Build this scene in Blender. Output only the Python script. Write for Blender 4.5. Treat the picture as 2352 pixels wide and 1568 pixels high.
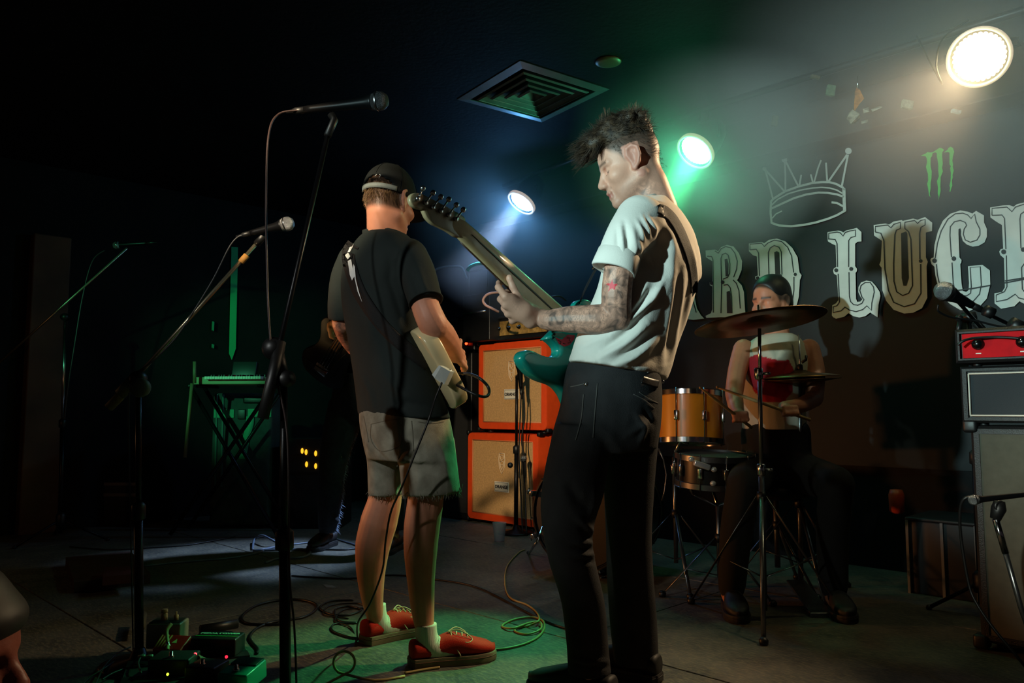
import bpy, bmesh, math, random
import numpy as np
from mathutils import Vector, Matrix
from mathutils.bvhtree import BVHTree
random.seed(7); np.random.seed(7)
S = bpy.context.scene
for o in list(bpy.data.objects): bpy.data.objects.remove(o)
COL = S.collection

# ------------------------------------------------------------------ camera
FPX, CX, CY, HC = 1800.0, 1176.0, 784.0, 0.86
PITCH = math.atan(156.0 / FPX)
cam = bpy.data.cameras.new('camera'); camo = bpy.data.objects.new('camera', cam); COL.objects.link(camo)
cam.sensor_width = 36.0; cam.lens = FPX / 2352.0 * 36.0; cam.clip_start = 0.05; cam.clip_end = 60
camo.location = (0, 0, HC); camo.rotation_euler = (math.pi / 2 + PITCH, 0, 0)
S.camera = camo

# ------------------------------------------------------------------ view, world, lights
S.view_settings.view_transform = 'Standard'; S.view_settings.look = 'None'
S.view_settings.gamma = 1.0; S.view_settings.exposure = 0.0
S.view_settings.use_curve_mapping = False
cy = S.cycles
cy.use_denoising = True
try: cy.denoiser = 'OPENIMAGEDENOISE'
except Exception: pass
cy.max_bounces = 4; cy.diffuse_bounces = 2; cy.glossy_bounces = 2; cy.transmission_bounces = 3
cy.volume_bounces = 0; cy.transparent_max_bounces = 6; cy.caustics_reflective = False; cy.caustics_refractive = False
cy.sample_clamp_indirect = 2.0; cy.use_adaptive_sampling = True; cy.adaptive_threshold = 0.02; cy.volume_step_rate = 4.0; cy.volume_max_steps = 24
w = bpy.data.worlds.new('world'); S.world = w; w.use_nodes = True
w.node_tree.nodes['Background'].inputs[0].default_value = (0.55, 0.42, 0.46, 1)
w.node_tree.nodes['Background'].inputs[1].default_value = 0.022

def lamp(name, loc, aim, power, color, size=50, blend=0.6, radius=0.08):
    l = bpy.data.lights.new(name, 'SPOT'); l.energy = power; l.color = color
    l.spot_size = math.radians(size); l.spot_blend = blend; l.shadow_soft_size = radius
    o = bpy.data.objects.new(name, l); COL.objects.link(o); o.location = loc
    d = Vector(aim) - Vector(loc); o.rotation_euler = d.to_track_quat('-Z', 'Y').to_euler()
    return o
LAMP_W = Vector((2.01, 3.25, 2.37)); LAMP_G = Vector((1.03, 4.24, 2.30)); LAMP_B = Vector((0.08, 5.50, 2.35))
AIM_W = Vector((0.20, 2.30, 0.75)); AIM_G = Vector((-0.40, 2.76, 0.0)); AIM_B = Vector((-1.50, 4.65, 0.0))
def front(p, a, k=0.05): return p + (a - p).normalized() * k
lamp('spot_white', front(LAMP_W, AIM_W), AIM_W, 260, (1.0, 0.70, 0.40), 62, 0.8, 0.07)
lamp('spot_green', front(LAMP_G, AIM_G), AIM_G, 520, (0.10, 1.0, 0.34), 27, 0.55, 0.06)
lamp('spot_blue', front(LAMP_B, AIM_B), AIM_B, 620, (0.42, 0.62, 1.0), 30, 0.7, 0.07)
def glow(name, loc, power, color, radius=0.05):
    l = bpy.data.lights.new(name, 'POINT'); l.energy = power; l.color = color; l.shadow_soft_size = radius
    o = bpy.data.objects.new(name, l); COL.objects.link(o); o.location = loc; return o
glow('spill_white', front(LAMP_W, AIM_W, 0.08), 3.2, (0.74, 1.0, 0.40)); glow('spill_green', front(LAMP_G, AIM_G, 0.08), 9, (0.04, 1.0, 0.45)); glow('spill_blue', front(LAMP_B, AIM_B, 0.08), 11, (0.13, 0.46, 1.0))
# house and side lamps outside the picture, with a few added fills
lamp('house_cool', (-3.3, -1.1, 1.75), (2.96, 3.88, 1.95), 1250, (0.66, 1.0, 0.98), 29, 0.75, 0.05)
lamp('house_pale', (-2.4, -0.4, 2.3), (-0.52, 2.78, 1.12), 185, (0.95, 1.0, 0.96), 21, 0.6, 0.05)
lamp('thigh_fill', (-3.0, 0.3, 1.2), (0.10, 2.37, 0.72), 70, (0.92, 1.0, 0.86), 13, 0.7, 0.05)  # added fill, no lamp known there; brightens the guitarist's thigh
lamp('house_green', (-3.4, 1.0, 2.2), (-2.15, 6.0, 1.25), 380, (0.12, 1.0, 0.45), 19, 0.6, 0.05)
lamp('grille_fill', (-2.8, -1.5, 2.2), (2.05, 2.6, 0.5), 750, (0.95, 1.0, 0.82), 10, 0.7, 0.05)  # added fill that brightens the grey speaker grille
glow('pillar_fill', (-3.25, 3.7, 0.8), 1.6, (1.0, 0.5, 0.22))  # added point light that warms the far left pillar
lamp('house_warm', (-1.45, 0.2, 2.5), (0.05, 6.0, 0.75), 820, (1.0, 0.80, 0.52), 17, 0.6, 0.05)
lamp('side_amber', (-3.3, 3.7, 0.75), (1.5, 3.6, 0.95), 170, (1.0, 0.36, 0.10), 46, 0.8, 0.06)
lamp('hand_fill', (-3.3, 3.8, 0.75), (-1.05, 4.55, 1.33), 60, (1.0, 0.62, 0.25), 9, 0.6, 0.06)  # added second amber beam, brightens the bass player's hand
# ------------------------------------------------------------------ helpers
def ray(px, py):
    x = (px - CX) / FPX; y = (CY - py) / FPX
    c, s = math.cos(PITCH), math.sin(PITCH)
    return Vector((x, c - y * s, s + y * c))
CAM = Vector((0, 0, HC))
def P(px, py, D):
    r = ray(px, py); return CAM + r * (D / r.y)
def plane_hit(px, py, pt, n):
    r = ray(px, py); return CAM + r * ((Vector(pt) - CAM).dot(n) / r.dot(n))
def F(px, py, z=0.0): return plane_hit(px, py, (0, 0, z), Vector((0, 0, 1)))
def to_px(V):
    V = np.asarray(V, dtype=float) - np.array([0, 0, HC]); c, s = math.cos(PITCH), math.sin(PITCH)
    d = V[:, 1] * c + V[:, 2] * s; u = -V[:, 1] * s + V[:, 2] * c
    return np.stack([CX + FPX * V[:, 0] / d, CY - FPX * u / d], 1)
def lin(c):
    return tuple(((v / 255) / 12.92 if v / 255 <= 0.04045 else ((v / 255 + 0.055) / 1.055) ** 2.4) for v in c)

MATS = {}
def mat(name, rgb, rough=0.6, metal=0.0, var=0.0, scale=8.0, bump=0.0, bscale=60.0, spec=0.5, emit=None, estr=0.0, rgb2=None, coat=0.0, sheen=0.0, aniso=None):
    if name in MATS: return MATS[name]
    m = bpy.data.materials.new(name); m.use_nodes = True; nt = m.node_tree; b = nt.nodes['Principled BSDF']
    col = lin(rgb) + (1,)
    b.inputs['Base Color'].default_value = col; b.inputs['Roughness'].default_value = rough; b.inputs['Metallic'].default_value = metal
    b.inputs['Specular IOR Level'].default_value = spec
    if coat: b.inputs['Coat Weight'].default_value = coat; b.inputs['Coat Roughness'].default_value = 0.08
    if sheen: b.inputs['Sheen Weight'].default_value = sheen
    tc = nt.nodes.new('ShaderNodeTexCoord')
    if var or rgb2:
        n = nt.nodes.new('ShaderNodeTexNoise'); n.inputs['Scale'].default_value = scale; n.inputs['Detail'].default_value = 6
        nt.links.new(tc.outputs['Object'], n.inputs['Vector'])
        r = nt.nodes.new('ShaderNodeValToRGB'); r.color_ramp.elements[0].position = 0.35; r.color_ramp.elements[1].position = 0.68
        c2 = lin(rgb2) + (1,) if rgb2 else tuple(min(1, v * (1 + var)) for v in col[:3]) + (1,)
        c1 = col if rgb2 else tuple(v * (1 - var) for v in col[:3]) + (1,)
        r.color_ramp.elements[0].color = c1; r.color_ramp.elements[1].color = c2
        nt.links.new(n.outputs['Fac'], r.inputs['Fac']); nt.links.new(r.outputs['Color'], b.inputs['Base Color'])
    if bump:
        n2 = nt.nodes.new('ShaderNodeTexNoise'); n2.inputs['Scale'].default_value = bscale; n2.inputs['Detail'].default_value = 4
        nt.links.new(tc.outputs['Object'], n2.inputs['Vector'])
        if aniso:
            mp = nt.nodes.new('ShaderNodeMapping'); mp.inputs['Scale'].default_value = aniso
            nt.links.new(tc.outputs['Object'], mp.inputs['Vector']); nt.links.new(mp.outputs['Vector'], n2.inputs['Vector'])
        bp = nt.nodes.new('ShaderNodeBump'); bp.inputs['Strength'].default_value = bump; bp.inputs['Distance'].default_value = 0.004
        nt.links.new(n2.outputs['Fac'], bp.inputs['Height']); nt.links.new(bp.outputs['Normal'], b.inputs['Normal'])
    if emit: b.inputs['Emission Color'].default_value = lin(emit) + (1,); b.inputs['Emission Strength'].default_value = estr
    MATS[name] = m; return m

def tag(o, label=None, cat=None, group=None, kind=None):
    if label: o['label'] = label
    if cat: o['category'] = cat
    if group: o['group'] = group
    if kind: o['kind'] = kind
    return o
def empty(name, loc, label, cat, group=None):
    o = bpy.data.objects.new(name, None); COL.objects.link(o); o.location = loc; o.empty_display_size = 0.05
    return tag(o, label, cat, group)
def link(name, me, m, parent=None, smooth=True, label=None):
    o = bpy.data.objects.new(name, me); COL.objects.link(o)
    if m is not None and not len(me.materials): me.materials.append(m)
    if smooth and len(me.polygons): me.polygons.foreach_set('use_smooth', [True] * len(me.polygons))
    if parent is not None:
        o.parent = parent
        o.matrix_parent_inverse = Matrix.Translation(-parent.location) if parent.parent is None else Matrix.Identity(4)
    if label: o['label'] = label
    return o
class MB:
    """collects geometry for ONE mesh"""
    def __init__(s): s.v = []; s.f = []
    def add(s, v, f):
        b = len(s.v); s.v += [tuple(p) for p in v]; s.f += [tuple(i + b for i in q) for q in f]; return s
    def box(s, c, size, R=None, bev=0.0):
        c = Vector(c); hx, hy, hz = (k / 2 for k in size); R = R or Matrix.Identity(3)
        if bev <= 0:
            v = [c + R @ Vector((x * hx, y * hy, z * hz)) for x in (-1, 1) for y in (-1, 1) for z in (-1, 1)]
            return s.add(v, [(0, 1, 3, 2), (4, 6, 7, 5), (0, 4, 5, 1), (2, 3, 7, 6), (0, 2, 6, 4), (1, 5, 7, 3)])
        bm = bmesh.new(); bmesh.ops.create_cube(bm, size=1.0)
        for q in bm.verts: q.co = Vector((q.co.x * size[0], q.co.y * size[1], q.co.z * size[2]))
        bmesh.ops.bevel(bm, geom=bm.edges[:], offset=bev, segments=3, profile=0.5, affect='EDGES')
        bm.verts.index_update()
        s.add([c + R @ q.co for q in bm.verts], [tuple(q.index for q in f.verts) for f in bm.faces]); bm.free(); return s
    def rings(s, R, cap=True, closed=True):
        n = len(R[0]); v = [p for r in R for p in r]; f = []
        for i in range(len(R) - 1):
            for j in range(n if closed else n - 1):
                k = (j + 1) % n; f.append((i * n + j, i * n + k, (i + 1) * n + k, (i + 1) * n + j))
        if cap and closed: f.append(tuple(range(n - 1, -1, -1))); f.append(tuple((len(R) - 1) * n + j for j in range(n)))
        return s.add(v, f)
    def tube(s, path, rad, n=8, cap=True, ref=None):
        pts = [Vector(p) for p in path]; m = len(pts)
        if not isinstance(rad, (list, tuple)): rad = [rad] * m
        T = [(pts[min(i + 1, m - 1)] - pts[max(i - 1, 0)]).normalized() for i in range(m)]
        up = Vector(ref) if ref is not None else (Vector((0, 0, 1)) if abs(T[0].z) < 0.9 else Vector((1, 0, 0)))
        x = (up - T[0] * up.dot(T[0])).normalized(); R = []
        for i in range(m):
            x = x - T[i] * x.dot(T[i])
            x = x.normalized() if x.length > 1e-6 else T[i].orthogonal().normalized()
            y = T[i].cross(x); r = rad[i]; a, b = (r if isinstance(r, (tuple, list)) else (r, r))
            R.append([pts[i] + x * (math.cos(t) * a) + y * (math.sin(t) * b) for t in (2 * math.pi * k / n for k in range(n))])
        return s.rings(R, cap)
    def cyl(s, a, b, r, n=12, r2=None): return s.tube([a, b], [r, r if r2 is None else r2], n)
    def lathe(s, prof, o, axis=(0, 0, 1), n=24, cap=True):
        o = Vector(o); ax = Vector(axis).normalized(); x = ax.orthogonal().normalized(); y = ax.cross(x)
        return s.rings([[o + ax * h + (x * math.cos(t) + y * math.sin(t)) * max(r, 1e-4) for t in (2 * math.pi * k / n for k in range(n))] for r, h in prof], cap)
    def ball(s, c, r, n=12, m=8, sc=(1, 1, 1)):
        c = Vector(c); R = []
        for i in range(m + 1):
            a = math.pi * i / m; q = max(math.sin(a), 1e-3)
            R.append([c + Vector((math.cos(t) * q * r * sc[0], math.sin(t) * q * r * sc[1], -math.cos(a) * r * sc[2])) for t in (2 * math.pi * k / n for k in range(n))])
        return s.rings(R)
    def torus(s, c, axis, R, r, n=32, m=8):
        c = Vector(c); ax = Vector(axis).normalized(); x = ax.orthogonal().normalized(); y = ax.cross(x); v = []; f = []
        for i in range(n):
            t = 2 * math.pi * i / n; d = x * math.cos(t) + y * math.sin(t)
            for j in range(m):
                u = 2 * math.pi * j / m; v.append(c + d * (R + r * math.cos(u)) + ax * (r * math.sin(u)))
        for i in range(n):
            for j in range(m):
                f.append((i * m + j, ((i + 1) % n) * m + j, ((i + 1) % n) * m + (j + 1) % m, i * m + (j + 1) % m))
        return s.add(v, f)
    def prism(s, poly, depth):
        """poly: 3D outline, depth: Vector"""
        n = len(poly); d = Vector(depth); v = [Vector(p) for p in poly] + [Vector(p) + d for p in poly]
        return s.add(v, [tuple(range(n)), tuple(range(2 * n - 1, n - 1, -1))] + [(i, i + n, (i + 1) % n + n, (i + 1) % n) for i in range(n)])
    def ribbon(s, L, Rr, th):
        """two edge lines and a thickness vector per sample"""
        R = [[L[i], Rr[i], Rr[i] + th[i], L[i] + th[i]] for i in range(len(L))]; return s.rings(R)
    def mesh(s, name='m', fix=True):
        me = bpy.data.meshes.new(name); me.from_pydata([tuple(p) for p in s.v], [], s.f); me.validate()
        if fix:
            bm = bmesh.new(); bm.from_mesh(me); bmesh.ops.recalc_face_normals(bm, faces=bm.faces); bm.to_mesh(me); bm.free()
        return me
    def build(s, name, m, parent=None, smooth=True, label=None, angle=None):
        me = s.mesh(name); o = link(name, me, m, parent, smooth, label)
        if smooth and angle is not None:
            try: me.set_sharp_from_angle(angle=math.radians(angle))
            except Exception: pass
        return o
def cr(pts, k=6):
    """Catmull-Rom through points"""
    p = [Vector(q) for q in pts]; out = []
    for i in range(len(p) - 1):
        a, b, c, d = p[max(i - 1, 0)], p[i], p[i + 1], p[min(i + 2, len(p) - 1)]
        for j in range(k):
            t = j / k; out.append(0.5 * ((2 * b) + (c - a) * t + (2 * a - 5 * b + 4 * c - d) * t * t + (3 * b - a - 3 * c + d) * t ** 3))
    out.append(p[-1]); return out
def ring(pl, pr, D, dh, n=28, pw=2.2, tw=0.0, rot=0.0, D2=None):
    """closed ring between two silhouette pixels, half depth dh"""
    a = P(pl[0], pl[1], D); b = P(pr[0], pr[1], D2 or D); c = (a + b) / 2; ax = (b - a) / 2; ay = Vector((0, dh, tw)); out = []
    for k in range(n):
        t = 2 * math.pi * k / n + rot; ct, st = math.cos(t), math.sin(t)
        out.append(c + ax * (math.copysign(abs(ct) ** (2 / pw), ct)) + ay * (math.copysign(abs(st) ** (2 / pw), st)))
    return out
def yring(pl, pr, D, s, q=0.62, n=36, pw=2.3):
    """closed ring of given pixel width whose long axis runs along s (x, y), depth ratio q"""
    A = P(pl[0], pl[1], D); B = P(pr[0], pr[1], D); c = (A + B) / 2; sx = Vector((s[0], s[1], 0)).normalized(); t = Vector((-sx.y, sx.x, 0))
    a = (B.x - A.x) / 2 / math.sqrt(sx.x ** 2 + (q * t.x) ** 2); dz = (B.z - A.z) / max(B.x - A.x, 1e-4); out = []
    for k in range(n):
        u = 2 * math.pi * k / n; cu, su = math.cos(u), math.sin(u)
        p = sx * (a * math.copysign(abs(cu) ** (2 / pw), cu)) + t * (a * q * math.copysign(abs(su) ** (2 / pw), su))
        out.append(c + p + Vector((0, 0, p.x * dz)))
    return out
def smooth_rings(R, k=3):
    n = len(R[0]); cols = [cr([r[j] for r in R], k) for j in range(n)]
    return [[cols[j][i] for j in range(n)] for i in range(len(cols[0]))]
def bvh_of(*objs):
    v = []; f = []
    for o in objs:
        b = len(v); v += [o.matrix_world @ q.co if False else q.co.copy() for q in o.data.vertices]; f += [tuple(i + b for i in p.vertices) for p in o.data.polygons]
    return BVHTree.FromPolygons(v, f)
def drape(bvh, path, wpx, off=0.004, th=0.003, k=6, D0=2.5, nc=5):
    pts = cr([Vector((a, b, 0)) for a, b in path], k); m = len(pts); rows = []; last = D0
    ws = wpx if isinstance(wpx, (list, tuple)) else [wpx] * len(path)
    for i, q in enumerate(pts):
        t = (pts[min(i + 1, m - 1)] - pts[max(i - 1, 0)]).normalized(); nn = Vector((-t.y, t.x, 0))
        u = i / max(m - 1, 1) * (len(ws) - 1); w0 = ws[int(u)]; w1 = ws[min(int(u) + 1, len(ws) - 1)]; w = w0 + (w1 - w0) * (u - int(u))
        rr = ray(q.x, q.y).normalized(); h = bvh.ray_cast(CAM, rr); last = h[0].y if h[0] is not None and (i == 0 or abs(h[0].y - last) < .08) else last
        row = []
        for j in range(nc):
            c = q + nn * ((j / (nc - 1) - .5) * w); rr = ray(c.x, c.y).normalized(); h = bvh.ray_cast(CAM, rr)
            p = h[0] if h[0] is not None and abs(h[0].y - last) < 0.07 else P(c.x, c.y, last)
            row.append((p - rr * off, rr))
        rows.append([p for p, _ in row] + [p - r * th for p, r in reversed(row)])
    return MB().rings(rows)
def drape_poly(bvh, poly, off=0.004, D0=2.5):
    v = []
    for x, y in poly:
        rr = ray(x, y).normalized(); h = bvh.ray_cast(CAM, rr)
        v.append((h[0] if h[0] is not None else P(x, y, D0)) - rr * off)
    c = Vector(); 
    return MB().add(v, [tuple(range(len(v)))])

# ---- implicit surfaces: smooth union of limbs, meshed by surface nets
class SDF:
    def __init__(s): s.p = []
    def cap(s, a, b, r1, r2=None, k=0.01): s.p.append(('c', np.array(a, float), np.array(b, float), r1, r1 if r2 is None else r2, k, 1)); return s
    def chain(s, pts, rs, k=0.01):
        for i in range(len(pts) - 1): s.cap(pts[i], pts[i + 1], rs[i], rs[i + 1], k)
        return s
    def ell(s, c, r, R=None, k=0.015, sign=1): s.p.append(('e', np.array(c, float), np.array(r, float), np.array(R if R is not None else np.eye(3), float), None, k, sign)); return s
    def cut(s, a, b, r1, r2=None, k=0.004): s.p.append(('c', np.array(a, float), np.array(b, float), r1, r1 if r2 is None else r2, k, -1)); return s
    def mesh(s, h):
        lo = np.full(3, 1e9); hi = -lo; bb = []
        for q in s.p:
            if q[0] == 'c': m = max(q[3], q[4]); l = np.minimum(q[1], q[2]) - m; g = np.maximum(q[1], q[2]) + m
            else: e = np.sqrt(((q[3] * q[2][None, :]) ** 2).sum(1)); l = q[1] - e; g = q[1] + e
            bb.append((l, g))
            if q[6] > 0: lo = np.minimum(lo, l); hi = np.maximum(hi, g)
        lo -= 4 * h; hi += 4 * h; N = np.ceil((hi - lo) / h).astype(int) + 1
        f = np.full(N, 0.08, np.float32)
        for q, (l, g) in zip(s.p, bb):
            mg = q[5] + 0.012
            i0 = np.clip(((l - mg - lo) / h).astype(int), 0, N - 1); i1 = np.clip(((g + mg - lo) / h).astype(int) + 2, 1, N)
            if (i1 <= i0).any(): continue
            X, Y, Z = [(lo[a] + h * np.arange(i0[a], i1[a])).astype(np.float32) for a in range(3)]
            p = np.stack(np.meshgrid(X, Y, Z, indexing='ij'), -1)
            if q[0] == 'c':
                ab = q[2] - q[1]; t = np.clip(((p - q[1]) @ ab) / max(ab @ ab, 1e-12), 0, 1)
                d = np.linalg.norm(p - q[1] - t[..., None] * ab, axis=-1) - (q[3] + (q[4] - q[3]) * t)
            else:
                L = (p - q[1]) @ q[3]; k0 = np.linalg.norm(L / q[2], axis=-1); k1 = np.linalg.norm(L / q[2] ** 2, axis=-1)
                d = k0 * (k0 - 1) / np.maximum(k1, 1e-6)
            sl = tuple(slice(i0[a], i1[a]) for a in range(3)); o = f[sl]; k = q[5]
            if q[6] > 0:
                hh = np.clip(0.5 + 0.5 * (o - d) / k, 0, 1); f[sl] = o + (d - o) * hh - k * hh * (1 - hh)
            else:
                d = -d; hh = np.clip(0.5 - 0.5 * (o - d) / k, 0, 1); f[sl] = o + (d - o) * hh + k * hh * (1 - hh)
        return nets(f, lo, h)
def nets(f, lo, h):
    s = f < 0; nx, ny, nz = f.shape
    c = np.zeros((nx - 1, ny - 1, nz - 1), np.int8)
    for i in (0, 1):
        for j in (0, 1):
            for k in (0, 1): c += s[i:nx - 1 + i, j:ny - 1 + j, k:nz - 1 + k]
    act = (c > 0) & (c < 8); idx = np.full(act.shape, -1, np.int64); I = np.argwhere(act); idx[act] = np.arange(len(I))
    acc = np.zeros((len(I), 3)); cnt = np.zeros(len(I))
    cor = [(i, j, k) for i in (0, 1) for j in (0, 1) for k in (0, 1)]
    for a in cor:
        for ax in range(3):
            if a[ax]: continue
            b = list(a); b[ax] = 1
            fa = f[I[:, 0] + a[0], I[:, 1] + a[1], I[:, 2] + a[2]]; fb = f[I[:, 0] + b[0], I[:, 1] + b[1], I[:, 2] + b[2]]
            m = (fa < 0) != (fb < 0); t = np.where(m, fa / np.where(fa - fb == 0, 1, fa - fb), 0)
            q = np.tile(np.array(a, float), (len(I), 1)); q[:, ax] += t
            acc += q * m[:, None]; cnt += m
    V = (acc / np.maximum(cnt, 1)[:, None] + I) * h + lo; faces = []
    for ax in range(3):
        o1, o2 = [(1, 2), (2, 0), (0, 1)][ax]
        sa = [slice(None)] * 3; sb = [slice(None)] * 3; sa[ax] = slice(0, -1); sb[ax] = slice(1, None)
        d = s[tuple(sa)].astype(np.int8) - s[tuple(sb)].astype(np.int8)
        E = np.argwhere(d != 0); E = E[(E[:, o1] > 0) & (E[:, o2] > 0) & (E[:, o1] < f.shape[o1] - 1) & (E[:, o2] < f.shape[o2] - 1)]
        sg = d[E[:, 0], E[:, 1], E[:, 2]]; q = []
        for da, db in ((-1, -1), (0, -1), (0, 0), (-1, 0)):
            C = E.copy(); C[:, o1] += da; C[:, o2] += db; q.append(idx[C[:, 0], C[:, 1], C[:, 2]])
        Q = np.stack(q, 1); Q[sg < 0] = Q[sg < 0][:, ::-1]; faces.append(Q)
    Fc = np.concatenate(faces); Fc = Fc[(Fc >= 0).all(1)]
    return V, Fc
def union_mesh(parts, voxel, smooth=4, fac=0.5, name='union'):
    """parts: list of MB or (verts, faces); voxel union, smoothed"""
    mb = MB()
    for q in parts:
        if isinstance(q, MB): mb.add(q.v, q.f)
        else: mb.add([tuple(p) for p in q[0]], [tuple(int(i) for i in g) for g in q[1]])
    me = mb.mesh(name, fix=True)
    bm = bmesh.new(); bm.from_mesh(me); bmesh.ops.triangulate(bm, faces=[g for g in bm.faces if len(g.verts) > 4]); bm.to_mesh(me); bm.free()
    o = bpy.data.objects.new('tmp', me); COL.objects.link(o)
    r = o.modifiers.new('r', 'REMESH'); r.mode = 'VOXEL'; r.voxel_size = voxel
    if smooth: q = o.modifiers.new('s', 'SMOOTH'); q.iterations = smooth; q.factor = fac
    bpy.context.view_layer.update()
    dg = bpy.context.evaluated_depsgraph_get(); out = bpy.data.meshes.new_from_object(o.evaluated_get(dg))
    bpy.data.objects.remove(o); out.name = name; out.materials.clear(); return out
def co_of(me):
    v = np.empty(len(me.vertices) * 3); me.vertices.foreach_get('co', v); return v.reshape(-1, 3)
def no_of(me):
    v = np.empty(len(me.vertices) * 3); me.vertices.foreach_get('normal', v); return v.reshape(-1, 3)
def seg_dist(p, poly):
    best = np.full(len(p), 1e9); tt = np.zeros(len(p)); n = len(poly) - 1
    for i in range(n):
        a = np.array(poly[i], float); b = np.array(poly[i + 1], float); ab = b - a
        t = np.clip(((p - a) @ ab) / max(ab @ ab, 1e-9), 0, 1); d = np.linalg.norm(p - a - t[:, None] * ab, axis=1)
        m = d < best; best[m] = d[m]; tt[m] = (i + t[m]) / n
    return best, tt
def folds(me, strokes, noise=0.0, nsc=18.0):
    """press creases and ridges into cloth: (pixel stroke, width px, amplitude m)"""
    co = co_of(me); no = no_of(me); px = to_px(co); d = np.zeros(len(co))
    view = co - np.array([0, 0, HC]); view /= np.linalg.norm(view, axis=1)[:, None]
    face = np.clip(-(view * no).sum(1) * 2.0 + 0.25, 0, 1)
    for st, wd, am in strokes:
        ds, t = seg_dist(px, st); d += am * np.exp(-(ds / wd) ** 2) * (np.sin(np.pi * np.clip(t, 0.03, 0.97)) ** 0.6) * face
    co = co + no * d[:, None]; me.vertices.foreach_set('co', co.ravel()); me.update(); return me
def in_poly(px, poly):
    x, y = px[:, 0], px[:, 1]; r = np.zeros(len(px), bool); n = len(poly)
    for i in range(n):
        x1, y1 = poly[i]; x2, y2 = poly[(i + 1) % n]
        c = ((y1 > y) != (y2 > y)) & (x < (x2 - x1) * (y - y1) / ((y2 - y1) or 1e-9) + x1); r ^= c
    return r
def attr(me, name, val):
    a = me.attributes.new(name, 'FLOAT', 'POINT'); a.data.foreach_set('value', np.asarray(val, np.float32)); return a
def strands(items, n=4, sides=3, seed=1):
    """items: (root, direction, bend, length, radius) -> tapered hairs in one mesh"""
    mb = MB()
    for r, d, b, L, rad in items:
        r = Vector(r); d = Vector(d).normalized(); b = Vector(b); pts = []
        for i in range(n + 1):
            t = i / n; pts.append(r + d * (L * t) + b * (L * t * t))
        mb.tube(pts, [rad * (1 - 0.8 * i / n) for i in range(n + 1)], sides, cap=False)
    return mb
def cable(name, pts, r, m, label, cat='cable', k=8, n=6, group=None, parent=None):
    o = MB().tube(cr(pts, k), r, n).build(name, m, parent)
    if parent is None: tag(o, label, cat, group)
    return o
BLACK = mat('black_plastic', (16, 16, 17), 0.45, bump=0.1)
STEEL = mat('chrome', (205, 205, 208), 0.22, 1.0)
DARKMET = mat('black_steel', (22, 22, 24), 0.35, 0.6)
RUBBER = mat('cable_rubber', (14, 14, 15), 0.45)
# ------------------------------------------------------------------ room shell
U = Vector((0.70711, -0.70711, 0)); NB = Vector((-0.70711, -0.70711, 0)); WALL_C = 6.33   # banner wall: X + Y = 6.33
WP = Vector((1.53, 4.80, 0))
RB = Matrix((U, -NB, Vector((0, 0, 1)))).transposed()     # local x along the wall, y into the wall
CEIL = 2.62
FLOORM = mat('stage_paint', (62, 62, 60), 0.55, var=0.0, rgb2=(96, 95, 88), scale=5.0, bump=0.5, bscale=55, spec=0.35)
nt = FLOORM.node_tree; b = nt.nodes['Principled BSDF']
# scuffed paint: long streaky scratches over blotches
tc = nt.nodes['Texture Coordinate']; mp = nt.nodes.new('ShaderNodeMapping'); mp.inputs['Scale'].default_value = (9, 34, 1); mp.inputs['Rotation'].default_value = (0, 0, 0.35)
n2 = nt.nodes.new('ShaderNodeTexNoise'); n2.inputs['Scale'].default_value = 3.0; n2.inputs['Detail'].default_value = 8; n2.inputs['Roughness'].default_value = 0.75
r2 = nt.nodes.new('ShaderNodeValToRGB'); r2.color_ramp.elements[0].position = 0.47; r2.color_ramp.elements[1].position = 0.66
r2.color_ramp.elements[0].color = (0, 0, 0, 1); r2.color_ramp.elements[1].color = (1, 1, 1, 1)
mx = nt.nodes.new('ShaderNodeMixRGB'); mx.inputs['Color2'].default_value = lin((140, 132, 104)) + (1,)
old = b.inputs['Base Color'].links[0].from_socket
nt.links.new(tc.outputs['Object'], mp.inputs['Vector']); nt.links.new(mp.outputs['Vector'], n2.inputs['Vector']); nt.links.new(n2.outputs['Fac'], r2.inputs['Fac'])
ml = nt.nodes.new('ShaderNodeMath'); ml.operation = 'MULTIPLY'; ml.inputs[1].default_value = 0.75
nt.links.new(r2.outputs['Color'], ml.inputs[0]); nt.links.new(ml.outputs[0], mx.inputs['Fac']); nt.links.new(old, mx.inputs['Color1']); nt.links.new(mx.outputs['Color'], b.inputs['Base Color'])

fl = MB().box((0, 4.0, -0.062), (14, 12, 0.08)).build('floor', mat('floor_under', (12, 12, 12), 0.9), smooth=False); tag(fl, kind='structure')
# painted plywood sheets of the stage deck, butted with open joints
sheet = MB().box((0, 0, -0.011), (2.434, 1.214, 0.022), bev=0.003).mesh('floor_panel')
sheet.materials.append(FLOORM)
for i in range(-3, 3):
    for j in range(-3, 7):
        c = WP + U * (2.44 * (i + 0.5 * (j % 2)) + 0.32) + NB * (1.22 * j + 0.35)
        if c.y < 0.2 or c.y > 9.5 or abs(c.x) > 6 or c.x + c.y > WALL_C + 0.4: continue
        o = bpy.data.objects.new('floor_panel', sheet); COL.objects.link(o); o.parent = fl
        o.location = c; o.rotation_euler = (0, 0, -math.pi / 4); o.location.z = random.uniform(-0.0005, 0.0005)
WALLM = mat('black_wall', (12, 12, 15), 0.7, var=0.35, scale=3, bump=0.3, bscale=20, spec=0.25)
WALLG = mat('dark_grey_wall', (24, 22, 20), 0.75, var=0.35, scale=2.5, bump=0.25, bscale=25, spec=0.2)
CEILM = mat('black_ceiling', (14, 14, 16), 0.8, var=0.4, scale=4, bump=0.6, bscale=40, spec=0.2)
def wallbox(name, c, sx, sy, h, R, m, z0=-0.022):
    o = MB().box(Vector((c.x, c.y, z0 + h / 2)), (sx, sy, h), R).build(name, m, smooth=False); tag(o, kind='structure'); return o
cor = WP - U * 4.0                                        # far corner
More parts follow.
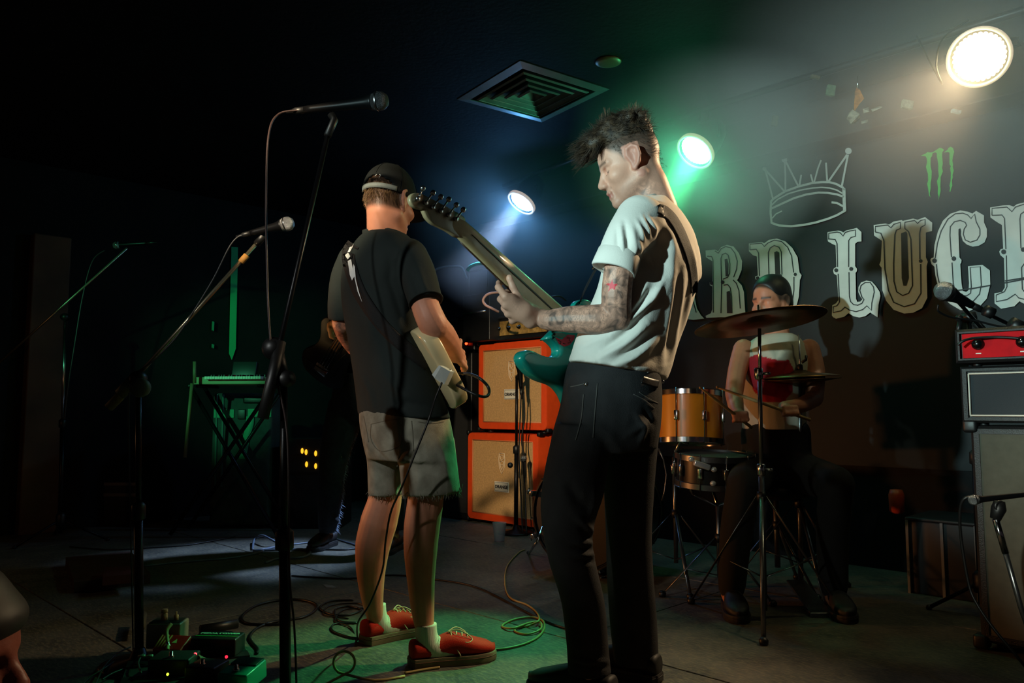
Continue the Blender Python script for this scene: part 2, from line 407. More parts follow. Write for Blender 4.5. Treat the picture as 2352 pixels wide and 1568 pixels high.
wallbox('wall_back', WP + U * 1.2 - NB * 0.06, 10.4, 0.12, CEIL + 0.022, RB, WALLM)
wl = wallbox('wall_left', cor + NB * 3.4 - U * 0.06, 0.12, 7.0, CEIL + 0.022, RB, WALLG)
vc = plane_hit(1222, 216, (0, 0, CEIL), Vector((0, 0, 1))); e1 = (plane_hit(1042, 228, (0, 0, CEIL), Vector((0, 0, 1))) - vc); ang = math.atan2(e1.y, e1.x) - math.radians(45); RV = Matrix.Rotation(ang, 3, 'Z')
cm_ = MB(); ks = (-9, -0.262, 0.262, 9); gp_ = [vc + RV @ Vector((x, y, 0)) for x in ks for y in ks]; cm_.add(gp_, [(i * 4 + j, i * 4 + j + 1, i * 4 + j + 5, i * 4 + j + 4) for i in range(3) for j in range(3) if (i, j) != (1, 1)]); cm_.box((vc.x, vc.y, CEIL + .25), (18, 18, .1), RV)
ce = cm_.build('ceiling', CEILM, smooth=False); tag(ce, kind='structure')
# plain pillar at the far left
pl = MB(); pc = P(105, 800, 5.6); pl.box((pc.x - 0.02, pc.y, 1.05), (0.24, 0.24, 2.1), RB, bev=0.01)
po = pl.build('trim_1', mat('brown_pillar', (96, 66, 44), 0.7, var=0.3, scale=3), smooth=False); tag(po, kind='structure')
# beam over the banner and a ledge
bm_ = MB().box(WP + U * 1.2 + NB * 0.10 + Vector((0, 0, 2.49)), (8.0, 0.20, 0.24), RB, bev=0.006).build('trim_2', mat('dark_timber', (38, 36, 34), 0.6, var=0.3, scale=6), smooth=False); tag(bm_, kind='structure')

# ------------------------------------------------------------------ banner
BP = WP + NB * 0.035
def W(px, py, off=0.0): return plane_hit(px, py, BP + NB * off, NB)
BANM = mat('banner_cloth', (24, 27, 30), 0.62, var=0.25, scale=2.0, bump=0.35, bscale=9, spec=0.35)
WHITE_PRINT = mat('banner_white_print', (205, 205, 200), 0.6, var=0.08, scale=9)
DARK_PRINT = mat('banner_dark_print', (20, 23, 26), 0.6)
GREEN_PRINT = mat('banner_green_print', (40, 190, 60), 0.6)
ban = empty('stage_banner', BP, 'wide black cloth banner with white ornate lettering and crown on the back wall', 'banner')
# sheet with soft sags
mb = MB(); nu, nz = 90, 24; vs = []
for i in range(nu + 1):
    for j in range(nz + 1):
        u = -1.7 + 4.9 * i / nu; z = 0.55 + 1.80 * j / nz
        sag = 0.010 * math.sin(u * 3.1 + z * 1.7) * (1 - abs(j / nz - .5)) + 0.006 * math.sin(u * 7 - z * 5)
        vs.append(BP + U * u + Vector((0, 0, z)) - NB * (0.012 - sag * 0.5))
mb.add(vs, [(i * (nz + 1) + j, (i + 1) * (nz + 1) + j, (i + 1) * (nz + 1) + j + 1, i * (nz + 1) + j + 1) for i in range(nu) for j in range(nz)])
mb.build('cloth', BANM, ban)
def letter(name, crop, outer, strokes, dots=(), counters=(), sw=13, m=WHITE_PRINT):
    x0, y0, sc = crop; T = lambda p, off: W(x0 + p[0] / sc, y0 + p[1] / sc, off)
    o = MB().add([T(p, 0.004) for p in outer], [tuple(range(len(outer)))]).build(name, m, ban, smooth=False)
    d = MB()
    for c in counters: d.add([T(p, 0.006) for p in c], [tuple(range(len(c)))])
    for s in strokes: line(d, s, sw, lambda p: T(p, 0.006))
    for (x, y, r) in dots: d.add([T((x + r * math.cos(t), y + r * math.sin(t)), 0.0065) for t in np.linspace(0, 2 * math.pi, 14)[:-1]], [tuple(range(13))])
    if d.f: d.build('outline', DARK_PRINT, o, smooth=False)
    return o
def line(mb, pts, wd, T):
    q = [np.array(p, float) for p in pts]; L = []; R = []
    for i in range(len(q)):
        t = q[min(i + 1, len(q) - 1)] - q[max(i - 1, 0)]; t /= max(np.linalg.norm(t), 1e-9); n = np.array((-t[1], t[0])) * wd / 2
        L.append(T(q[i] + n)); R.append(T(q[i] - n))
    n = len(q); mb.add(L + R, [(i, i + 1, n + i + 1, n + i) for i in range(n - 1)])
c1 = (1880, 460, 5.225); c2 = (2110, 440, 5.227); c3 = (1590, 520, 6.532); c5 = (1560, 260, 2.904); c4 = (1740, 320, 7.126); cm = (2090, 320, 9.8)
letter('letter', c1, [(108, 382), (235, 362), (270, 368), (297, 385), (330, 362), (390, 348), (460, 330), (515, 380), (515, 492), (470, 495), (440, 520), (440, 790), (462, 820), (462, 845), (445, 870), (450, 1180), (465, 1218), (500, 1215), (528, 1185), (505, 1160), (478, 1100), (480, 1040), (510, 985), (575, 962), (640, 975), (690, 1030), (735, 1100), (742, 1150), (720, 1250), (708, 1402), (620, 1345), (560, 1390), (490, 1405), (420, 1390), (360, 1352), (310, 1395), (210, 1420), (175, 1400), (160, 1380), (165, 1260), (210, 1235), (240, 1195), (220, 900), (185, 880), (175, 845), (185, 815), (215, 800), (205, 540), (160, 520), (112, 490)],
    [[(122, 470), (122, 395), (225, 380), (262, 390), (293, 428), (320, 385), (370, 368), (443, 355), (443, 430), (390, 445), (362, 480), (362, 800)], [(365, 860), (370, 1150), (385, 1215), (420, 1250), (470, 1258), (520, 1235), (545, 1190), (520, 1160), (495, 1080), (510, 1020), (560, 985), (620, 985), (660, 1040), (668, 1100), (640, 1230), (635, 1320), (580, 1265), (530, 1310), (450, 1335), (370, 1315), (315, 1280), (270, 1325), (175, 1345), (175, 1275), (220, 1265), (250, 1220), (235, 880)], [(228, 800), (222, 520), (200, 470), (122, 462)]], [(392, 822, 24), (212, 838, 24)])
letter('letter', c5, [(1297, 745), (1375, 735), (1400, 742), (1430, 722), (1485, 712), (1490, 718), (1560, 702), (1590, 710), (1640, 692), (1688, 730), (1686, 785), (1645, 795), (1645, 960), (1658, 990), (1650, 1020), (1655, 1230), (1620, 1300), (1560, 1330), (1500, 1335), (1430, 1310), (1380, 1250), (1355, 1180), (1350, 1030), (1335, 1010), (1345, 985), (1352, 850), (1300, 815)],
    [[(1308, 792), (1308, 755), (1390, 745), (1412, 764), (1432, 740), (1475, 727), (1475, 768), (1448, 780), (1438, 810), (1430, 1000), (1432, 1120), (1450, 1190), (1490, 1215), (1530, 1200), (1556, 1150), (1545, 840), (1530, 790), (1505, 768), (1505, 727), (1570, 715), (1590, 735), (1610, 715), (1640, 708), (1640, 745), (1612, 760), (1603, 800), (1605, 972)], [(1610, 1005), (1612, 1200), (1570, 1270), (1500, 1290), (1430, 1260), (1395, 1180), (1372, 1040), (1365, 850), (1345, 800), (1308, 792)]], [(1610, 985, 12)], [[(1480, 800), (1512, 788), (1520, 800), (1530, 1100), (1515, 1150), (1495, 1150), (1484, 1100)]], sw=8)
letter('letter', c2, [(140, 820), (150, 800), (180, 790), (190, 640), (230, 480), (290, 350), (380, 265), (500, 225), (590, 240), (645, 262), (690, 230), (785, 285), (785, 370), (820, 450), (820, 540), (790, 610), (720, 650), (650, 660), (580, 635), (530, 590), (510, 520), (512, 470), (500, 438), (478, 450), (478, 520), (490, 790), (515, 820), (512, 850), (500, 870), (515, 1100), (530, 1190), (570, 1205), (600, 1180), (605, 1100), (592, 895), (765, 878), (855, 945), (860, 1110), (820, 1280), (740, 1370), (610, 1432), (500, 1420), (380, 1350), (290, 1270), (230, 1130), (200, 1000), (190, 900), (155, 870)],
    [[(198, 800), (225, 620), (270, 470), (350, 330), (440, 265), (530, 258), (590, 280), (628, 322), (672, 268), (690, 360), (735, 450), (735, 520), (700, 580), (620, 607), (560, 580), (535, 510), (545, 450), (575, 405), (560, 370), (500, 345), (430, 360), (380, 420), (375, 520), (392, 785)], [(400, 850), (415, 1100), (435, 1190), (500, 1245), (575, 1250), (622, 1220), (632, 1140), (618, 910), (740, 900), (752, 1120), (730, 1230), (660, 1310), (570, 1350), (450, 1320), (330, 1250), (260, 1150), (225, 1000), (212, 870)]], [(422, 803, 28), (190, 828, 28)])
letter('letter', c2, [(858, 190), (1010, 165), (1090, 162), (1140, 180), (1180, 150), (1265, 130), (1360, 118), (1400, 160), (1400, 270), (1340, 300), (1345, 560), (1440, 300), (1480, 250), (1640, 200), (1660, 330), (1560, 420), (1480, 680), (1590, 1000), (1640, 1160), (1740, 1180), (1730, 1290), (1560, 1330), (1490, 1220), (1420, 980), (1370, 860), (1370, 1180), (1420, 1210), (1410, 1330), (1265, 1345), (1210, 1315), (1150, 1375), (990, 1405), (912, 1340), (910, 1220), (1000, 1205), (1035, 1150), (1025, 800), (980, 760), (968, 720), (985, 690), (1015, 685), (1000, 400), (940, 365), (862, 310)],
    [[(880, 285), (880, 200), (1060, 185), (1120, 240), (1160, 185), (1265, 150), (1350, 145)], [(1300, 235), (1265, 242), (1225, 270), (1215, 330), (1228, 680)], [(880, 285), (1000, 280), (1030, 320), (1047, 690)], [(1052, 765), (1060, 1140), (1030, 1200), (930, 1240), (930, 1320), (1060, 1295), (1160, 1230), (1200, 1275), (1300, 1300)], [(1275, 855), (1235, 910), (1245, 1170), (1275, 1210)]], [(1255, 695, 28), (1020, 722, 30)])
letter('letter', c3, [(850, 255), (1040, 232), (1080, 250), (1150, 200), (1270, 180), (1400, 225), (1500, 320), (1580, 460), (1610, 690), (1640, 730), (1630, 770), (1615, 800), (1600, 1050), (1560, 1210), (1400, 1330), (1200, 1400), (900, 1420), (860, 1400), (860, 1290), (930, 1270), (985, 1200), (985, 800), (950, 790), (945, 750), (985, 735), (970, 450), (910, 430), (850, 370)],
    [[(865, 350), (865, 265), (1040, 250), (1080, 300), (1130, 250), (1230, 205), (1340, 225), (1430, 310), (1490, 440), (1520, 690)], [(1525, 755), (1525, 950), (1500, 1150), (1400, 1280), (1200, 1350)], [(1155, 1200), (1150, 720), (1140, 390), (1170, 320), (1230, 285), (1300, 310), (1335, 380), (1345, 720)], [(865, 350), (960, 340), (995, 400), (1005, 740)]], [(1545, 718, 24), (1320, 740, 26), (980, 772, 26)], [[(1230, 385), (1270, 368), (1305, 390), (1320, 730), (1330, 1150), (1300, 1230), (1250, 1230), (1245, 740)]], sw=15)
letter('letter', c3, [(200, 360), (340, 345), (390, 370), (430, 310), (520, 275), (620, 300), (700, 400), (748, 520), (740, 650), (690, 780), (670, 805), (740, 880), (775, 980), (790, 1220), (800, 1340), (650, 1360), (420, 1360), (210, 1370), (200, 1340), (280, 1300), (300, 1240), (300, 900), (265, 880), (260, 840), (300, 820), (300, 520), (250, 490), (205, 460)],
    [[(340, 365), (390, 400), (430, 335), (500, 300), (580, 320), (640, 400), (675, 520), (665, 640), (620, 760)], [(610, 800), (660, 850), (700, 960), (720, 1230)], [(430, 1300), (440, 880), (430, 480), (450, 420), (500, 400), (540, 430), (565, 560), (560, 700), (530, 760), (460, 790)], [(470, 880), (530, 870), (570, 920), (590, 1050), (595, 1300)], [(220, 445), (290, 450), (310, 500), (315, 1290)]], [(290, 848, 28), (455, 835, 28)], [[(485, 490), (525, 480), (545, 560), (540, 740), (500, 750)], [(515, 980), (560, 960), (575, 1010), (590, 1300), (520, 1300)]], sw=15)
letter('letter', c3, [(-210, 420), (-130, 400), (-60, 420), (40, 1080), (70, 1230), (130, 1330), (180, 1380), (20, 1400), (-60, 1390), (-90, 1190), (-230, 1190), (-260, 1400), (-420, 1420), (-390, 1330), (-330, 1250)], [[(-150, 450), (20, 1150), (60, 1290)], [(-190, 470), (-300, 1270)]], (), [[(-180, 760), (-120, 1050), (-220, 1050)]], sw=15)
letter('letter', c3, [(-980, 500), (-740, 480), (-740, 580), (-790, 610), (-790, 870), (-640, 860), (-640, 590), (-690, 560), (-690, 470), (-470, 450), (-470, 540), (-520, 570), (-510, 1290), (-450, 1330), (-450, 1420), (-690, 1430), (-690, 1340), (-640, 1300), (-640, 980), (-790, 990), (-790, 1310), (-740, 1340), (-740, 1440), (-980, 1440), (-980, 1350), (-920, 1310), (-920, 620), (-980, 590)], [[(-960, 520), (-860, 515), (-850, 1300)], [(-670, 490), (-580, 485), (-575, 1300)]], sw=15)
cw = MB(); Tc = lambda p: W(c4[0] + p[0] / c4[2], c4[1] + p[1] / c4[2], 0.004)
for s, wd in ([[(120, 470), (190, 740), (250, 970)], 30], [[(130, 500), (440, 850)], 30], [[(445, 340), (455, 600), (455, 840)], 30], [[(455, 350), (670, 770)], 30], [[(715, 580), (685, 760)], 28], [[(870, 570), (905, 705)], 28], [[(1040, 340), (990, 470), (925, 705)], 26], [[(1120, 380), (1140, 690)], 30], [[(1465, 250), (1160, 690)], 32], [[(1480, 250), (1380, 760)], 32],
              [[(225, 1010), (260, 970), (450, 850), (670, 770), (900, 712), (1060, 698), (1180, 700), (1290, 730), (1400, 790), (1425, 830)], 36], [[(230, 1075), (330, 980), (500, 890), (700, 830), (900, 795), (1050, 785), (1180, 795), (1300, 830), (1400, 890)], 24], [[(230, 1130), (400, 1050), (600, 960), (800, 900), (1000, 870), (1150, 875), (1300, 900), (1410, 940)], 34],
              [[(220, 1000), (213, 1200), (230, 1375)], 34], [[(1412, 800), (1418, 1000), (1425, 1170)], 52], [[(225, 1365), (350, 1408), (550, 1420), (750, 1400), (950, 1360), (1150, 1300), (1300, 1240), (1440, 1160)], 36], [[(240, 1290), (300, 1220), (400, 1170)], 20], [[(1210, 1030), (1300, 1040), (1400, 1095)], 34]):
    line(cw, s, wd, Tc)
for x, y, r in ((112, 480, 34), (440, 335, 46), (1487, 190, 54)): cw.add([Tc((x + r * math.cos(t), y + r * math.sin(t))) for t in np.linspace(0, 2 * math.pi, 17)[:-1]], [tuple(range(16))])
cw.build('crown_emblem', WHITE_PRINT, ban, smooth=False)
Tm = lambda p: W(cm[0] + p[0] / cm[2], cm[1] + p[1] / cm[2], 0.004); em = MB()
for poly in ([(240, 370), (350, 320), (400, 285), (450, 295), (510, 290), (600, 235), (670, 185), (720, 200), (770, 235), (730, 290), (725, 380), (740, 540), (725, 640), (742, 720), (690, 850), (690, 930), (685, 1060), (690, 1160), (660, 1300), (640, 1380), (650, 1290), (625, 1220), (630, 1080), (608, 940), (650, 830), (635, 690), (640, 600), (620, 450), (605, 400), (605, 310), (570, 290), (510, 310), (495, 380), (465, 420), (465, 600), (492, 720), (485, 880), (465, 980), (465, 1100), (445, 1220), (465, 1310), (430, 1260), (405, 1080), (388, 1000), (410, 920), (405, 780), (360, 620), (385, 520), (380, 430), (350, 380)],
             [(760, 295), (840, 240), (870, 190), (920, 165), (970, 195), (995, 280), (965, 400), (955, 480), (970, 560), (965, 620), (985, 700), (960, 800), (965, 850), (945, 930), (955, 1040), (930, 1100), (905, 1190), (890, 1160), (905, 1090), (890, 1040), (915, 930), (920, 760), (905, 650), (920, 600), (890, 560), (890, 300), (850, 285)]):
    em.add([Tm(p) for p in poly], [tuple(range(len(poly)))])
em.build('claw_emblem', GREEN_PRINT, ban, smooth=False)
cs = MB()
for s in ([(2190, 668), (2235, 662), (2275, 655)], [(2305, 650), (2352, 641), (2420, 628)], [(2308, 645), (2400, 630)]): line(cs, s, 3.0, lambda p: W(p[0], p[1], 0.008))
cs.build('crease', DARK_PRINT, ban, smooth=False)

# ------------------------------------------------------------------ lamps
LENS = lambda nm, c, st: mat(nm, (255, 255, 255), 0.3, emit=c, estr=st)
CANM = mat('lamp_can', (20, 20, 22), 0.4, 0.3)
def par_can(loc, aim, nm, rgb, label, R=0.098):
    d = (aim - loc).normalized(); t = empty('par_lamp', loc, label, 'stage lamp', 'par lamps over the stage')
    MB().lathe([(R * 0.55, -0.20), (R * 0.75, -0.19), (R * 0.95, -0.10), (R * 1.02, 0.0), (R * 1.12, 0.015), (R * 1.12, 0.03), (R * 1.0, 0.03), (R * 0.97, 0.004), (R * 0.5, 0.0), (0.001, 0.0)], loc, d, 32, cap=False).build('can', CANM, t)
    MB().lathe([(R * 1.13, 0.012), (R * 1.13, 0.034), (R * 1.0, 0.034), (R * 1.0, 0.026)], loc, d, 40, cap=False).build('rim', mat('lamp_rim_' + nm, (225, 205, 185), 0.35, 0.2, emit=(255, 215, 180), estr=0.45), t)
    x = d.orthogonal().normalized(); y = d.cross(x); m = MB()
    m.lathe([(R * 0.80, 0.012), (R * 0.5, 0.016), (0.0005, 0.018)], loc, d, 32, cap=False)
    for rr, n in ((0.84, 30), (0.7, 24), (0.55, 18), (0.38, 12), (0.2, 6)):
        for i in range(n):
            a = 2 * math.pi * i / n; m.ball(loc + d * 0.014 + (x * math.cos(a) + y * math.sin(a)) * R * rr, R * 0.085, 8, 5)
    m.build('led_array', LENS('led_' + nm, rgb, 22.0), t)['kind'] = 'stuff'
    side = d.cross(Vector((0, 0, 1))).normalized(); top = Vector((loc.x, loc.y, 2.455)) - Vector((d.x, d.y, 0)) * 0.07
    c = loc - d * 0.07; yk = MB()
    yk.tube([c + side * R * 1.1, c + side * R * 1.25, c + side * R * 1.25 + (top - c) * 0.6, top, c - side * R * 1.25 + (top - c) * 0.6, c - side * R * 1.25, c - side * R * 1.1], 0.008, 6)
    yk.build('yoke', DARKMET, t)
    cl = MB(); cl.box(top + Vector((0, 0, 0.03)), (0.05, 0.05, 0.056), bev=0.008); cl.build('clamp', DARKMET, t)
    return t
par_can(LAMP_W, Vector((0.55, 1.5, 1.25)), 'white', (255, 225, 170), 'large stage lamp glowing warm white at the upper right above the banner end', .110)
par_can(LAMP_G, Vector((-0.9, 3.15, 0)), 'green', (150, 255, 190), 'stage lamp wrapped in a green glow over the crown of the banner')
par_can(LAMP_B, AIM_B, 'blue', (170, 215, 255), 'stage lamp in a blue glow above the orange speaker cabinets')
pts = [LAMP_W + (LAMP_W - LAMP_G) * 0.5, LAMP_W, LAMP_G, LAMP_B, LAMP_B + (LAMP_B - LAMP_G) * 0.2]
tag(MB().tube([Vector((p.x, p.y, 2.545)) + Vector((0.05, 0.05, 0)) for p in pts], 0.02, 10).build('lighting_pipe', DARKMET), 'black steel pipe under the ceiling carrying the stage lamps', 'pipe')
cable('lamp_cable', [Vector((2.0, 3.3, 2.56)), P(2165, 90, 3.3), P(2150, 150, 3.25), P(2162, 190, 3.3), Vector((1.85, 3.45, 2.56))], 0.004, RUBBER, 'thin cable looping down beside the white stage lamp')
# stage haze around the lamps
def haze_mat(nm, dens, col):
    hz = bpy.data.materials.new('haze_' + nm); hz.use_nodes = True; n = hz.node_tree; n.nodes.clear()
    out = n.nodes.new('ShaderNodeOutputMaterial'); v = n.nodes.new('ShaderNodeVolumeScatter'); v.inputs['Anisotropy'].default_value = -0.3; v.inputs['Color'].default_value = col
    tc = n.nodes.new('ShaderNodeTexCoord'); g = n.nodes.new('ShaderNodeTexGradient'); g.gradient_type = 'SPHERICAL'; m = n.nodes.new('ShaderNodeMath'); m.operation = 'MULTIPLY'; m.inputs[1].default_value = dens
    n.links.new(tc.outputs['Object'], g.inputs['Vector']); n.links.new(g.outputs['Fac'], m.inputs[0]); n.links.new(m.outputs[0], v.inputs['Density']); n.links.new(v.outputs[0], out.inputs['Volume']); return hz
for nm, p, r, sq_, dens in (('white', LAMP_W, 1.15, 0.8, 0.42), ('green', LAMP_G, 0.74, 1.0, 2.2), ('blue', LAMP_B, 0.9, 1.0, 0.62)):
    hb = MB().ball((0, 0, 0), 1.0, 32, 20).build('haze', haze_mat(nm, dens, (1, 1, 1, 1))); hb.location = p; hb.scale = (r, r, r * sq_)
    tag(hb, 'thin %s haze glowing round the %s stage lamp' % (dict(white='warm', green='green', blue='blue')[nm], nm), 'haze', kind='stuff')
# ------------------------------------------------------------------ ceiling fittings
VENTM = mat('vent_metal', (150, 150, 152), 0.35, 0.5, var=0.15)
vt = empty('ceiling_vent', vc, 'square louvred air vent set in the dark ceiling', 'vent')
def sqring(h0, z0, h1, z1, th=.004):
    m = MB(); c = lambda h, z: [vc + RV @ Vector((sx * h, sy * h, z)) for sx, sy in ((-1, -1), (1, -1), (1, 1), (-1, 1))]
    R = [c(h0, z0), c(h1, z1), c(h1 - .001, z1 + th), c(h0 - .001, z0 + th)]; R.append(R[0]); return m.rings(R, cap=False)
sqring(0.305, -0.003, 0.252, -0.010).build('frame', VENTM, vt, smooth=False)
for h in (0.225, 0.168, 0.112, 0.060):
    lo_ = sqring(h - 0.045, 0.042, h, -0.012); li_ = sqring(h + .001, -0.012, h - .009, -0.018, .003); lo_.add(li_.v, li_.f); lo_.build('louvre', VENTM, vt, smooth=False)
hv_ = MB(); sq = lambda h, z: [vc + RV @ Vector((sx * h, sy * h, z)) for sx, sy in ((-1, -1), (1, -1), (1, 1), (-1, 1))]
hv_.rings([sq(0.262, -0.004), sq(0.262, 0.15), sq(0.002, 0.15)], cap=False).build('duct', mat('duct_black', (12, 12, 13), 0.9), vt, smooth=False)
q = plane_hit(1397, 141, (0, 0, CEIL), Vector((0, 0, 1)))
tag(MB().lathe([(0.0, -0.012), (0.045, -0.012), (0.065, -0.006), (0.068, 0.0)], q, (0, 0, 1), 24).build('ceiling_disc', mat('brass_disc', (120, 105, 70), 0.4, 0.4)), 'small round tan cover plate on the ceiling right of the vent', 'cover plate')
def scrap(name, poly, D, m, label, cat, th=0.004, bend=0.02):
    v = [P(x, y, D + bend * math.sin(i * 2.1)) for i, (x, y) in enumerate(poly)]
    return tag(MB().prism(v, Vector((0.001, th, 0))).build(name, m, smooth=False), label, cat)
scrap('cloth_pennant', [(1968, 200), (1975, 206), (1985, 226), (1976, 236), (1966, 250), (1961, 258), (1962, 236), (1964, 210)], 3.9, mat('orange_cloth', (200, 120, 30), 0.8, var=0.3, scale=30), 'small orange cloth pennant hanging from the lamp pipe', 'pennant')
scrap('grey_rag', [(1958, 250), (1966, 254), (1975, 262), (1976, 270), (1966, 282), (1955, 284), (1945, 272), (1950, 258)], 3.88, mat('grey_rag', (150, 145, 130), 0.9, var=0.5, scale=40), 'crumpled grey rag hanging under the orange pennant', 'rag')
for i, poly in enumerate(([(1982, 250), (1995, 246), (1997, 256), (1984, 260)], [(2001, 251), (2022, 243), (2028, 246), (2004, 256)], [(1978, 278), (1994, 274), (1993, 280), (1979, 284)])):
    scrap('tape_strip', poly, 3.87, mat('pale_tape', (150, 150, 138), 0.7, var=0.4, scale=60), ['short pale tape scrap right of the grey rag', 'long torn pale tape strip slanting up beside the grey rag', 'lowest pale tape scrap below the grey rag'][i], 'tape')
tag(MB().tube([P(1970, 175, 3.9), P(1970, 203, 3.9)], 0.003, 6).build('hook_wire', STEEL), 'short wire holding the orange pennant', 'wire')
for x, y, w_, h_, c, lb in ((2084, 240, 26, 20, (150, 165, 150), 'small clear plastic clip under the white lamp'), (2196, 256, 22, 8, (160, 185, 190), 'short pale tube fixed along the beam below the white lamp'), (1780, 278, 14, 26, (120, 105, 40), 'yellowish tag stuck above the crown emblem'), (1908, 208, 20, 26, (80, 105, 85), 'grey green clip left of the orange pennant'), (1873, 177, 22, 8, (80, 72, 55), 'small tan strip under the ceiling left of the clips')):
    p = P(x, y, 3.75 if x > 1800 else 4.4); k = p.y / FPX
    tag(MB().box(p, (w_ * k, 0.02, h_ * k), Matrix.Rotation(0.2, 3, 'Y'), bev=0.004).build('stage_clip', mat('clip_%d' % x, c, 0.5, var=0.3, scale=50), smooth=False), lb, 'clip')
# ------------------------------------------------------------------ people
def skin_mat(name, rgb, blush=(200, 120, 100), tattoo=False, rough=0.5):
    m = mat(name, rgb, rough, var=0.10, scale=14, bump=0.12, bscale=160, spec=0.4); nt = m.node_tree; b = nt.nodes['Principled BSDF']
    b.inputs['Subsurface Weight'].default_value = 0.0
    cur = b.inputs['Base Color'].links[0].from_socket; tc = nt.nodes['Texture Coordinate']
    def mixin(cur, facsock, col):
        mx = nt.nodes.new('ShaderNodeMixRGB'); mx.inputs['Color2'].default_value = lin(col) + (1,)
        nt.links.new(facsock, mx.inputs['Fac']); nt.links.new(cur, mx.inputs['Color1']); return mx.outputs['Color']
    def A(nm): a = nt.nodes.new('ShaderNodeAttribute'); a.attribute_name = nm; return a.outputs['Fac']
    if tattoo:
        n = nt.nodes.new('ShaderNodeTexNoise'); n.inputs['Scale'].default_value = 30; n.inputs['Detail'].default_value = 5; n.inputs['Distortion'].default_value = 1.2
        v = nt.nodes.new('ShaderNodeTexVoronoi'); v.feature = 'DISTANCE_TO_EDGE'; v.inputs['Scale'].default_value = 34
        nt.links.new(tc.outputs['Object'], n.inputs['Vector']); nt.links.new(n.outputs['Color'], v.inputs['Vector'])
        r1 = nt.nodes.new('ShaderNodeValToRGB'); r1.color_ramp.elements[0].position = 0.40; r1.color_ramp.elements[1].position = 0.66
        nt.links.new(n.outputs['Fac'], r1.inputs['Fac'])
        w2 = nt.nodes.new('ShaderNodeTexWave'); w2.inputs['Scale'].default_value = 30; w2.inputs['Distortion'].default_value = 16; w2.inputs['Detail'].default_value = 4; w2.inputs['Detail Scale'].default_value = 2.2
        nt.links.new(tc.outputs['Object'], w2.inputs['Vector'])
        r2 = nt.nodes.new('ShaderNodeValToRGB'); r2.color_ramp.elements[0].position = 0.62; r2.color_ramp.elements[1].position = 0.98
        nt.links.new(w2.outputs['Fac'], r2.inputs['Fac'])
        mx = nt.nodes.new('ShaderNodeMath'); mx.operation = 'MAXIMUM'; nt.links.new(r1.outputs['Color'], mx.inputs[0]); hw = nt.nodes.new('ShaderNodeMath'); hw.operation = 'MULTIPLY'; hw.inputs[1].default_value = .5; nt.links.new(r2.outputs['Color'], hw.inputs[0]); nt.links.new(hw.outputs[0], mx.inputs[1])
        m2 = nt.nodes.new('ShaderNodeMath'); m2.operation = 'MULTIPLY'; nt.links.new(mx.outputs[0], m2.inputs[0]); nt.links.new(A('tattoo'), m2.inputs[1])
        m3 = nt.nodes.new('ShaderNodeMath'); m3.operation = 'MULTIPLY'; m3.inputs[1].default_value = 0.80; nt.links.new(m2.outputs[0], m3.inputs[0])
        cur = mixin(cur, m3.outputs[0], (48, 50, 52)); cur = mixin(cur, A('star'), (215, 40, 60))
    cur = mixin(cur, A('stubble'), (62, 50, 42)); cur = mixin(cur, A('lips'), (170, 88, 84)); cur = mixin(cur, A('brow'), (46, 36, 30))
    nt.links.new(cur, b.inputs['Base Color']); return m
def frame_of(fwd, pitch_up):
    f = Vector(fwd).normalized(); u = Vector(pitch_up); u = (u - f * u.dot(f)).normalized(); l = u.cross(f)
    return Matrix((f, l, u)).transposed()          # local x forward, y left, z up
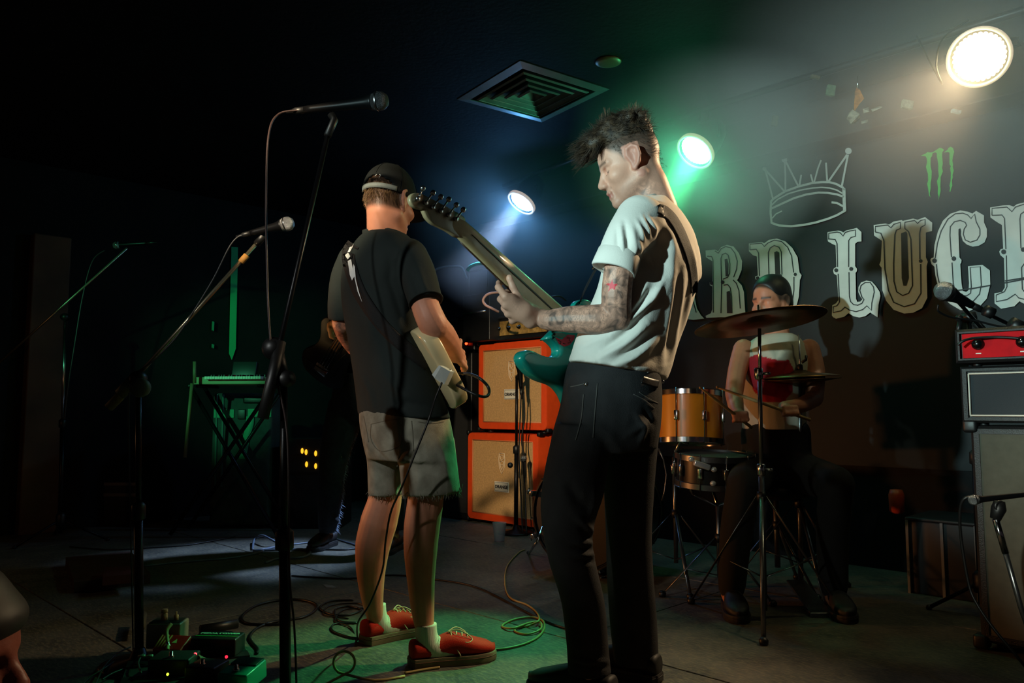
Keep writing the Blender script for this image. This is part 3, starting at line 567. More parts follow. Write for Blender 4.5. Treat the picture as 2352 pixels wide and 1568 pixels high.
def head_sdf(O, M, neck_to, neck_r=0.06, sc=1.0, face=True):
    T = lambda x, y, z: O + M @ (Vector((x, y, z)) * sc); R = np.array(M); s = SDF()
    E = lambda c, r, k=0.02, sg=1: s.ell(T(*c), np.array(r) * sc, R, k, sg)
    E((-0.004, 0, 0.040), (0.101, 0.077, 0.094), 0.01)
    E((0.030, 0, -0.030), (0.064, 0.061, 0.080), 0.025)
    s.cap(T(-0.03, 0, -0.045), neck_to, neck_r * 0.92, neck_r * 1.08, 0.03)
    s.cap(T(0.055, 0.022, -0.088), T(-0.012, 0.056, -0.055), 0.019 * sc, 0.018 * sc, 0.025); s.cap(T(0.055, -0.022, -0.088), T(-0.012, -0.056, -0.055), 0.019 * sc, 0.018 * sc, 0.025)
    E((0.083, 0, -0.100), (0.021, 0.023, 0.019), 0.018)
    if face:
        s.cap(T(0.089, 0, 0.012), T(0.113, 0, -0.030), 0.0085 * sc, 0.0125 * sc, 0.010)
        E((0.104, 0.012, -0.036), (0.011, 0.009, 0.009), 0.006); E((0.104, -0.012, -0.036), (0.011, 0.009, 0.009), 0.006)
        for y in (-1, 1):
            s.cap(T(0.087, 0.012 * y, 0.022), T(0.070, 0.050 * y, 0.022), 0.010 * sc, 0.009 * sc, 0.012)     # brow
            E((0.082, 0.031 * y, 0.003), (0.017, 0.019, 0.012), 0.008, -1)                                     # socket
            E((0.070, 0.031 * y, 0.002), (0.0145, 0.0145, 0.0125), 0.004)                                       # lid over the eye
            E((0.058, 0.048 * y, -0.026), (0.026, 0.020, 0.020), 0.02)                                         # cheek
        s.cap(T(0.090, 0, -0.058), T(0.084, 0, -0.080), 0.015 * sc, 0.014 * sc, 0.012)                          # muzzle
        s.cap(T(0.098, 0.016, -0.0635), T(0.098, -0.016, -0.0635), 0.0065 * sc, None, 0.005); s.cap(T(0.103, 0, -0.0625), T(0.103, 0.002, -0.0625), 0.0062 * sc, None, 0.006)
        s.cap(T(0.095, 0.014, -0.0785), T(0.095, -0.014, -0.0785), 0.0070 * sc, None, 0.005); s.cap(T(0.099, 0, -0.079), T(0.099, 0.002, -0.079), 0.0068 * sc, None, 0.006)
        s.cut(T(0.112, 0.016, -0.0708), T(0.112, -0.016, -0.0708), 0.0042 * sc, None, 0.003); s.cut(T(0.105, 0.02, -0.0708), T(0.105, -0.02, -0.0708), 0.003 * sc, None, 0.003)
    for y in (-1, 1):                                                                                           # ears
        ea = [(0.008, -0.030), (0.004, -0.012), (0.012, 0.012), (0.006, 0.032), (-0.012, 0.036), (-0.026, 0.024), (-0.024, 0.0), (-0.012, -0.022), (0.002, -0.034)]
        yy = [0.070, 0.072, 0.073, 0.078, 0.083, 0.087, 0.087, 0.082, 0.074]
        s.chain([T(a, yy[i] * y, b) for i, (a, b) in enumerate(ea)], [0.0058 * sc] * 9, 0.003)
        E((-0.010, 0.074 * y, 0.004), (0.020, 0.006, 0.030), 0.006)
        s.cut(T(0.000, 0.083 * y, -0.004), T(-0.006, 0.086 * y, 0.016), 0.0055 * sc, 0.0062 * sc, 0.004)
        s.chain([T(-0.014, 0.080 * y, -0.012), T(-0.017, 0.081 * y, 0.008), T(-0.009, 0.079 * y, 0.024)], [0.0042 * sc] * 3, 0.003)
        E((0.002, 0.073 * y, -0.030), (0.008, 0.006, 0.010), 0.005)
    return s
def limb(mb_list, pts, rs, n=14, k=5):
    p = cr(pts, k); m = len(p); r = [np.interp(i / (m - 1) * (len(rs) - 1), range(len(rs)), rs) for i in range(m)]
    mb = MB().tube(p, list(r), n); mb.ball(p[0], r[0] * 0.99, 12, 8); mb.ball(p[-1], r[-1] * 0.99, 12, 8); mb_list.append(mb)
def finger(s, pts, r0=0.0095, r1=0.0075): s.chain(pts, [r0 + (r1 - r0) * i / (len(pts) - 1) for i in range(len(pts))], 0.006)
def local_attr(me, O, M, sc=1.0):
    return ((co_of(me) - np.array(O)) @ np.array(M)) / sc
def shoe(name, heel, toe, up_z, m_up, m_sole, m_lace, parent, m_fox=None, L=0.29, wd=0.098, ankle_h=0.075):
    """low canvas sneaker from heel to toe, sole resting at z = up_z"""
    h = Vector(heel); t = Vector(toe); x = (t - h); x.z = 0; x.normalize(); y = Vector((-x.y, x.x, 0)); o = Vector((h.x, h.y, up_z)); z = Vector((0, 0, 1))
    prof = [(0.0, .55), (0.03, .72), (0.10, .74), (0.25, .74), (0.45, .80), (0.65, 1.0), (0.80, 0.98), (0.91, 0.76), (0.97, 0.45), (1.0, 0.18)]
    hts = [0.058, 0.066, 0.064, 0.058, 0.078, 0.064, 0.050, 0.040, 0.030, 0.022]
    R = []
    for (u, ww), hh in zip(prof, hts):
        c = o + x * (u * L); a = ww * wd / 2; rr = []
        for k in range(20):
            q = 2 * math.pi * k / 20; cc, ss = math.cos(q), math.sin(q)
            rr.append(c + y * (a * math.copysign(abs(cc) ** 0.75, cc)) + z * (0.022 + max(hh, .03) * 0.5 * (1 + math.copysign(abs(ss) ** 0.8, ss)) if ss > 0 else 0.024 + max(hh, .03) * .5 + ss * (max(hh, .03) * .5)))
        R.append(rr)
    up = MB().rings(smooth_rings(R, 3)).build(name, m_up, parent)
    sl = []
    for q in np.linspace(0, 2 * math.pi, 49)[:-1]:
        u = 0.5 - 0.5 * math.cos(q); ww = np.interp(u, [p[0] for p in prof], [p[1] for p in prof]); sgn = 1 if q < math.pi else -1
        sl.append(o + x * ((u - 0.5) * L * 1.03 + L * .5) + y * (sgn * (ww * wd / 2 + 0.005) * (1 if 0.02 < u < .985 else 0.75)))
    sm = MB(); n = len(sl); ce = o + x * L * .5
    RR = [[ce + (p - ce) * f + z * zz for p in sl] for f, zz in ((0.97, 0.0), (1.0, 0.004), (1.0, 0.026), (0.985, 0.031))]
    sm.rings(RR); sm.build('sole', m_sole, up, angle=50)
    ft = MB(); ft.tube([p + z * 0.021 for p in sl] + [sl[0] + z * 0.021], 0.0015, 5); ft.build('foxing_stripe', m_fox or m_up, up)
    lc = MB()
    for i in range(4):
        u = 0.46 + 0.065 * i; c = o + x * (u * L) + z * (0.022 + np.interp(u, [p[0] for p in prof], hts) + 0.001); a = 0.026
        lc.tube(cr([c - y * a - z * .010, c - y * a * .5 + z * .001, c + y * a * .5 + z * .001 + x * .008, c + y * a - z * .010 + x * .012], 4), 0.0022, 5)
    c = o + x * (0.44 * L) + z * 0.104
    for sg, ln in ((1, 1), (-1, 1)):
        lc.tube(cr([c, c + x * .035 + y * sg * .02 + z * .006, c + x * .075 + y * sg * .035 - z * .022, c + x * .05 + y * sg * .045 - z * .03, c + x * .01 + y * sg * .012 - z * .003, c], 5), 0.0021, 5)
        lc.tube(cr([c, c + y * sg * .03 + x * .01 - z * .03, c + y * sg * .052 + x * .03 - z * .07], 5), 0.0021, 5)
    if m_lace: lc.build('laces', m_lace, up)
    return up

# ================================================================== guitarist in the white shirt
GD = 2.45
gp = empty('person', P(1400, 1560, GD) * 1.0, 'person in a white t-shirt with messy hair looking down at the guitar neck', 'person'); gp.location = (P(1400, 1400, GD).x, GD, 0)
SK1 = skin_mat('skin_pale', (214, 160, 138), tattoo=True)
# guitar plane first: the hand closes on its neck
GB = P(1290, 740, 2.52); GN = Vector((0.75, -0.60, 0.06)).normalized()
def G(px, py, off=0.0): return plane_hit(px, py, GB + GN * off, GN)
HO = P(1450, 378, 2.46); HM = frame_of((-0.92, 0.12, -0.35), (-0.33, 0.02, 0.94))
hs = head_sdf(HO, HM, P(1502, 490, 2.46), 0.056)
hs.cap(P(1498, 425, 2.45), P(1524, 478, 2.45), 0.045, 0.042, 0.03)
hv = hs.mesh(0.0026)
# left hand round the neck
nk = lambda px, py, k: G(px, py, 0.0) + GN * k           # k > 0: on the player's side of the neck back
hd = SDF()
Wr = nk(1213, 735, 0.050); Pm = nk(1182, 718, 0.036)
hd.cap(Wr, Pm, 0.027, 0.027, 0.02); hd.cap(nk(1194, 742, 0.040), nk(1160, 690, 0.022), 0.022, 0.017, 0.02)
hd.cap(nk(1205, 722, 0.040), nk(1172, 688, 0.024), 0.019, 0.013, 0.015)
finger(hd, [nk(1186, 715, 0.040), nk(1174, 684, 0.026), nk(1167, 660, 0.018), nk(1163, 640, 0.013)], 0.0135, 0.0092)    # thumb
hd.ell(nk(1163, 641, 0.012), (0.010, 0.010, 0.012), None, 0.006)
k0 = [(1150, 683, 0.018), (1158, 702, 0.006), (1170, 720, -0.004), (1183, 735, -0.010)]
k1 = [(1152, 658, -0.012), (1164, 684, -0.024), (1176, 704, -0.030), (1190, 722, -0.030)]
k2 = [(1170, 645, -0.040), (1184, 668, -0.046), (1197, 688, -0.048), (1210, 706, -0.046)]
k3 = [(1190, 634, -0.030), (1206, 656, -0.034), (1222, 676, -0.034), (1232, 694, -0.034)]
for i in range(4):
    hd.cap(Pm, nk(*k0[i]), 0.020, 0.0115, 0.014)
    finger(hd, [nk(*k0[i]), nk(*k1[i]), nk(*k2[i]), nk(*k3[i])], 0.0112 if i < 3 else 0.0098, 0.0080)
hm_ = hd.mesh(0.0026)
sh_l = P(1462, 512, 2.28); el_l = P(1418, 728, 2.26); wr_l = Wr
body = []
limb(body, [P(1470, 545, 2.33), P(1440, 570, 2.25), P(1424, 610, 2.232), P(1416, 680, 2.235), el_l], [0.050, 0.045, 0.044, 0.044, 0.043])
limb(body, [el_l + Vector((0.0, 0, 0.0)), P(1372, 733, 2.265), P(1310, 733, 2.29), P(1262, 735, 2.31), Wr], [0.043, 0.044, 0.040, 0.031, 0.0275])
limb(body, [P(1500, 550, 2.62), P(1530, 620, 2.76), P(1520, 720, 2.85)], [0.056, 0.046, 0.042])
rh_w = P(1430, 800, 2.86); limb(body, [P(1520, 720, 2.85), P(1475, 765, 2.88), rh_w], [0.042, 0.038, 0.028])
rh = SDF(); rp = G(1370, 800, -0.080); rh.cap(rh_w, rp, 0.027, 0.026, 0.02)
for i in range(4):
    b0 = rp + Vector((-0.03 + 0.004 * i, -0.02, 0.03 - 0.018 * i)); finger(rh, [rp, b0, b0 + Vector((-0.035, -0.012, -0.008)), b0 + Vector((-0.045, -0.02, -0.03))], 0.011, 0.008)
finger(rh, [rp, rp + Vector((-0.03, 0.01, 0.045)), rp + Vector((-0.06, -0.005, 0.045))], 0.012, 0.009)
body.append(MB().rings(smooth_rings([yring(l, r, 2.45, (.5, .86), .6, 28) for l, r in (((1350, 890), (1490, 890)), ((1365, 790), (1515, 800)), ((1420, 660), (1560, 660)), ((1435, 570), (1565, 560)), ((1455, 525), (1545, 518)), ((1475, 492), (1528, 488)))], 3)))
limb(body, [P(1385, 900, 2.44), P(1330, 1090, 2.37), P(1306, 1225, 2.33), P(1325, 1360, 2.36), P(1352, 1500, 2.40)], [0.075, 0.058, 0.048, 0.044, 0.040])
limb(body, [P(1435, 900, 2.48), P(1442, 1100, 2.54), P(1443, 1240, 2.55), P(1450, 1380, 2.58), P(1458, 1480, 2.60)], [0.075, 0.058, 0.048, 0.044, 0.038])
for (a, b_) in ((P(1352, 1500, 2.40), -1), (P(1455, 1480, 2.60), -1)):
    f = Vector((a.x, a.y, 0.06)); limb(body, [a, f, f + Vector((-0.09, 0.06, -0.01)), f + Vector((-0.13, 0.085, -0.02))], [0.036, 0.028, 0.026, 0.020])
bme = union_mesh(body + [hv, hm_, rh.mesh(0.004)], 0.0032, 3, 0.5, 'body')
Lc = local_attr(bme, HO, HM); px = to_px(co_of(bme)); co = co_of(bme)
inhead = (np.abs(Lc) < 0.17).all(1)
hl_ = np.interp(Lc[:, 0], [-0.12, -0.035, -0.030, -0.012, 0.0, 0.024, 0.034, 0.055, 0.075, 0.09], [-0.062, -0.062, -0.035, 0.03, -0.004, -0.004, 0.022, 0.040, 0.075, 0.12])
stub = np.clip((Lc[:, 2] - hl_) / 0.022, 0, 1) * inhead
beard = np.clip((-0.045 - Lc[:, 2]) / 0.03, 0, 1) * np.clip((Lc[:, 0] - 0.0) / 0.03, 0, 1) * inhead * (Lc[:, 2] > -0.13) * 0.22
beard = np.maximum(beard, np.exp(-((Lc[:, 2] + 0.050) / 0.007) ** 2) * (Lc[:, 0] > 0.085) * (np.abs(Lc[:, 1]) < 0.024) * 0.3)
ear = (np.abs(Lc[:, 1]) > 0.071) & (Lc[:, 0] > -0.034) & (Lc[:, 0] < 0.022) & (Lc[:, 2] < 0.046); stub = np.where(ear, 0, stub)
attr(bme, 'stubble', np.maximum(stub * np.clip(0.35 + (Lc[:, 2] + 0.03) * 7, 0.3, 0.92), beard))
lip = np.exp(-((Lc[:, 2] + 0.071) / 0.0105) ** 4) * (Lc[:, 0] > 0.091) * np.clip((0.022 - np.abs(Lc[:, 1])) / 0.006, 0, 1) * inhead
attr(bme, 'lips', np.maximum(lip * 0.8, ear * inhead * 0.35))
attr(bme, 'brow', np.exp(-((Lc[:, 2] - 0.027 + 0.1 * (np.abs(Lc[:, 1]) - 0.03) ** 1 * 0.4) / 0.0055) ** 2) * (np.abs(np.abs(Lc[:, 1]) - 0.032) < 0.021) * (Lc[:, 0] > 0.058) * inhead * 0.75 + np.exp(-((Lc[:, 2] + 0.0065 - 6 * (np.abs(Lc[:, 1]) - .031) ** 2) / 0.0026) ** 2) * (Lc[:, 0] > 0.066) * (np.abs(np.abs(Lc[:, 1]) - 0.033) < 0.015) * inhead * .9)
arm, _t = seg_dist(px, [(1436, 560), (1418, 728), (1235, 735)])
tat = np.clip((75 - arm) / 20, 0, 1) * np.clip((px[:, 0] - 1225) / 35, 0, 1) * (px[:, 1] > 560) * (co[:, 1] < 2.42)
tat = np.maximum(tat, np.exp(-(np.hypot(px[:, 0] - 1185, px[:, 1] - 700) / 16) ** 2) * 0.5)
neckt = np.exp(-(np.hypot((px[:, 0] - 1482), (px[:, 1] - 440)) / 34) ** 2) * (Lc[:, 2] < -0.035) * 0.9
attr(bme, 'tattoo', np.maximum(tat, neckt))
star = [(1406 + (15 if i % 2 == 0 else 6) * math.sin(i * math.pi / 5), 656 - (15 if i % 2 == 0 else 6) * math.cos(i * math.pi / 5)) for i in range(10)]
attr(bme, 'star', in_poly(px, star) & (co[:, 1] < 2.3))
link('body', bme, SK1, gp)
# hair: textured top mass and loose strands
HAIR1 = mat('brown_hair', (38, 30, 24), 0.6, rgb2=(78, 60, 42), scale=60, spec=0.5)
T1 = lambda x, y, z: HO + HM @ Vector((x, y, z))
ha = SDF(); R1 = np.array(HM)
ha.ell(T1(-0.010, 0, 0.088), (0.096, 0.074, 0.062), R1, 0.01); ha.ell(T1(0.055, 0.004, 0.108), (0.058, 0.060, 0.036), R1, 0.03); ha.ell(T1(0.092, 0.012, 0.098), (0.034, 0.044, 0.026), R1, 0.03)
rnd = random.Random(3)
for i in range(46):
    a = rnd.uniform(-0.085, 0.10); y = rnd.uniform(-0.06, 0.06); zt = 0.088 + 0.060 * math.sqrt(max(0.02, 1 - ((a + 0.01) / 0.11) ** 2 - (y / 0.085) ** 2))
    ha.ell(T1(a, y, zt), (rnd.uniform(.012, .022),) * 3, R1, 0.012)
hme = union_mesh([ha.mesh(0.004)], 0.004, 2, 0.5, 'hair')
hair = link('hair', hme, HAIR1, gp)
it = []
hc = co_of(hme); hn = no_of(hme); hl = local_attr(hme, HO, HM)
fwv = HM @ Vector((1, 0, 0)); upv = HM @ Vector((0, 0, 1)); lfv = HM @ Vector((0, 1, 0))
for i in rnd.sample(range(len(hc)), 3400):
    if hl[i, 2] < 0.058: continue
    nn = Vector(hn[i]); ph = hl[i, 0] * 60 + hl[i, 1] * 45; sw = fwv * math.cos(ph) + lfv * math.sin(ph * 1.3)
    tn = sw - nn * sw.dot(nn); L = rnd.uniform(.018, .040)
    it.append((Vector(hc[i]) - nn * 0.002, nn * 0.42 + tn * 0.9 + fwv * 0.2 + Vector((rnd.gauss(0, .14), rnd.gauss(0, .14), rnd.gauss(0, .14))), nn.cross(tn) * rnd.uniform(-.022, .022) - nn * 0.016, L, rnd.uniform(.0005, .0009)))
cl = [(rnd.uniform(-0.045, 0.066), rnd.uniform(0.080, 0.122), rnd.uniform(0.078, 0.116), rnd.uniform(.45, .9), rnd.gauss(0, .22), rnd.uniform(-.25, .15), rnd.uniform(.045, .10), rnd.uniform(.035, .066)) for _ in range(36)]
for i in range(760):                                       # locks of the fringe falling over the forehead
    c = cl[i % 36]; g = lambda q: rnd.gauss(0, q)
    r = T1(c[1] + g(.006), c[0] + g(.006), c[2] + g(.005)); dd = HM @ Vector((c[3] + g(.08), c[4] + g(.08), c[5] + g(.08)))
    it.append((r, dd, Vector((g(.006), g(.006), -c[6] + g(.008))), c[7] * rnd.uniform(.75, 1.1), rnd.uniform(.0006, .0011)))
for i in range(60):                                        # reddish lock across the temple
    r = T1(rnd.uniform(.055, .075), rnd.uniform(.040, .062), rnd.uniform(.085, .10))
    it.append((r, HM @ Vector((.55, .25, -.5)), HM @ Vector((.012, -.01, -.03)), rnd.uniform(.045, .075), .0010))
for i in range(1500):                                      # short clipped sides
    a = rnd.uniform(-0.098, 0.05); z = rnd.uniform(-0.05, 0.095); y = 0.0775 * math.sqrt(max(0.02, 1 - ((a + .004) / .101) ** 2 - ((z - .04) / .094) ** 2)); sg = rnd.choice((1, 1, -1))
    if (abs(a + .008) < .030 and z < 0.046) or z < np.interp(a, [-.09, -.036, -.03, .0, .03, .05], [-.05, -.05, .045, .045, .03, .06]): continue
    it.append((T1(a, sg * y, z), HM @ Vector((-.5, sg * .35, -.6)), Vector((0, 0, 0)), rnd.uniform(.005, .009), .0005))
strands(it, 5, 3).build('hair_strands', HAIR1, hair)['kind'] = 'stuff'
# shirt
SHIRT1 = mat('white_cotton', (226, 222, 214), 0.85, bump=0.15, bscale=240, spec=0.2)
SA = (0.5, 0.86)
tor = [yring(l, r, 2.45, SA, q, 44, pw) for l, r, q, pw in (((1306, 834), (1534, 872), .66, 2.3), ((1314, 812), (1545, 846), .66, 2.3), ((1324, 780), (1558, 800), .64, 2.3), ((1345, 730), (1580, 740), .62, 2.3), ((1372, 670), (1602, 668), .62, 2.4), ((1386, 610), (1613, 600), .62, 2.4), ((1396, 555), (1604, 535), .58, 2.3), ((1412, 508), (1580, 490), .55, 2.2), ((1438, 482), (1556, 464), .55, 2.1), ((1470, 466), (1540, 448), .7, 2.0))]
slv = cr([P(1470, 505, 2.30), P(1444, 545, 2.25), P(1422, 590, 2.235), P(1411, 618, 2.23)], 5)
sl = MB().tube(slv, [np.interp(i / (len(slv) - 1), [0, .35, 1], [0.075, 0.068, 0.058]) for i in range(len(slv))], 28, ref=(1, 0, 0)); sl.ball(slv[0], .075, 20, 14)
slr = cr([P(1500, 505, 2.62), P(1555, 570, 2.72), P(1570, 640, 2.80)], 5)
sr = MB().tube(slr, [np.interp(i / (len(slr) - 1), [0, 1], [0.08, 0.066]) for i in range(len(slr))], 24); sr.ball(slr[0], .08, 18, 12)
sme = union_mesh([MB().rings(smooth_rings(tor, 4)), sl, sr], 0.0062, 6, 0.5, 'shirt')
sme2 = bpy.data.objects.new('t', sme); COL.objects.link(sme2); q = sme2.modifiers.new('u', 'SUBSURF'); q.levels = q.render_levels = 1; bpy.context.view_layer.update()
sme = bpy.data.meshes.new_from_object(sme2.evaluated_get(bpy.context.evaluated_depsgraph_get())); bpy.data.objects.remove(sme2); sme.materials.clear(); sme.name = 'shirt'
folds(sme, [
    ([(1434, 508), (1440, 545), (1444, 590)], 5.8, -0.0086), ([(1426, 515), (1430, 550), (1434, 585)], 6.9, 0.0058), ([(1452, 520), (1458, 560), (1464, 595)], 6.9, 0.0072), ([(1416, 520), (1418, 570)], 4.6, -0.0043),
    ([(1474, 494), (1490, 525), (1497, 552)], 4.6, 0.0072), ([(1488, 498), (1504, 526), (1501, 566)], 5.8, 0.0079), ([(1462, 505), (1474, 530), (1481, 556)], 4.6, 0.0058), ([(1466, 546), (1472, 575), (1475, 602)], 5.2, 0.0065), ([(1481, 500), (1497, 528), (1498, 552)], 4.6, -0.0058), ([(1455, 590), (1480, 600), (1500, 590)], 16.1, -0.0130),
    ([(1500, 560), (1512, 610), (1500, 660)], 25.3, -0.0144), ([(1530, 520), (1543, 570), (1545, 625), (1528, 690)], 10.3, 0.0065),
    ([(1405, 766), (1454, 727), (1501, 684), (1527, 642)], 6.9, 0.0115), ([(1432, 742), (1458, 700), (1488, 648)], 6.9, 0.0101), ([(1420, 755), (1462, 708), (1500, 660)], 5.8, -0.0072),
    ([(1366, 827), (1434, 790), (1489, 745)], 9.2, 0.0115), ([(1405, 838), (1454, 821), (1518, 772)], 9.2, 0.0115), ([(1376, 808), (1434, 768), (1483, 722)], 9.2, -0.0115), ([(1404, 834), (1464, 796), (1508, 752)], 9.2, -0.0130), ([(1440, 850), (1500, 825), (1530, 790)], 11.5, -0.0101),
    ([(1544, 835), (1550, 760), (1563, 680), (1572, 610)], 6.9, 0.0094), ([(1533, 830), (1540, 760), (1552, 690), (1560, 620)], 6.9, -0.0072), ([(1520, 840), (1526, 780), (1540, 700), (1550, 640)], 6.9, 0.0065), ([(1560, 780), (1572, 710), (1585, 640)], 5.8, -0.0050), ([(1568, 770), (1582, 700), (1592, 640)], 4.6, 0.0058),
    ([(1510, 500), (1540, 540), (1560, 600)], 8.0, 0.0043), ([(1586, 560), (1598, 610)], 4.6, 0.0058), ([(1592, 590), (1602, 640)], 4.6, 0.0050), ([(1330, 800), (1352, 790), (1400, 770)], 6.9, 0.0043)])
bm = bmesh.new(); bm.from_mesh(sme)
for _ in range(3): bmesh.ops.smooth_vert(bm, verts=bm.verts, factor=.5, use_axis_x=True, use_axis_y=True, use_axis_z=True)
bm.to_mesh(sme); bm.free()
shirt1 = link('shirt', sme, SHIRT1, gp)
cuff = MB(); cc = P(1411, 612, 2.232); R = []
for t in np.linspace(0, 2 * math.pi, 33)[:-1]:
    R.append([])
ax_ = (slv[-1] - slv[-3]).normalized(); ux = ax_.orthogonal().normalized(); uy = ax_.cross(ux)
rr = lambda r, h, wv=0: [slv[-1] + ax_ * (h + wv * math.sin(2 * t + 1)) + (ux * math.cos(t) + uy * math.sin(t)) * (r + wv * math.sin(3 * t)) for t in np.linspace(0, 2 * math.pi, 41)[:-1]]
R = [rr(.058, -.052, .001), rr(.0635, -.046, .001), rr(.0645, -.02, .002), rr(.065, .004, .003), rr(.0615, .009, .003), rr(.0575, .002, .003), rr(.055, -.03, .002)]
cuff.rings(R, cap=False).build('sleeve_cuff', SHIRT1, shirt1)
col = MB(); cp = [P(1462, 474, 2.37), P(1478, 462, 2.36), P(1500, 452, 2.38), P(1525, 450, 2.44), P(1545, 455, 2.50), P(1530, 462, 2.55), P(1490, 475, 2.56), P(1455, 490, 2.50), P(1450, 484, 2.42), P(1462, 474, 2.37)]
col.tube(cr(cp, 5), [(0.013, 0.004)] * (len(cr(cp, 5))), 8, ref=(0, 0, 1)).build('collar', SHIRT1, shirt1)
# jeans
JEANS1 = mat('black_denim', (46, 46, 48), 0.8, var=0.2, scale=14, bump=0.3, bscale=300, spec=0.2)
pel = [ring((1308, 826), (1512, 850), 2.45, .150, 32), ring((1298, 860), (1517, 880), 2.45, .158, 32), ring((1287, 930), (1518, 930), 2.45, .170, 32), ring((1270, 990), (1514, 985), 2.45, .170, 32), ring((1262, 1040), (1506, 1030), 2.45, .150, 32)]
lgn = [ring((1275, 970), (1420, 985), 2.39, .105, 28), ring((1254, 1063), (1398, 1063), 2.36, .100, 28), ring((1242, 1140), (1386, 1135), 2.34, .095, 28), ring((1243, 1193), (1368, 1190), 2.33, .086, 28), ring((1250, 1240), (1361, 1238), 2.33, .078, 28), ring((1262, 1295), (1368, 1290), 2.34, .074, 28), ring((1280, 1350), (1382, 1350), 2.36, .074, 28), ring((1292, 1400), (1391, 1400), 2.38, .070, 28), ring((1302, 1490), (1398, 1490), 2.40, .062, 28), ring((1304, 1545), (1404, 1545), 2.40, .062, 28)]
lgf = [ring((1370, 970), (1514, 985), 2.52, .105, 28), ring((1382, 1063), (1506, 1063), 2.53, .10, 28), ring((1388, 1140), (1500, 1140), 2.54, .095, 28), ring((1392, 1230), (1496, 1230), 2.55, .080, 28), ring((1394, 1320), (1500, 1320), 2.57, .076, 28), ring((1400, 1420), (1508, 1420), 2.59, .068, 28), ring((1408, 1500), (1512, 1500), 2.60, .064, 28), ring((1410, 1522), (1514, 1522), 2.60, .064, 28)]
jme = union_mesh([MB().rings(smooth_rings(q, 3)) for q in (pel, lgn, lgf)], 0.0065, 5, 0.5, 'jeans')
folds(jme, [([(1318, 1182), (1345, 1205), (1366, 1225)], 7, .010), ([(1330, 1210), (1362, 1240)], 5, -.010), ([(1310, 1245), (1340, 1248), (1366, 1244)], 5, .009), ([(1312, 1258), (1345, 1262), (1368, 1260)], 4, -.008), ([(1318, 1272), (1345, 1276), (1370, 1272)], 5, .008), ([(1320, 1288), (1372, 1290)], 4, -.006), ([(1300, 1105), (1330, 1150), (1360, 1170)], 12, -.010), ([(1440, 1000), (1470, 980), (1500, 960)], 8, .008), ([(1460, 950), (1480, 985), (1468, 1020)], 6, .010), ([(1480, 940), (1500, 975)], 6, -.009), ([(1340, 960), (1400, 1000), (1440, 1060)], 12, .007), ([(1366, 1120), (1362, 1160), (1356, 1190)], 6, .008), ([(1310, 1510), (1350, 1522), (1400, 1518)], 5, .008), ([(1310, 1525), (1400, 1532)], 4, -.006)])
jeans1 = link('jeans', jme, JEANS1, gp); jb = bvh_of(jeans1)
TH = mat('denim_thread', (84, 84, 82), 0.8)
for s in ([(1372, 880), (1366, 950), (1362, 1005)], [(1340, 905), (1335, 960), (1322, 1010)], [(1310, 888), (1330, 884), (1345, 880)], [(1455, 905), (1480, 918), (1503, 937)], [(1468, 900), (1490, 915), (1512, 926)]):
    drape(jb, s, 2.2, .0015, .001).build('seam_stitching', TH, jeans1)
MB().ball(jb.ray_cast(CAM, ray(1347, 882).normalized())[0], 0.0075, 10, 6).build('rivet', STEEL, jeans1)
bt = MB()
bl = drape(jb, [(1475, 872), (1495, 878), (1513, 882)], 18, .006, .006); bl.build('belt', mat('black_leather', (18, 17, 17), 0.4, bump=0.2), jeans1)
for x, y in ((1519, 868), (1522, 876)):
    MB().ball(P(x, y, 2.44), 0.006, 10, 6).build('belt_stud', STEEL, jeans1)
BLKSHOE = mat('black_shoe', (20, 19, 20), 0.6)
a = P(1352, 1500, 2.40); shoe('shoe', (a.x + .07, a.y - .045, 0), (a.x - .2, a.y + .13, 0), 0.0, BLKSHOE, mat('shoe_sole_dark', (30, 28, 27), .7), None, gp)
a = P(1458, 1480, 2.60); shoe('shoe', (a.x + .07, a.y - .045, 0), (a.x - .2, a.y + .13, 0), 0.0, BLKSHOE, MATS['shoe_sole_dark'], None, gp)
# ================================================================== guitarist in the black cap
K = 2.78
cpn = empty('person', Vector((F(985, 1500).x, K, 0)), 'person in a black cap, black t-shirt and cut-off denim shorts seen from behind', 'person')
SK2 = skin_mat('skin_tan', (206, 140, 112), tattoo=True); nt = SK2.node_tree
SC = (0.66, -0.75)                                        # line of the shoulders, left to right
O2 = P(893, 468, 2.80); M2 = frame_of((0.50, 0.85, -0.16), (0.08, 0.13, 0.98))
T2 = lambda x, y, z: O2 + M2 @ Vector((x, y, z))
h2 = head_sdf(O2, M2, P(884, 545, 2.80), 0.060)
body = [h2.mesh(0.003)]
body.append(MB().rings(smooth_rings([yring(l, r, K, SC, .60, 28) for l, r in (((868, 965), (985, 965)), ((846, 880), (968, 880)), ((812, 760), (950, 760)), ((802, 640), (940, 640)), ((815, 580), (935, 580)), ((840, 548), (915, 548)))], 3)))
elb = P(1000, 752, 2.60)
limb(body, [P(945, 602, 2.70), P(962, 650, 2.64), P(976, 700, 2.60), P(990, 735, 2.59), elb], [0.050, 0.0475, 0.0475, 0.049, 0.048])
wr2 = P(1042, 802, 2.80); limb(body, [elb, P(1016, 768, 2.66), P(1032, 786, 2.73), wr2], [0.048, 0.046, 0.038, 0.029])
rh = SDF(); pm = P(1046, 815, 2.85); rh.cap(wr2, pm, 0.028, 0.030, 0.02)
for i in range(4):
    b0 = pm + Vector((0.010 + 0.004 * i, 0.030 - 0.006 * i, 0.026 - 0.019 * i)); finger(rh, [pm, b0, b0 + Vector((0.012, 0.034, -0.012)), b0 + Vector((0.002, 0.050, -0.034))], 0.0125, 0.0085)
finger(rh, [pm, pm + Vector((0.012, -0.006, 0.030)), pm + Vector((0.014, 0.018, 0.052)), pm + Vector((0.012, 0.045, 0.050))], 0.013, 0.0092)
body.append(rh.mesh(0.003))
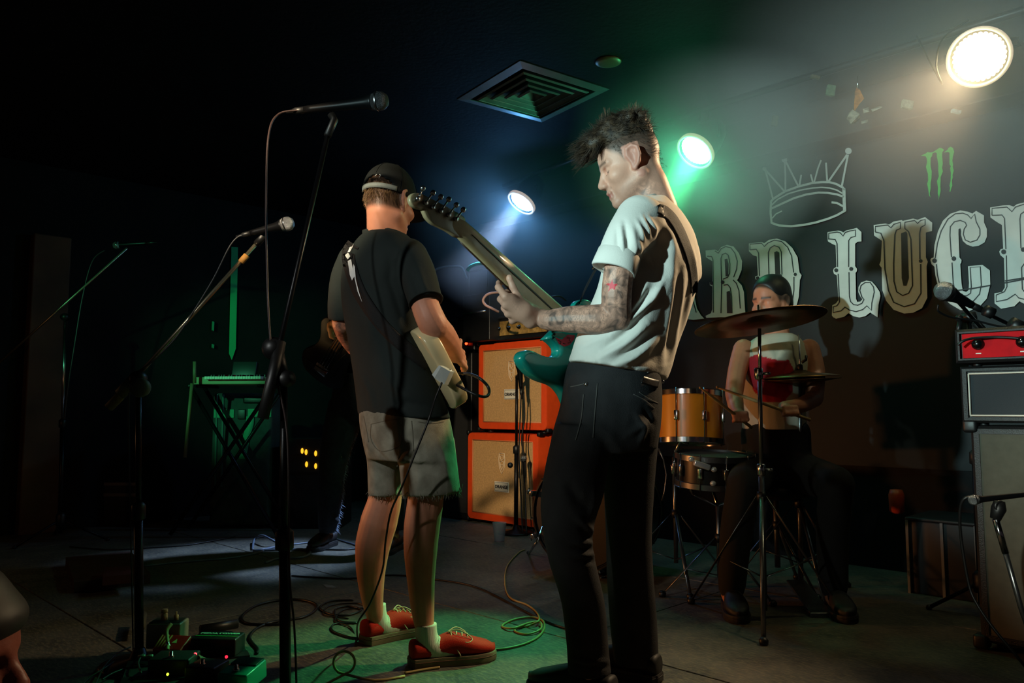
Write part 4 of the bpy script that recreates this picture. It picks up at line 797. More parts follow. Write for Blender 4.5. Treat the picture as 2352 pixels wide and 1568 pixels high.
e2 = P(788, 742, 3.02); w2 = P(812, 800, 3.15)
limb(body, [P(812, 600, 2.92), P(795, 670, 2.98), e2], [0.052, 0.047, 0.044]); limb(body, [e2, P(795, 768, 3.09), w2], [0.043, 0.038, 0.028])
lh = SDF(); pm = w2 + Vector((0.06, 0.05, 0.02)); lh.cap(w2, pm, 0.028, 0.029, 0.02)
for i in range(4):
    b0 = pm + Vector((-0.012, 0.03, 0.024 - 0.018 * i)); finger(lh, [pm, b0, b0 + Vector((0.03, 0.02, 0.02)), b0 + Vector((0.05, -0.004, 0.02))], 0.012, 0.0085)
finger(lh, [pm, pm + Vector((0.02, -0.02, 0.035)), pm + Vector((0.05, -0.01, 0.055))], 0.0125, 0.009)
body.append(lh.mesh(0.004))
px_r = lambda r, D: r * D / FPX
def leg(rows, D0, D1, knee):
    pts = []; rs = []
    for i, (x, y, r) in enumerate(rows):
        D = D0 + (D1 - D0) * i / (len(rows) - 1); pts.append(P(x, y, D)); rs.append(px_r(r, D))
    limb(body, pts, rs, 20, 6)
fl_, tl_ = F(835, 1480), F(985, 1444); fr_, tr_ = F(942, 1531), F(1138, 1509); LD = fl_.y + .19 * (tl_ - fl_).y; RD_ = fr_.y + .19 * (tr_ - fr_).y
leg([(886, 985, 30), (886, 1060, 33), (886, 1135, 37), (871, 1195, 42), (857, 1250, 40), (852, 1310, 33), (855, 1370, 25), (861, 1412, 19), (864, 1440, 13)], 2.84, LD, 2)
leg([(985, 985, 34), (984, 1070, 38), (977, 1150, 41), (969, 1210, 41), (966, 1265, 38), (967, 1335, 31), (971, 1400, 26), (976, 1450, 20), (979, 1485, 13)], 2.74, RD_, 2)
for hh, tt in ((fl_, tl_), (fr_, tr_)):
    d = (tt - hh); limb(body, [hh + d * .17 + Vector((0, 0, .12)), hh + d * .2 + Vector((0, 0, .055)), hh + d * .5 + Vector((0, 0, .045)), hh + d * .82 + Vector((0, 0, .035))], [.027, .024, .022, .018])
bme = union_mesh(body, 0.004, 4, 0.5, 'body')
Lc = local_attr(bme, O2, M2); px = to_px(co_of(bme)); co = co_of(bme); inh = (np.abs(Lc) < 0.17).all(1)
attr(bme, 'stubble', np.clip((Lc[:, 2] + 0.052) / 0.02, 0, 1) * np.clip((0.0 - Lc[:, 0]) / 0.02, 0, 1) * inh * (np.abs(Lc[:, 1]) < 0.080) * 0.9)
attr(bme, 'tattoo', (px[:, 0] < 812) & (px[:, 1] > 735) & (px[:, 1] < 810)); attr(bme, 'star', np.zeros(len(co))); attr(bme, 'lips', np.zeros(len(co))); attr(bme, 'brow', np.zeros(len(co)))
link('body', bme, SK2, cpn)
# cap
CAPM = mat('black_cap_cloth', (26, 30, 31), 0.85, bump=0.2, bscale=300, spec=0.15)
def cpt(az, el, k=1.0): return T2(-0.002 + 0.110 * k * math.cos(el) * math.cos(az), 0.0865 * k * math.cos(el) * math.sin(az), 0.042 + 0.106 * k * math.sin(el))
bm = bmesh.new(); N, Mm = 64, 26; rim = math.radians(-14); vv = {}
def vert(i, j):
    i %= N
    if (i, j) not in vv: vv[(i, j)] = bm.verts.new(cpt(2 * math.pi * i / N, rim + (math.pi / 2 - 0.03 - rim) * j / Mm))
    return vv[(i, j)]
for i in range(N):
    az = math.degrees(2 * math.pi * (i + .5) / N) - 180 - 12
    for j in range(Mm):
        el = (j + .5) / Mm * 104
        if abs(az) < 42 and el < 27 * math.sqrt(max(0, 1 - (az / 42) ** 2)): continue
        bm.faces.new((vert(i, j), vert(i + 1, j), vert(i + 1, j + 1), vert(i, j + 1)))
bm.faces.new([vert(i, Mm) for i in range(N)])
bmesh.ops.recalc_face_normals(bm, faces=bm.faces); bmesh.ops.solidify(bm, geom=bm.faces[:], thickness=0.003)
me = bpy.data.meshes.new('cap'); bm.to_mesh(me); bm.free(); cap = link('cap', me, CAPM, cpn)
MB().ball(cpt(0, math.pi / 2), 0.008, 10, 6).build('button', CAPM, cap)
br = MB(); Ra = [cpt(a, rim + .06, 1.0) for a in np.linspace(-1.15, 1.15, 21)]; Rb = [T2(0.095 + 0.105 * math.cos(a * .95) - 0.02, 0.105 * math.sin(a * .95), 0.012 - 0.012 * math.cos(a)) for a in np.linspace(-1.15, 1.15, 21)]
br.ribbon(Ra, Rb, [M2 @ Vector((0, 0, -0.004))] * 21).build('brim', CAPM, cap)
for i in range(6):
    az = i * math.pi / 3 + .2; MB().tube([cpt(az, e, 1.012) for e in np.linspace(rim + (0.55 if abs(az - 3.3) < .5 else 0.05), 1.45, 14)], 0.0012, 5).build('seam', CAPM, cap)
stp = []
for a in np.linspace(180 - 42, 180 + 62, 26): stp.append(math.radians(a))
MB().ribbon([cpt(a, rim + .004, 1.012) for a in stp], [cpt(a, rim + .165, 1.012) for a in stp], [(cpt(a, rim, 1.03) - cpt(a, rim, 1.012)) for a in stp]).build('cap_strap', mat('pale_strap', (104, 114, 114), 0.7), cap)
cb = bvh_of(cap); lg = MB()
for s in ([(864, 404), (866, 399), (871, 400)], [(871, 400), (874, 403), (870, 407)], [(860, 407), (865, 406)], [(862, 409), (866, 412), (872, 410)], [(870, 407), (873, 411)], [(866, 400), (861, 404)]):
    q = drape(cb, s, 1.6, .001, .0008, 3, 2.75); lg.add(q.v, q.f)
lg.build('embroidered_star', mat('white_thread', (220, 225, 222), 0.7), cap)['kind'] = 'stuff'
# hair below the cap
HAIR2 = mat('light_brown_hair', (70, 52, 36), 0.55, rgb2=(120, 92, 58), scale=70)
it = []; rnd = random.Random(5)
for i in range(2600):
    az = math.radians(rnd.uniform(95, 265)); z = rnd.uniform(-0.052, 0.082)
    back = abs(math.degrees(az) - 192) < 40
    if z > 0.018 and not back: continue
    if z < -0.05 + 0.03 * (abs(math.degrees(az) - 180) / 85) ** 2: continue
    q = math.sqrt(max(.05, 1 - ((z - .04) / .096) ** 2)); nrm = Vector((math.cos(az), math.sin(az), 0))
    r = T2(-0.004 + 0.100 * q * math.cos(az), 0.0765 * q * math.sin(az), z)
    it.append((r, M2 @ (nrm * .35 + Vector((rnd.gauss(0, .2), rnd.gauss(0, .25), -1))), M2 @ (nrm * -.006 + Vector((0, rnd.gauss(0, .004), 0))), rnd.uniform(.012, .024), rnd.uniform(.0006, .001)))
strands(it, 3, 3).build('hair', HAIR2, cpn)['kind'] = 'stuff'
# t-shirt
TEE2 = mat('black_cotton', (40, 47, 46), 0.85, var=0.12, scale=6, bump=0.15, bscale=240, spec=0.15)
tor = [yring(l, r, K, SC, q, 44, 2.3) for l, r, q in (((820, 952), (1034, 962), .66), ((815, 905), (1018, 910), .66), ((808, 855), (1000, 860), .64), ((799, 800), (986, 805), .62), ((788, 740), (972, 745), .60), ((780, 690), (964, 690), .58), ((777, 640), (962, 635), .56), ((783, 600), (962, 592), .54), ((796, 572), (952, 565), .54), ((814, 548), (936, 546), .58), ((836, 532), (922, 538), .7))]
sA = MB().tube(cr([P(938, 592, 2.70), P(956, 625, 2.65), P(968, 660, 2.61), P(978, 694, 2.585)], 5), [np.interp(i / 15, [0, .4, 1], [.070, .064, .0565]) for i in range(16)], 26); sA.ball(P(938, 592, 2.70), .0695, 18, 12)
sB = MB().tube(cr([P(815, 598, 2.90), P(796, 640, 2.95), P(788, 690, 2.99), P(787, 734, 3.01)], 5), [np.interp(i / 15, [0, .4, 1], [.064, .060, .056]) for i in range(16)], 24); sB.ball(P(815, 598, 2.90), .0635, 18, 12)
sme = union_mesh([MB().rings(smooth_rings(tor, 4)), sA, sB], 0.0065, 6, 0.5, 'shirt')
folds(sme, [([(905, 590), (895, 640), (915, 700), (935, 760)], 9, -.008), ([(925, 560), (905, 600), (905, 650)], 7, .006), ([(930, 760), (950, 810), (980, 850)], 8, .007), ([(860, 700), (880, 780), (900, 860)], 12, -.006), ([(830, 640), (850, 720), (850, 800)], 12, .005), ([(880, 860), (920, 900), (960, 920)], 10, .006), ([(830, 860), (850, 900), (860, 945)], 8, .006), ([(960, 610), (972, 650), (985, 680)], 6, .005), ([(940, 620), (955, 660), (965, 690)], 6, -.006), ([(870, 560), (880, 600), (870, 660)], 12, .004), ([(900, 930), (940, 925), (990, 935)], 8, -.005)])
tee2 = link('shirt', sme, TEE2, cpn)
hm = MB(); ax_ = (P(978, 694, 2.585) - P(968, 660, 2.61)).normalized()
hm.torus(P(978, 692, 2.586), ax_, 0.0560, 0.0035, 36, 8).build('sleeve_hem', TEE2, tee2)
MB().tube(cr([P(834, 534, 2.80), P(850, 530, 2.755), P(880, 529, 2.735), P(910, 535, 2.74), P(928, 545, 2.77), P(925, 548, 2.86), P(880, 545, 2.9), P(842, 540, 2.86), P(834, 534, 2.80)], 5), [(0.011, 0.004)] * 41, 8).build('collar', TEE2, tee2)
# shorts
DENIM2 = mat('washed_denim', (122, 118, 104), 0.85, rgb2=(150, 148, 132), scale=22, bump=0.35, bscale=420, spec=0.15)
pel = [yring(l, r, K, SC, q, 36, 2.3) for l, r, q in (((824, 940), (1026, 944), .72), ((826, 975), (1034, 975), .74), ((834, 1020), (1042, 1020), .74), ((840, 1055), (1046, 1055), .66))]
lg1 = [ring((838, 1010), (930, 1015), 2.84, .085, 28), ring((844, 1060), (926, 1060), 2.85, .082, 28), ring((846, 1100), (924, 1100), 2.86, .080, 28), ring((847, 1136), (925, 1136), 2.86, .080, 28)]
lg2 = [ring((912, 1010), (1044, 1010), 2.74, .110, 28), ring((916, 1060), (1050, 1060), 2.73, .108, 28), ring((920, 1095), (1054, 1095), 2.72, .106, 28), ring((923, 1136), (1058, 1130), 2.72, .106, 28)]
sme = union_mesh([MB().rings(smooth_rings(q, 4)) for q in (pel, lg1, lg2)], 0.006, 5, 0.5, 'shorts')
folds(sme, [([(845, 990), (870, 1040), (905, 1072)], 4, -.004), ([(910, 1070), (940, 1040), (975, 1010)], 6, .006), ([(905, 1075), (935, 1065), (950, 1040)], 5, -.006), ([(840, 1000), (850, 1030), (846, 1050)], 6, .006), ([(915, 1080), (914, 1110), (918, 1136)], 5, -.008), ([(1000, 1000), (1020, 1050), (1030, 1110)], 9, .004), ([(960, 1040), (965, 1090), (960, 1130)], 8, .004)])
shorts = link('shorts', sme, DENIM2, cpn); sb = bvh_of(shorts); DTH = mat('pale_thread', (104, 100, 86), .8)
for s in ([(835, 956), (842, 990), (846, 1015)], [(852, 974), (885, 966), (918, 962)], [(852, 974), (852, 1010), (872, 1035), (905, 1030), (925, 1012), (926, 962)], [(945, 966), (948, 1000), (950, 1035)], [(960, 968), (990, 972), (1020, 968)], [(930, 962), (918, 1030), (912, 1072)]):
    drape(sb, s, 1.8, .0006, .0006, 6, 2.7).build('seam', DTH, shorts)
fr = []; rnd = random.Random(9); FRM = mat('frayed_thread', (160, 156, 140), .9)
sc_ = co_of(sme); spx = to_px(sc_); low = np.where((spx[:, 1] > 1128) & (sc_[:, 1] < 3.0))[0]
for i in rnd.choices(list(low), k=420):
    fr.append((sc_[i], Vector((rnd.gauss(0, .4), rnd.gauss(0, .4), -1)), Vector((rnd.gauss(0, .006), rnd.gauss(0, .006), 0)), rnd.uniform(.008, .022), .0009))
for i in range(22):
    fr.append((P(1054 + rnd.gauss(0, 4), 1118 + rnd.gauss(0, 4), 2.70), Vector((rnd.uniform(-.2, .5), -.2, -1)), Vector((rnd.gauss(0, .01), 0, 0)), rnd.uniform(.015, .035), .0011))
strands(fr, 3, 3).build('frayed_hem', FRM, shorts)['kind'] = 'stuff'
# socks and shoes
SOCK = mat('white_sock', (205, 215, 196), 0.9, bump=0.4, bscale=300, aniso=(1, 1, .02)); RED = mat('red_canvas', (196, 48, 34), 0.8, bump=0.25, bscale=380, var=.08, spec=.2); SOLE = mat('gum_sole', (120, 108, 84), 0.7, var=.2, scale=30); LACE = mat('cream_lace', (205, 190, 150), .8)
for (hh, tt, ank) in ((fl_, tl_, P(863, 1412, LD)), (fr_, tr_, P(978, 1455, RD_))):
    d = tt - hh; sp = [Vector((ank.x, ank.y, .135)), hh + d * .185 + Vector((0, 0, .095)), hh + d * .235 + Vector((0, 0, .060)), hh + d * .40 + Vector((0, 0, .045)), hh + d * .6 + Vector((0, 0, .04))]
    m = MB().tube(cr(sp, 5), [np.interp(i / 20, [0, .25, .55, .8, 1], [.0365, .0375, .042, .036, .026]) for i in range(21)], 24); m.build('sock', SOCK, cpn)
    o = shoe('shoe', hh, tt, 0.0, RED, SOLE, LACE, cpn, mat('brown_stripe', (96, 60, 40), .7), L=0.298, wd=0.106)
# ================================================================== his cream guitar
TEL = empty('electric_guitar', P(1030, 850, 2.62), 'cream electric guitar at the hip of the capped player, tail end showing', 'guitar')
CREAM = mat('cream_lacquer', (226, 208, 160), 0.25, coat=0.6); e1 = Vector((-0.42, 0.90, 0.10)).normalized(); eb = Vector((-0.66, -0.70, 0)); up2 = Vector((-0.50, -0.20, 0.90)); up2 = (up2 - e1 * up2.dot(e1)).normalized(); nb = up2.cross(e1).normalized()
if nb.dot(Vector((-0.7, -0.7, 0))) < 0: nb = -nb
oc = P(1012, 854, 2.58)
tele = [(0, 0.02), (0.0, 0.08), (0.02, 0.125), (0.07, 0.15), (0.12, 0.148), (0.18, 0.122), (0.24, 0.118), (0.30, 0.135), (0.35, 0.128), (0.38, 0.09), (0.385, 0.03), (0.385, -0.03), (0.36, -0.05), (0.345, -0.085), (0.37, -0.115), (0.36, -0.135), (0.31, -0.135), (0.25, -0.118), (0.19, -0.122), (0.12, -0.15), (0.07, -0.152), (0.02, -0.127), (0.0, -0.08), (0, -0.02)]
tp = cr([Vector((a, b, 0)) for a, b in tele + tele[:1]], 4)[:-1]
def slab(poly, og, ex, ey, ez, th, rnd_=0.007):
    c = Vector((sum(p.x for p in poly) / len(poly), sum(p.y for p in poly) / len(poly), 0)); R = []
    for ins, z in ((rnd_, 0), (rnd_ * .3, rnd_ * .3), (0, rnd_), (0, th - rnd_), (rnd_ * .3, th - rnd_ * .3), (rnd_, th)):
        rr = []
        n = len(poly)
        for i, p in enumerate(poly):
            t = (poly[(i + 1) % n] - poly[i - 1]).normalized(); nn = Vector((t.y, -t.x, 0))
            if nn.dot(p - c) < 0 and False: nn = -nn
            q = p - nn * ins * SG[0]; rr.append(og + ex * q.x + ey * q.y + ez * z)
        R.append(rr)
    return MB().rings(R)
def area2(poly): return sum(poly[i].x * poly[(i + 1) % len(poly)].y - poly[(i + 1) % len(poly)].x * poly[i].y for i in range(len(poly)))
SG = [1 if area2(tp) > 0 else -1]
slab(tp, oc, e1, up2, -nb, 0.052).build('guitar_body', CREAM, TEL)
nkp = MB(); n0 = oc + e1 * .37 - nb * 0.02
nkp.tube([n0, n0 + e1 * .2, n0 + e1 * .46], [(.028, .013), (.026, .011), (.022, .010)], 12, ref=up2).build('guitar_neck', mat('maple', (206, 168, 110), .35, coat=.5, var=.1, scale=20), TEL)
hdp = [Vector(q + (0,)) for q in ((.46, -.022), (.50, -.035), (.56, -.04), (.63, -.035), (.65, -.005), (.62, .02), (.55, .024), (.46, .022))]; SG = [1 if area2(hdp) > 0 else -1]
slab(hdp, n0 - e1 * 0.0, e1, up2, -nb, 0.014, .003).build('headstock', MATS['maple'], TEL)
sbt = oc + up2 * -0.01 - e1 * 0.002 - nb * .022
MB().lathe([(.004, 0), (.004, .014), (.008, .016), (.008, .02), (.001, .021)], sbt, -e1, 10).build('strap_button', STEEL, TEL)
# strap over his back
tb = bvh_of(tee2); STRAP = mat('black_webbing', (8, 8, 9), .8, bump=.4, bscale=300)
sp = drape(tb, [(812, 560), (800, 582), (806, 620), (830, 680), (880, 750), (940, 805), (985, 838)], 30, .003, .003, 8, 2.7).build('guitar_strap', STRAP, TEL)
PALE = mat('white_leather', (212, 218, 214), .6)
u = lambda x, y: (740 + x / 2.528, 340 + y / 2.528)
tb2 = bvh_of(sp, tee2)
bp = drape_poly(tb2, [u(*q) for q in ((148, 655), (168, 645), (177, 700), (182, 672), (190, 690), (195, 760), (212, 830), (232, 895), (205, 832), (186, 745), (173, 768), (160, 735))], .010, 2.8)
bp.build('lightning_bolt', mat('white_bolt', (235, 238, 236), .6), sp, smooth=False)
bq = drape_poly(tb2, [u(*q) for q in ((183, 553), (176, 575), (160, 603), (148, 603), (160, 575))], .010, 2.8); bq.build('bolt_tip', MATS['white_bolt'], sp, smooth=False)
bkx = [u(*q) for q in ((112, 632), (155, 596), (180, 612), (172, 640), (140, 664))]
bk = drape_poly(tb2, bkx, .008, 2.8); bk.build('strap_buckle', BLACK, sp, smooth=False)
b3 = drape_poly(tb2, [u(*q) for q in ((132, 622), (150, 606), (164, 628), (148, 646))], .012, 2.8); b3.build('buckle_tab', PALE, sp, smooth=False)
ta = P(998, 866, 2.55); pd = MB()
we = [P(994, 857, 2.545), P(1010, 842, 2.535), P(1045, 862, 2.55), P(1032, 884, 2.565)]
pd.prism([P(992, 860, 2.545), P(1008, 839, 2.545), P(1013, 841, 2.545), P(1034, 853, 2.56), P(1020, 883, 2.56), P(1012, 879, 2.55), P(998, 868, 2.545)], Vector((.012, .02, 0))).build('strap_end', PALE, TEL, smooth=False)
loop = [P(1050, 884, 2.60), P(1066, 893, 2.56), P(1090, 905, 2.54), P(1112, 911, 2.55), P(1123, 904, 2.58), P(1121, 888, 2.60), P(1106, 872, 2.60), P(1088, 862, 2.62), P(1066, 857, 2.64), P(1045, 858, 2.64)]
cable('cable_loop', loop, .0052, RUBBER, None, parent=TEL)
GC = mat('olive_cable', (150, 140, 96), .45)
fz = lambda x, y: F(x, y, .005)
cable('guitar_cable', [P(1015, 878, 2.54), P(1000, 915, 2.53), P(984, 965, 2.50), P(950, 1050, 2.50), P(922, 1120, 2.52), P(898, 1175, 2.56), P(886, 1240, 2.60), P(878, 1310, 2.66), P(850, 1385, 2.72), P(822, 1430, 2.76), fz(820, 1470), fz(805, 1440), fz(770, 1425), fz(790, 1400), fz(840, 1395), fz(820, 1385), fz(760, 1390), fz(745, 1410), fz(800, 1420)], .0034, RUBBER, 'thin dark guitar cable hanging from the cream guitar to the floor', k=8)
# ================================================================== teal guitar
TG = empty('electric_guitar', GB, 'teal electric guitar with maple neck raised by the player in white', 'guitar')
TEAL = mat('teal_lacquer', (22, 170, 156), 0.28, coat=0.7, spec=.6); MAPLE = mat('maple_neck', (196, 168, 124), 0.4, coat=.4, var=.12, scale=18)
bo = [(1262, 776), (1278, 788), (1287, 800), (1286, 812), (1276, 818), (1262, 818), (1246, 813), (1232, 806), (1220, 803), (1209, 806), (1202, 816), (1203, 828), (1212, 843), (1228, 860), (1250, 873), (1280, 884), (1300, 905), (1318, 945), (1352, 985), (1405, 990), (1452, 955), (1475, 890), (1470, 815), (1440, 770), (1405, 742), (1378, 722), (1372, 706), (1360, 690), (1345, 686), (1332, 694), (1328, 712), (1322, 730), (1302, 738)]
bo = [(p.x, p.y) for p in cr([Vector(q + (0,)) for q in bo + bo[:1]], 4)[:-1]]
RR = []
cxx, cyy = 1350, 850
def inset(poly, k):
    n = len(poly); sg = 1 if sum(poly[i][0] * poly[(i + 1) % n][1] - poly[(i + 1) % n][0] * poly[i][1] for i in range(n)) > 0 else -1; out = []
    for i in range(n):
        t = np.array(poly[(i + 1) % n]) - np.array(poly[i - 1]); t = t / max(np.linalg.norm(t), 1e-6); out.append((poly[i][0] - t[1] * k * sg, poly[i][1] + t[0] * k * sg))
    return out
for k, z in ((8, 0.0), (4, -.002), (1.2, -.007), (0, -.013), (0, -.033), (1.2, -.039), (4, -.044), (8, -.046)):
    RR.append([G(*q) + GN * z for q in inset(bo, k)])
MB().rings(RR).build('guitar_body', TEAL, TG)
# neck: back of the neck faces the player
na, nb_ = (1296, 741), (1062, 524); ta = np.array(na, float); tb_ = np.array(nb_, float); sec = []
dirp = (tb_ - ta) / np.linalg.norm(tb_ - ta); nrm = np.array((-dirp[1], dirp[0])); SKUNK = []
for i in range(17):
    u = i / 14; tk = 1.0 if i < 14 else (.8, .45, .12)[i - 14]; c = ta + (tb_ - ta) * u; hw = 27 + (19.5 - 27) * min(u, 1)
    L = G(*(c + nrm * hw)); R_ = G(*(c - nrm * hw)); w_ = (R_ - L) / 2; m = (L + R_) / 2 - GN * 0.006; rr = []
    for k in range(18):
        t = 2 * math.pi * k / 18; cc, ss = math.cos(t), math.sin(t)
        rr.append(m + w_ * cc + GN * ((0.0125 * tk if ss > 0 else -0.012 + .004 * (1 - tk)) * (abs(ss) ** (1.0 if ss > 0 else .45)) * (1 if ss >= 0 else 1)))
    sec.append(rr); SKUNK.append((m + GN * 0.0129, w_.normalized()))
neck = MB().rings(sec).build('guitar_neck', MAPLE, TG)
sk = MB(); ws = [.0008 + .0034 * math.sin(math.pi * min(1, i / 13 + .02)) ** .5 for i in range(14)]
sk.ribbon([SKUNK[i][0] - SKUNK[i][1] * ws[i] for i in range(14)], [SKUNK[i][0] + SKUNK[i][1] * ws[i] for i in range(14)], [GN * .0008] * 14).build('skunk_stripe', mat('walnut_strip', (44, 28, 18), .5), neck)
fb = MB(); fb.ribbon([r[9] * 0 + (r[9] - GN * .004) for r in sec[:14]], [(r[0] - GN * .004) for r in sec[:14]], [-GN * .006] * 14); fb.build('fingerboard', mat('rosewood', (60, 40, 28), .5), neck)
hp = [(1046, 541), (1030, 530), (1010, 520), (994, 512), (982, 500), (976, 488), (972, 480), (962, 478), (950, 472), (944, 462), (944, 450), (951, 443), (962, 442), (974, 446), (990, 454), (1010, 464), (1032, 476), (1052, 487), (1066, 496), (1071, 503), (1070, 514), (1078, 526), (1066, 545)]
hp = [(p.x, p.y) for p in cr([Vector(q + (0,)) for q in hp + hp[:1]], 4)[:-1]]
MB().rings([[G(*q) + GN * z for q in inset(hp, k)] for k, z in ((2.2, -.001), (.6, -.0025), (0, -.005), (0, -.013), (1.5, -.0155))]).build('headstock', mat('headstock_back', (150, 128, 96), .4, coat=.3, var=.12, scale=18), TG)
tu = [((957, 457), (961, 448)), ((975, 466), (983, 455)), ((992, 476), (1001, 464)), ((1010, 485), (1020, 470)), ((1028, 494), (1037, 482)), ((1045, 504), (1053, 493))]
for (a, b_) in tu:
    A_ = G(*a) + GN * .004; B_ = G(*b_) + GN * .005; e = (B_ - A_).normalized(); t = MB()
    t.cyl(A_ - GN * .004, A_ + GN * .005, .0065, 12); t.tube([A_, A_ + e * .018, B_ + e * .012], .0028, 6); t.cyl(A_ + e * .010, A_ + e * .010 + GN * .006, .0015, 6)
    o = t.build('tuning_machine', STEEL, TG); q = B_ + e * .022
    MB().lathe([(.001, -.006), (.0065, -.005), (.008, 0), (.0065, .005), (.001, .006)], q, e, 10).build('tuner_button', STEEL, o)
# sticker and metal plate on the back
pl = [(1266, 772), (1272, 764), (1288, 764), (1300, 768), (1298, 774), (1288, 776), (1278, 772)]
MB().prism([G(*q) + GN * .0006 for q in pl], GN * .0015).build('neck_plate', STEEL, TG, smooth=False)
MB().lathe([(.004, 0), (.0045, .002), (.001, .0024)], G(1272, 767) + GN * .002, GN, 12).build('plate_screw', mat('dark_screw', (40, 40, 42), .4, .8), TG)
STK = mat('red_sticker', (205, 30, 60), .5, rgb2=(230, 70, 90), scale=40)
spoly = [(1275, 774), (1290, 780), (1304, 768), (1320, 770), (1318, 780), (1308, 792), (1296, 796), (1284, 790)]
so = MB().prism([G(*q) + GN * .0004 for q in spoly], GN * .0006).build('red_sticker', STK, TG, smooth=False)
sm_ = MB()
for s in ([(1281, 781), (1288, 785), (1286, 790)], [(1301, 776), (1309, 776), (1307, 781), (1310, 786), (1303, 788)], [(1292, 788), (1298, 790)]):
    line(sm_, s, 1.8, lambda p: G(p[0], p[1]) + GN * .0014)
sm_.build('sticker_marks', mat('sticker_black', (25, 15, 18), .6), so, smooth=False)['kind'] = 'stuff'
# strap
s1 = drape(bvh_of(shirt1), [(1512, 479), (1526, 484), (1544, 502), (1562, 532), (1578, 570), (1589, 608), (1594, 645), (1594, 672)], [22, 24, 25, 24, 22, 20, 18, 16], .004, .003, 8, 2.4).build('guitar_strap', STRAP, TG)
pth = cr([P(1384, 596, 2.42), P(1366, 622, 2.46), P(1346, 660, 2.50), G(1338, 690) - GN * .01], 6)
MB().tube(pth, [(.016, .0016)] * len(pth), 8, ref=(0.3, .3, .9)).build('strap_front', STRAP, TG)
MB().tube([P(1369, 606, 2.445), P(1362, 618, 2.455)], .004, 8).build('strap_buckle', STEEL, TG)

# ================================================================== drummer
DD = 3.85
dpn = empty('person', Vector((P(1778, 900, DD).x, DD, 0)), 'person with dark hair sitting behind the cymbals in a white vest with a red print', 'person')
SK3 = skin_mat('skin_drummer', (196, 126, 96)); O3 = P(1772, 698, DD); M3 = frame_of((-0.80, -0.58, -0.08), (-0.05, -0.04, 1)); T3 = lambda x, y, z: O3 + M3 @ Vector((x, y, z))
pv = lambda x, y, D=DD: P(x, y, D)
body = [head_sdf(O3, M3, pv(1785, 775), 0.056).mesh(0.0045)]
body.append(MB().rings(smooth_rings([ring((1718, 985), (1842, 985), DD, .12), ring((1714, 920), (1842, 920), DD, .11), ring((1708, 850), (1852, 850), DD, .11), ring((1712, 805), (1858, 805), DD, .10), ring((1740, 778), (1832, 778), DD, .08)], 3)))
limb(body, [pv(1708, 802), pv(1694, 850, 3.78), pv(1686, 905, 3.68)], [.052, .046, .042]); limb(body, [pv(1686, 905, 3.68), pv(1690, 930, 3.56), pv(1694, 948, 3.46)], [.041, .036, .027])
limb(body, [pv(1858, 802), pv(1872, 855, 3.80), pv(1870, 915, 3.72)], [.053, .047, .042]); limb(body, [pv(1870, 915, 3.72), pv(1840, 930, 3.60), pv(1800, 935, 3.50)], [.041, .036, .027])
for wx, wy, wd, sg in ((1694, 948, 3.46, 1), (1800, 935, 3.50, -1)):
    hd = SDF(); w0 = pv(wx, wy, wd); pm = w0 + Vector((-0.01, -0.06, -0.01)); hd.cap(w0, pm, .026, .028, .02)
    for i in range(4):
        b0 = pm + Vector((-0.03 * sg * .2 + 0.018 * (i - 1.5), -0.03, 0.01)); finger(hd, [pm, b0, b0 + Vector((0, -.018, -.028)), b0 + Vector((0, .012, -.036))], .011, .008)
    finger(hd, [pm, pm + Vector((.028 * -sg, -.02, .0)), pm + Vector((.02 * -sg, -.045, -.015))], .012, .009); body.append(hd.mesh(.004))
for sx in (-1, 1):
    hip = Vector((O3.x + .1 * sx, DD, .56)); kn = Vector((O3.x - .08 + .2 * sx, DD - .42, .54)); ft = Vector((O3.x - .12 + .22 * sx, DD - .40, .09))
    limb(body, [hip, kn], [.085, .060]); limb(body, [kn, (kn + ft) / 2 + Vector((0, .03, 0)), ft], [.058, .054, .038]); limb(body, [ft + Vector((0, .03, -.03)), ft + Vector((-.03, -.16, -.05))], [.038, .030])
bme = union_mesh(body, .0055, 4, .5, 'body'); Lc = local_attr(bme, O3, M3); inh = (np.abs(Lc) < .17).all(1)
attr(bme, 'stubble', np.clip((Lc[:, 2] - np.interp(Lc[:, 0], [-.1, -.03, 0, .03, .06, .1], [-.06, -.05, 0, .0, .05, .085])) / .015, 0, 1) * inh * .95); attr(bme, 'lips', np.zeros(len(Lc)))
attr(bme, 'brow', np.exp(-((Lc[:, 2] - .027) / .006) ** 2) * (np.abs(np.abs(Lc[:, 1]) - .032) < .021) * (Lc[:, 0] > .058) * inh)
link('body', bme, SK3, dpn)
HAIR3 = mat('black_hair', (22, 19, 18), .5, var=.3, scale=60); h3 = SDF(); R3 = np.array(M3)
h3.ell(T3(-.012, 0, .062), (.104, .084, .088), R3, .01); h3.ell(T3(-.05, 0, .0), (.062, .080, .07), R3, .03); h3.cut(T3(.20, 0, .0), T3(.12, 0, .01), .09, .085, .02)
h3m = h3.mesh(.005); ho = MB().add(*h3m).build('hair', HAIR3, dpn)
VEST = mat('white_vest', (196, 188, 168), .85, bump=.2, bscale=200); nt = VEST.node_tree; bb = nt.nodes['Principled BSDF']
av = nt.nodes.new('ShaderNodeAttribute'); av.attribute_name = 'print'; mxv = nt.nodes.new('ShaderNodeMixRGB'); mxv.inputs['Color1'].default_value = lin((196, 188, 168)) + (1,); mxv.inputs['Color2'].default_value = lin((176, 22, 36)) + (1,)
nt.links.new(av.outputs['Fac'], mxv.inputs['Fac']); nt.links.new(mxv.outputs['Color'], bb.inputs['Base Color'])
